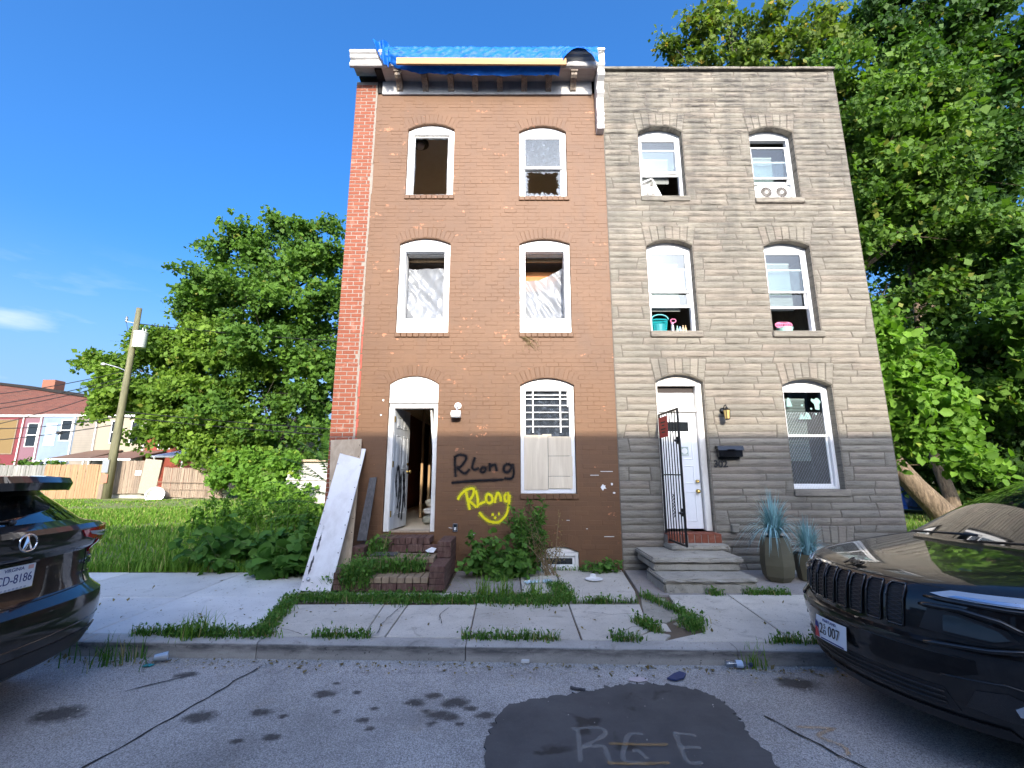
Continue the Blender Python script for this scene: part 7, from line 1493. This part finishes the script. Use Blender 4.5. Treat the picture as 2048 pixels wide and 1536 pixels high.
b.tube([(-22.05, 25.35, 8.9), (-21.9, 25.3, 8.9)], .04, 6).tube([(-22.05, 25.35, 9.3), (-21.9, 25.3, 9.3)], .04, 6).build('bushing', M['galv'], tr)
MB().tube([(-22.06, 25.35, 10.1), (-22.6, 25.3, 10.2)], .03, 6).lathe([(.03, 0), (.07, .05), (.04, .12), (.08, .17), (.05, .25), (.07, .3), (.02, .36)], (-22.6, 25.3, 10.15), 8).build('insulator_arm', M['galv'], up); MB().tube([(-22.6, 25.3, 10.2), (-22.4, 25.3, 9.6), (-22.0, 25.3, 9.4)], .012, 5).build('jumper_wire', M['black_plastic'], up)
MB().tube([pp(7.2), pp(7.2) + Vector((-.6, 0, .25)), pp(7.2) + Vector((-1.3, -.1, .45))], .03, 6).lathe([(.03, 0), (.12, -.02), (.13, -.12), (.05, -.18)], tuple(pp(7.2) + Vector((-1.4, -.1, .5))), 10).build('street_light_arm', M['galv'], up)
MB().cbox(-22.42, -22.06, 25.12, 25.17, 1.5, 2.2, .01).build('pole_guard', M['galv'], up); MB().cbox(-22.40, -22.02, 25.125, 25.165, .95, 1.42, .01).build('pole_sign', simple('faded red sign', (.42, .16, .1), .6), up); MB().cbox(-22.44, -22.2, 25.15, 25.3, 0, .9, .01).build('pole_boot', M['fence_brown'], up)
def cable(label, a, b_, sag, r=.024, group=None):
    a, b_ = Vector(a), Vector(b_); pts = [a.lerp(b_, t) - Vector((0, 0, sag * 4 * t * (1 - t))) for t in np.linspace(0, 1, 22)]; tag(MB().tube(pts, r, 4).build('cable', M['black_plastic']), label, 'cable', group)
ca = 'cables strung from the utility pole'
for z, y2, z2, lab in ((7.3, 29, 6.2, 'topmost cable running left from the pole'), (6.9, 29, 5.35, 'second cable running left from the pole'), (6.7, 29, 4.95, 'third cable running left from the pole'), (6.4, 29.5, 3.5, 'lowest sagging cable of the upper set left of the pole'), (4.6, 30, 4.7, 'cable crossing in front of the red brick building'), (4.2, 27, 3.3, 'lower cable crossing the red brick building wall')): cable(lab, pp(z), (-40, y2, z2), .5, group=ca)
for z, e, s_, lab in ((10.1, (9, 25.5, 8.8), .6, 'high cable running right across the tall tree'), (4.9, (9, 24, 3.2), .4, 'lower cable running right across the tall tree'), (4.6, (9, 24, 2.8), .4, 'lowest thick cable running right across the tall tree')): cable(lab, pp(z), e, s_, .026, group=ca)

# far row houses
def far_window(parent, x, z, w, h, y, m='dark_glass', frame='white', sashbar=True):
    f = ring(MB(), x - w / 2, x + w / 2, z, z + h, y - .06, y, .07).build('window', M[frame], parent); MB().box(x - w / 2 + .07, x + w / 2 - .07, y - .03, y - .02, z + .07, z + h - .07).build('pane', M[m] if m in M else m, f)
    if sashbar: MB().box(x - w / 2 + .07, x + w / 2 - .07, y - .05, y - .031, z + h / 2 - .03, z + h / 2 + .03).build('sash_bar', M[frame], f)
gh_ = 'painted row houses beyond the back fence'
def far_house(name, label, x0, x1, y, z1, m, roofm='white'):
    t = thing(name, label, 'house', ((x0 + x1) / 2, y, 0), gh_); MB().box(x0 + .01, x1 - .01, y, y + 8, -.2, z1).build('wall', m, t); MB().cbox(x0 - .02, x1 + .02, y - .12, y + 8, z1 + .003, z1 + .2, .02).build('roof_edge', M[roofm], t); MB().tube([(x1 - .12, y - .06, .2), (x1 - .12, y - .06, z1)], .05, 6).build('downpipe', M['white'], t); return t
t = far_house('rowhouse', 'dark red rowhouse with boarded tan windows at far left', -50, -41.0, 38, 6.1, simple('dark red paint', (.15, .025, .03), .8, var=.15), 'dirty_white')
for x in (-45.6, -42.4): far_window(t, x, 3.0, 1.7, 2.9, 38, simple('tan window board', (.17, .11, .04), .8), 'fence_brown', False)
t = far_house('rowhouse', 'pink rowhouse with one dark window', -41.0, -39.5, 38, 6.1, simple('pink paint', (.17, .085, .105), .8, var=.15), 'dirty_white'); far_window(t, -40.2, 3.6, .95, 2.0, 38)
t = far_house('rowhouse', 'pale blue sided rowhouse with white downpipe', -39.5, -36.7, 38, 6.15, m_siding('pale blue siding', (.19, .245, .33)))
far_window(t, -37.4, 4.1, .95, 1.8, 38); MB().box(-39.1, -38.2, 37.95, 37.999, 3.7, 5.6).build('blocked_window', simple('pale blue board', (.46, .58, .70), .7), t); far_window(t, -39.1, .9, .95, 1.6, 38)
MB().box(-38.0, -37.0, 37.93, 37.999, .1, 2.2).build('door', M['dirty_white'], t); MB().box(-37.85, -37.15, 37.9, 37.929, 1.1, 2.0).build('door_pane', M['dark_glass'], t); MB().box(-38.05, -37.75, 37.8, 37.99, 4.7, 4.9).build('vent_box', M['crack'], t)
t = far_house('rowhouse', 'tan grey boarded rowhouse without windows', -36.7, -34.8, 38, 6.15, m_siding('tan grey siding', (.24, .21, .17), .2)); 
t = far_house('rowhouse', 'cream rowhouse with two white windows behind the pole', -34.8, -30.6, 38, 6.1, simple('cream render', (.29, .25, .185), .8, var=.06)); far_window(t, -33.2, 3.9, .9, 1.9, 38, 'glass' if False else 'dark_glass'); far_window(t, -31.5, 3.9, .95, 1.9, 38)
t = far_house('rowhouse', 'brick red rowhouse half hidden by the spreading tree', -30.6, -26.0, 38, 5.9, simple('orange red paint', (.22, .045, .025), .8, var=.15)); far_window(t, -29.0, 3.4, 1.0, 1.9, 38); far_window(t, -27.4, 3.4, 1.0, 1.9, 38)
t = far_house('rowhouse', 'beige rowhouse behind the tall dense tree', -26.0, -16, 38, 5.9, simple('beige render', (.26, .21, .16), .8, var=.1)); far_window(t, -24.4, 3.4, 1.0, 1.9, 38); far_window(t, -21.5, 3.4, 1.0, 1.9, 38); far_window(t, -23.0, .8, 1.0, 1.6, 38)
def awning(label, x0, x1, y0, y1, z0, z1, m):
    t = thing('lean_to_roof', label, 'awning', ((x0 + x1) / 2, y0, z0)); MB().add([(x0, y0, z0), (x1, y0, z0), (x1 - .1, y1, z1), (x0 + .6, y1, z1), (x0, y0, z0 - .08), (x1, y0, z0 - .08), (x1 - .1, y1, z1 - .08), (x0 + .6, y1, z1 - .08)], [(0, 1, 2, 3), (4, 7, 6, 5), (0, 4, 5, 1), (2, 6, 7, 3), (0, 3, 7, 4), (1, 5, 6, 2)]).build('roof_sheet', m, t); MB().cbox(x0, x1, y0 - .06, y0 - .001, z0 - .14, z0 - .0, .01).build('gutter', M['white'], t)
    b = MB()
    for x in np.linspace(x0 + .2, x1 - .2, 3): b.cbox(x - .05, x + .05, y0 + .02, y0 + .12, 0, z0 - .09, .01)
    b.build('post', M['white'], t)
awning('low brown lean-to roof with white gutter left of the pole', -35.2, -32.2, 34.6, 37.9, 2.55, 3.35, simple('brown roofing', (.15, .085, .055), .8, var=.2)); awning('brown lean-to roof with white gutter right of the pole', -32.0, -28.6, 34.4, 37.9, 2.55, 3.3, simple('brown roofing 2', (.17, .09, .06), .8, var=.2)); awning('blue white metal carport roof below the spreading tree', -26.8, -22.2, 34, 36.5, 2.75, 3.3, simple('blue white roofing', (.34, .40, .48), .5, var=.2))
tree('hedge', 'dark green yard bush over the grey fence', [(-38.5, 33, 0), (-38.5, 33, 1)], [(-40, 33, 1.7, 1.4), (-36.5, 33, 1.4, 1.0), (-34.2, 33, 1.5, .9), (-42, 33, 1.9, 1.4), (-32, 32, 1.5, .8)], 6000, .26, M['leaf_dark'], M['bark_dark'], 33, cat='bush', r0=.06, spray=.5, twigs=False)
bb = thing('brick_building', 'large dark red brick building with a chimney behind the painted row houses', 'building', (-52, 48, 0))
mbk, nt_, bs_ = newmat('far red brick'); g = G(nt_); bt = g.n('ShaderNodeTexBrick'); bt.inputs['Scale'].default_value = 1; bt.inputs['Brick Width'].default_value = .42; bt.inputs['Row Height'].default_value = .15; bt.inputs['Mortar Size'].default_value = .012
bt.inputs['Color1'].default_value = (.125, .038, .026, 1); bt.inputs['Color2'].default_value = (.08, .026, .02, 1); bt.inputs['Mortar'].default_value = (.15, .09, .07, 1); mp = g.n('ShaderNodeMapping'); mp.inputs['Rotation'].default_value = (radians(90), 0, 0); g.l(g.n('ShaderNodeNewGeometry').outputs['Position'], mp.inputs[0]); g.l(mp.outputs[0], bt.inputs['Vector'])
g.l(g.mix(g.ramp(g.noise(.5, 7, .7), [(.45, 0.), (.7, .6)]), bt.outputs[0], (.10, .035, .03)), bs_.inputs['Base Color']); bs_.inputs['Roughness'].default_value = .9
MB().prism([(-68, -.2), (-45.6, -.2), (-45.6, 9.4), (-52, 10.4), (-56, 10.9), (-68, 11.0)], 48, 58).build('wall', mbk, bb); MB().prism([(-68.1, 11.0), (-56, 10.9), (-52, 10.4), (-45.3, 9.4), (-45.3, 9.72), (-52, 10.7), (-56, 11.15), (-68.1, 11.3)], 47.85, 58.2).build('roof_edge', M['black_wood'], bb)
MB().cbox(-51.9, -50.5, 49, 50.2, 10.3, 11.6, .03).build('chimney', simple('chimney brick', (.24, .10, .06), .9, var=.2), bb)
# white garage beyond the lot
wg = thing('white_garage', 'low white painted garage with dark graffiti beyond the feathery saplings', 'garage', (-9, 22, 0)); gw = weathered('weathered garage paint', (.42, .41, .39), (.16, .14, .11), .6, .8, scale=3); MB().box(-10.7, -5.5, 22, 27, -.1, 2.0).build('wall', gw, wg); MB().cbox(-10.8, -5.4, 21.85, 27, 2.003, 2.12, .02).build('roof_edge', M['ply_back'], wg); MB().cbox(-10.72, -5.48, 21.93, 21.999, 1.15, 1.25, .01).build('wall_ledge', M['dirty_white'], wg)
mesh_obj('garage_graffiti', strokes_mesh('garage_graffiti', [[(-9.75, 1.45), (-9.75, 1.85)], [(-9.75, 1.85), (-9.6, 1.5)], [(-9.6, 1.45), (-9.6, 1.85)]], .03, lambda x, z, j: (x, 21.99 - j * .01, z), M['smear'], .2), None, wg)
tb = thing('plastic_tub', 'round white plastic tub lying on its side by the picket fence', 'tub', (-19.4, 25.1, .1)); TMx = Matrix.Translation((-19.35, 25.2, .32)) @ Matrix.Rotation(radians(25), 4, 'Z') @ Matrix.Rotation(radians(68), 4, 'X')
q_ = MB().lathe([(.30, -.38), (.40, 0), (.44, .0), (.44, .03), (.40, .03), (.29, -.35), (0, -.35)], (0, 0, 0), 26, cap=False); q_.add([(0.3 * cos(a), .3 * sin(a), -.38) for a in np.linspace(0, 2 * pi, 27)[:-1]], [tuple(range(26))]); MB().add([TMx @ Vector(v) for v in q_.v], q_.f).build('tub_shell', M['white'], tb, sharp=40)
tn = thing('blue_tent', 'blue tent cloth hung among the trees behind the leaning trunk', 'tent', (15.1, 17, 0)); MB().add([(14.4, 17, .2), (15.7, 16.7, .1), (15.5, 17.2, 1.2), (14.9, 17.1, 1.75), (14.3, 17.3, 1.6), (15.3, 18, 1.5), (14.4, 18.6, .1), (16, 18.3, .1)], [(0, 1, 2, 3), (0, 3, 4), (3, 2, 5), (3, 5, 4), (1, 7, 5, 2), (0, 4, 5, 6), (5, 7, 6)]).build('tent_cloth', M['blue_tent'], tn)

# ================================================================== litter
bt_ = thing('plastic_bottle', 'crushed clear plastic bottle with blue label in the gutter', 'bottle', (1.9, 4.35, RZ)); BM = Matrix.Translation((1.86, 4.34, RZ + .04)) @ Matrix.Rotation(radians(-8), 4, 'Z')
q_ = MB().lathe([(.0, 0), (.034, .003), (.036, .03), (.028, .06), (.035, .09), (.034, .15), (.014, .19), (.014, .205), (0, .205)], (0, 0, 0), 12, 'x'); MB().add([BM @ Vector((v[0], v[1], v[2] * .8)) for v in q_.v], q_.f).build('bottle_shell', M['clear'], bt_, True)
q_ = MB().lathe([(.0358, .085), (.0362, .14)], (0, 0, 0), 12, 'x', cap=False); MB().add([BM @ Vector((v[0], v[1], v[2] * .83)) for v in q_.v], q_.f).build('bottle_label', simple('blue bottle label', (.45, .58, .75), .4), bt_); q_ = MB().lathe([(.017, .2), (.017, .222), (0, .222)], (0, 0, 0), 10, 'x'); MB().add([BM @ Vector(v) for v in q_.v], q_.f).build('bottle_cap', simple('dark cap', (.03, .05, .1), .4), bt_)
cu = thing('foil_cup', 'crumpled silver cup lying in the gutter at left', 'cup', (-3.2, 4.5, RZ)); CM = Matrix.Translation((-3.2, 4.44, RZ + .045)) @ Matrix.Rotation(radians(30), 4, 'Z'); q_ = MB().lathe([(.0, 0), (.03, 0), (.045, .1), (.042, .1), (.027, .006), (0, .006)], (0, 0, 0), 12, 'x'); MB().add([CM @ Vector((v[0], v[1], v[2] * .85)) for v in q_.v], q_.f).build('cup_shell', simple('silver foil', (.55, .58, .6), .3, .6), cu); MB().prism([(-3.24, 4.36), (-3.17, 4.35), (-3.16, 4.4), (-3.22, 4.41)], RZ + .006, RZ + .012, 'z').build('cup_lid', M['teal'], cu)
tag(MB().prism([(1.27, 4.10), (1.33, 4.07), (1.41, 4.11), (1.46, 4.19), (1.42, 4.23), (1.36, 4.19)], RZ + .008, RZ + .022, 'z').build('shoe_sole', simple('navy foam', (.03, .045, .12), .7)), 'dark blue piece of foam lying on the road', 'litter')
tag(MB().tube([(.46, 3.945, RZ + .016), (.50, 3.92, RZ + .016), (.57, 3.90, RZ + .016)], .012, 6).build('stick', M['old_plank']), 'short dark stick lying at the edge of the asphalt patch', 'stick')
tag(MB().prism([(.95, 4.08), (1.02, 4.05), (1.10, 4.07), (1.12, 4.12), (1.05, 4.15), (.97, 4.13)], RZ + .008, RZ + .011, 'z').build('paper_scrap', simple('pinkish paper', (.48, .42, .42), .8)), 'flattened pinkish paper scrap on the road', 'paper')
tag(MB().prism([(.08, 4.42), (.15, 4.42), (.155, 4.455), (.09, 4.46)], RZ + .01, RZ + .028, 'z').build('paper_wad', M['white']), 'small white paper wad in the gutter', 'paper')
pt_ = thing('foam_plate', 'white foam plate piece on the pavement near the party wall', 'litter', (1.17, 6.9, 0)); MB().lathe([(.0, .002), (.09, .004), (.125, .02), (.127, .017), (.09, .0), (0, 0)], (1.17, 6.86, .0), 16).build('plate_dish', M['white'], pt_); MB().prism([(1.14, 7.02), (1.22, 7.0), (1.2, 7.06)], .0, .05, 'z').build('foam_scrap', M['white'], pt_)
for i, (x, y, lab) in enumerate(((.28, 6.72, 'crumpled pale blue rag on the pavement below the dry weed'), (.50, 6.78, 'smaller pale blue rag right of the crumpled one'))):
    r = np.random.RandomState(i); V = []; n = 12
    for a in range(n):
        for b_ in range(n): u, v = a / (n - 1) - .5, b_ / (n - 1) - .5; V.append((x + u * (.2 - .07 * i) + r.normal(0, .008), y + v * .12 + u * .06 + r.normal(0, .008), pz(y) + .004 + .035 * abs(sin(u * 9) * cos(v * 8)) * r.uniform(.4, 1)))
    tag(mesh_obj('rag', np_mesh('rag', V, [(a * n + b_, a * n + b_ + 1, (a + 1) * n + b_ + 1, (a + 1) * n + b_) for a in range(n - 1) for b_ in range(n - 1)], simple('pale blue cloth', (.48, .6, .66), .8)), None), lab, 'rag')
tag(MB().add([(-1.25, 7.05, .345), (-1.15, 6.98, .35), (-1.12, 7.05, .40), (-1.2, 7.1, .41), (-1.3, 7.12, .36)], [(0, 1, 2, 3), (0, 3, 4)]).build('paper_wrapper', M['white']), 'white wrapper on the upper brick step', 'paper')

# fallen leaves and grit in the gutter and along the wall foot
n = 900; x = rs.uniform(-5, 3.2, n); y = np.where(rs.rand(n) < .55, 4.40 - .036 * x - np.abs(rs.normal(0, .10, n)), rs.uniform(4.7, 7.3, n)); z = np.where(y < 4.46 - .036 * x, RZ + .010, np.array([pz(v) for v in y]) + .004)
k = ~((y > 6.1) & (x > 1.9) & (x < 3.2)) & ~((y > 6.2) & (x > -2.85) & (x < -.85)); P = np.stack([x, y, z], 1)[k]; V, Fq, c_ = leaf_arrays(P, rs.uniform(.015, .042, len(P)), rs, up=6., ar=.36, droop=0.); V[:, 2] = np.maximum(V[:, 2], np.repeat(P[:, 2], 4))
tag(mesh_obj('leaf_litter', np_mesh('leaf_litter', V, Fq, M['dry'], False, {'tint': np.repeat(rs.rand(len(P)) * .95, 4)}), None), 'dry fallen leaves scattered in the gutter and on the pavement', 'leaf litter', kind='stuff')
n = 1500; x = rs.uniform(-5.5, 3.4, n); y = np.where(rs.rand(n) < .6, 4.44 - .036 * x - np.abs(rs.normal(0, .09, n)), np.where(rs.rand(n) < .5, rs.uniform(5.75, 6.0, n), rs.uniform(2, 4.3, n))); z = np.where(y < 4.46 - .036 * x, RZ + .003, np.array([pz(v) for v in y])); s_ = rs.uniform(.004, .012, n)[:, None]
k = ~((y > 4.5) & ((x < -2.6) | (x > 1.5))); o3 = np.array([(1, 0, 0), (-.5, .87, 0), (-.5, -.87, 0), (0, 0, 1.1)]); P = np.stack([x, y, z], 1)[k]; s_ = s_[k]; V = (P[:, None] + o3[None] * s_[:, None] * rs.uniform(.7, 1.3, (len(P), 4, 1))).reshape(-1, 3); i_ = np.arange(len(P))[:, None] * 4; Fq = np.concatenate([i_ + [0, 1, 3], i_ + [1, 2, 3], i_ + [2, 0, 3]])
tag(mesh_obj('gravel', np_mesh('gravel', V, Fq, M['walk_old']), None), 'loose grit lying in the gutter and on the road', 'gravel', kind='stuff')

# ================================================================== the terrace across the street, behind the camera
op_ = thing('opposite_rowhouse', 'two storey brick terrace across the street casting the evening shade', 'house', (0, -6.5, 0)); op_['kind'] = 'structure'
HT = 7.62
MB().box(-34, 30, -14, -6.5, -.2, HT - .35).build('wall', mbk, op_); MB().cbox(-34.1, 30.1, -14, -6.2, HT - .348, HT, .03).build('cornice', M['dirty_white'], op_); MB().box(-34, 30, -6.49, -4.2, -.3, -.04).build('far_pavement', M['walk_old'], op_)
wf, wp = MB(), MB()
for i in range(14):
    x = -32 + i * 4.6
    for zz, h in ((4.2, 1.7), (1.1, 1.8)):
        for d in (0, 1.5):
            if zz < 2 and d: wf.cbox(x + d - .45, x + d + .45, -6.5, -6.45, .3, 2.5, .01); continue
            ring(wf, x + d - .42, x + d + .42, zz, zz + h, -6.52, -6.44, .06); wp.box(x + d - .36, x + d + .36, -6.499, -6.48, zz + .06, zz + h - .06)
wf.build('window_frames', M['white'], op_, kind='stuff'); wp.build('window_panes', M['dark_glass'], op_, kind='stuff')
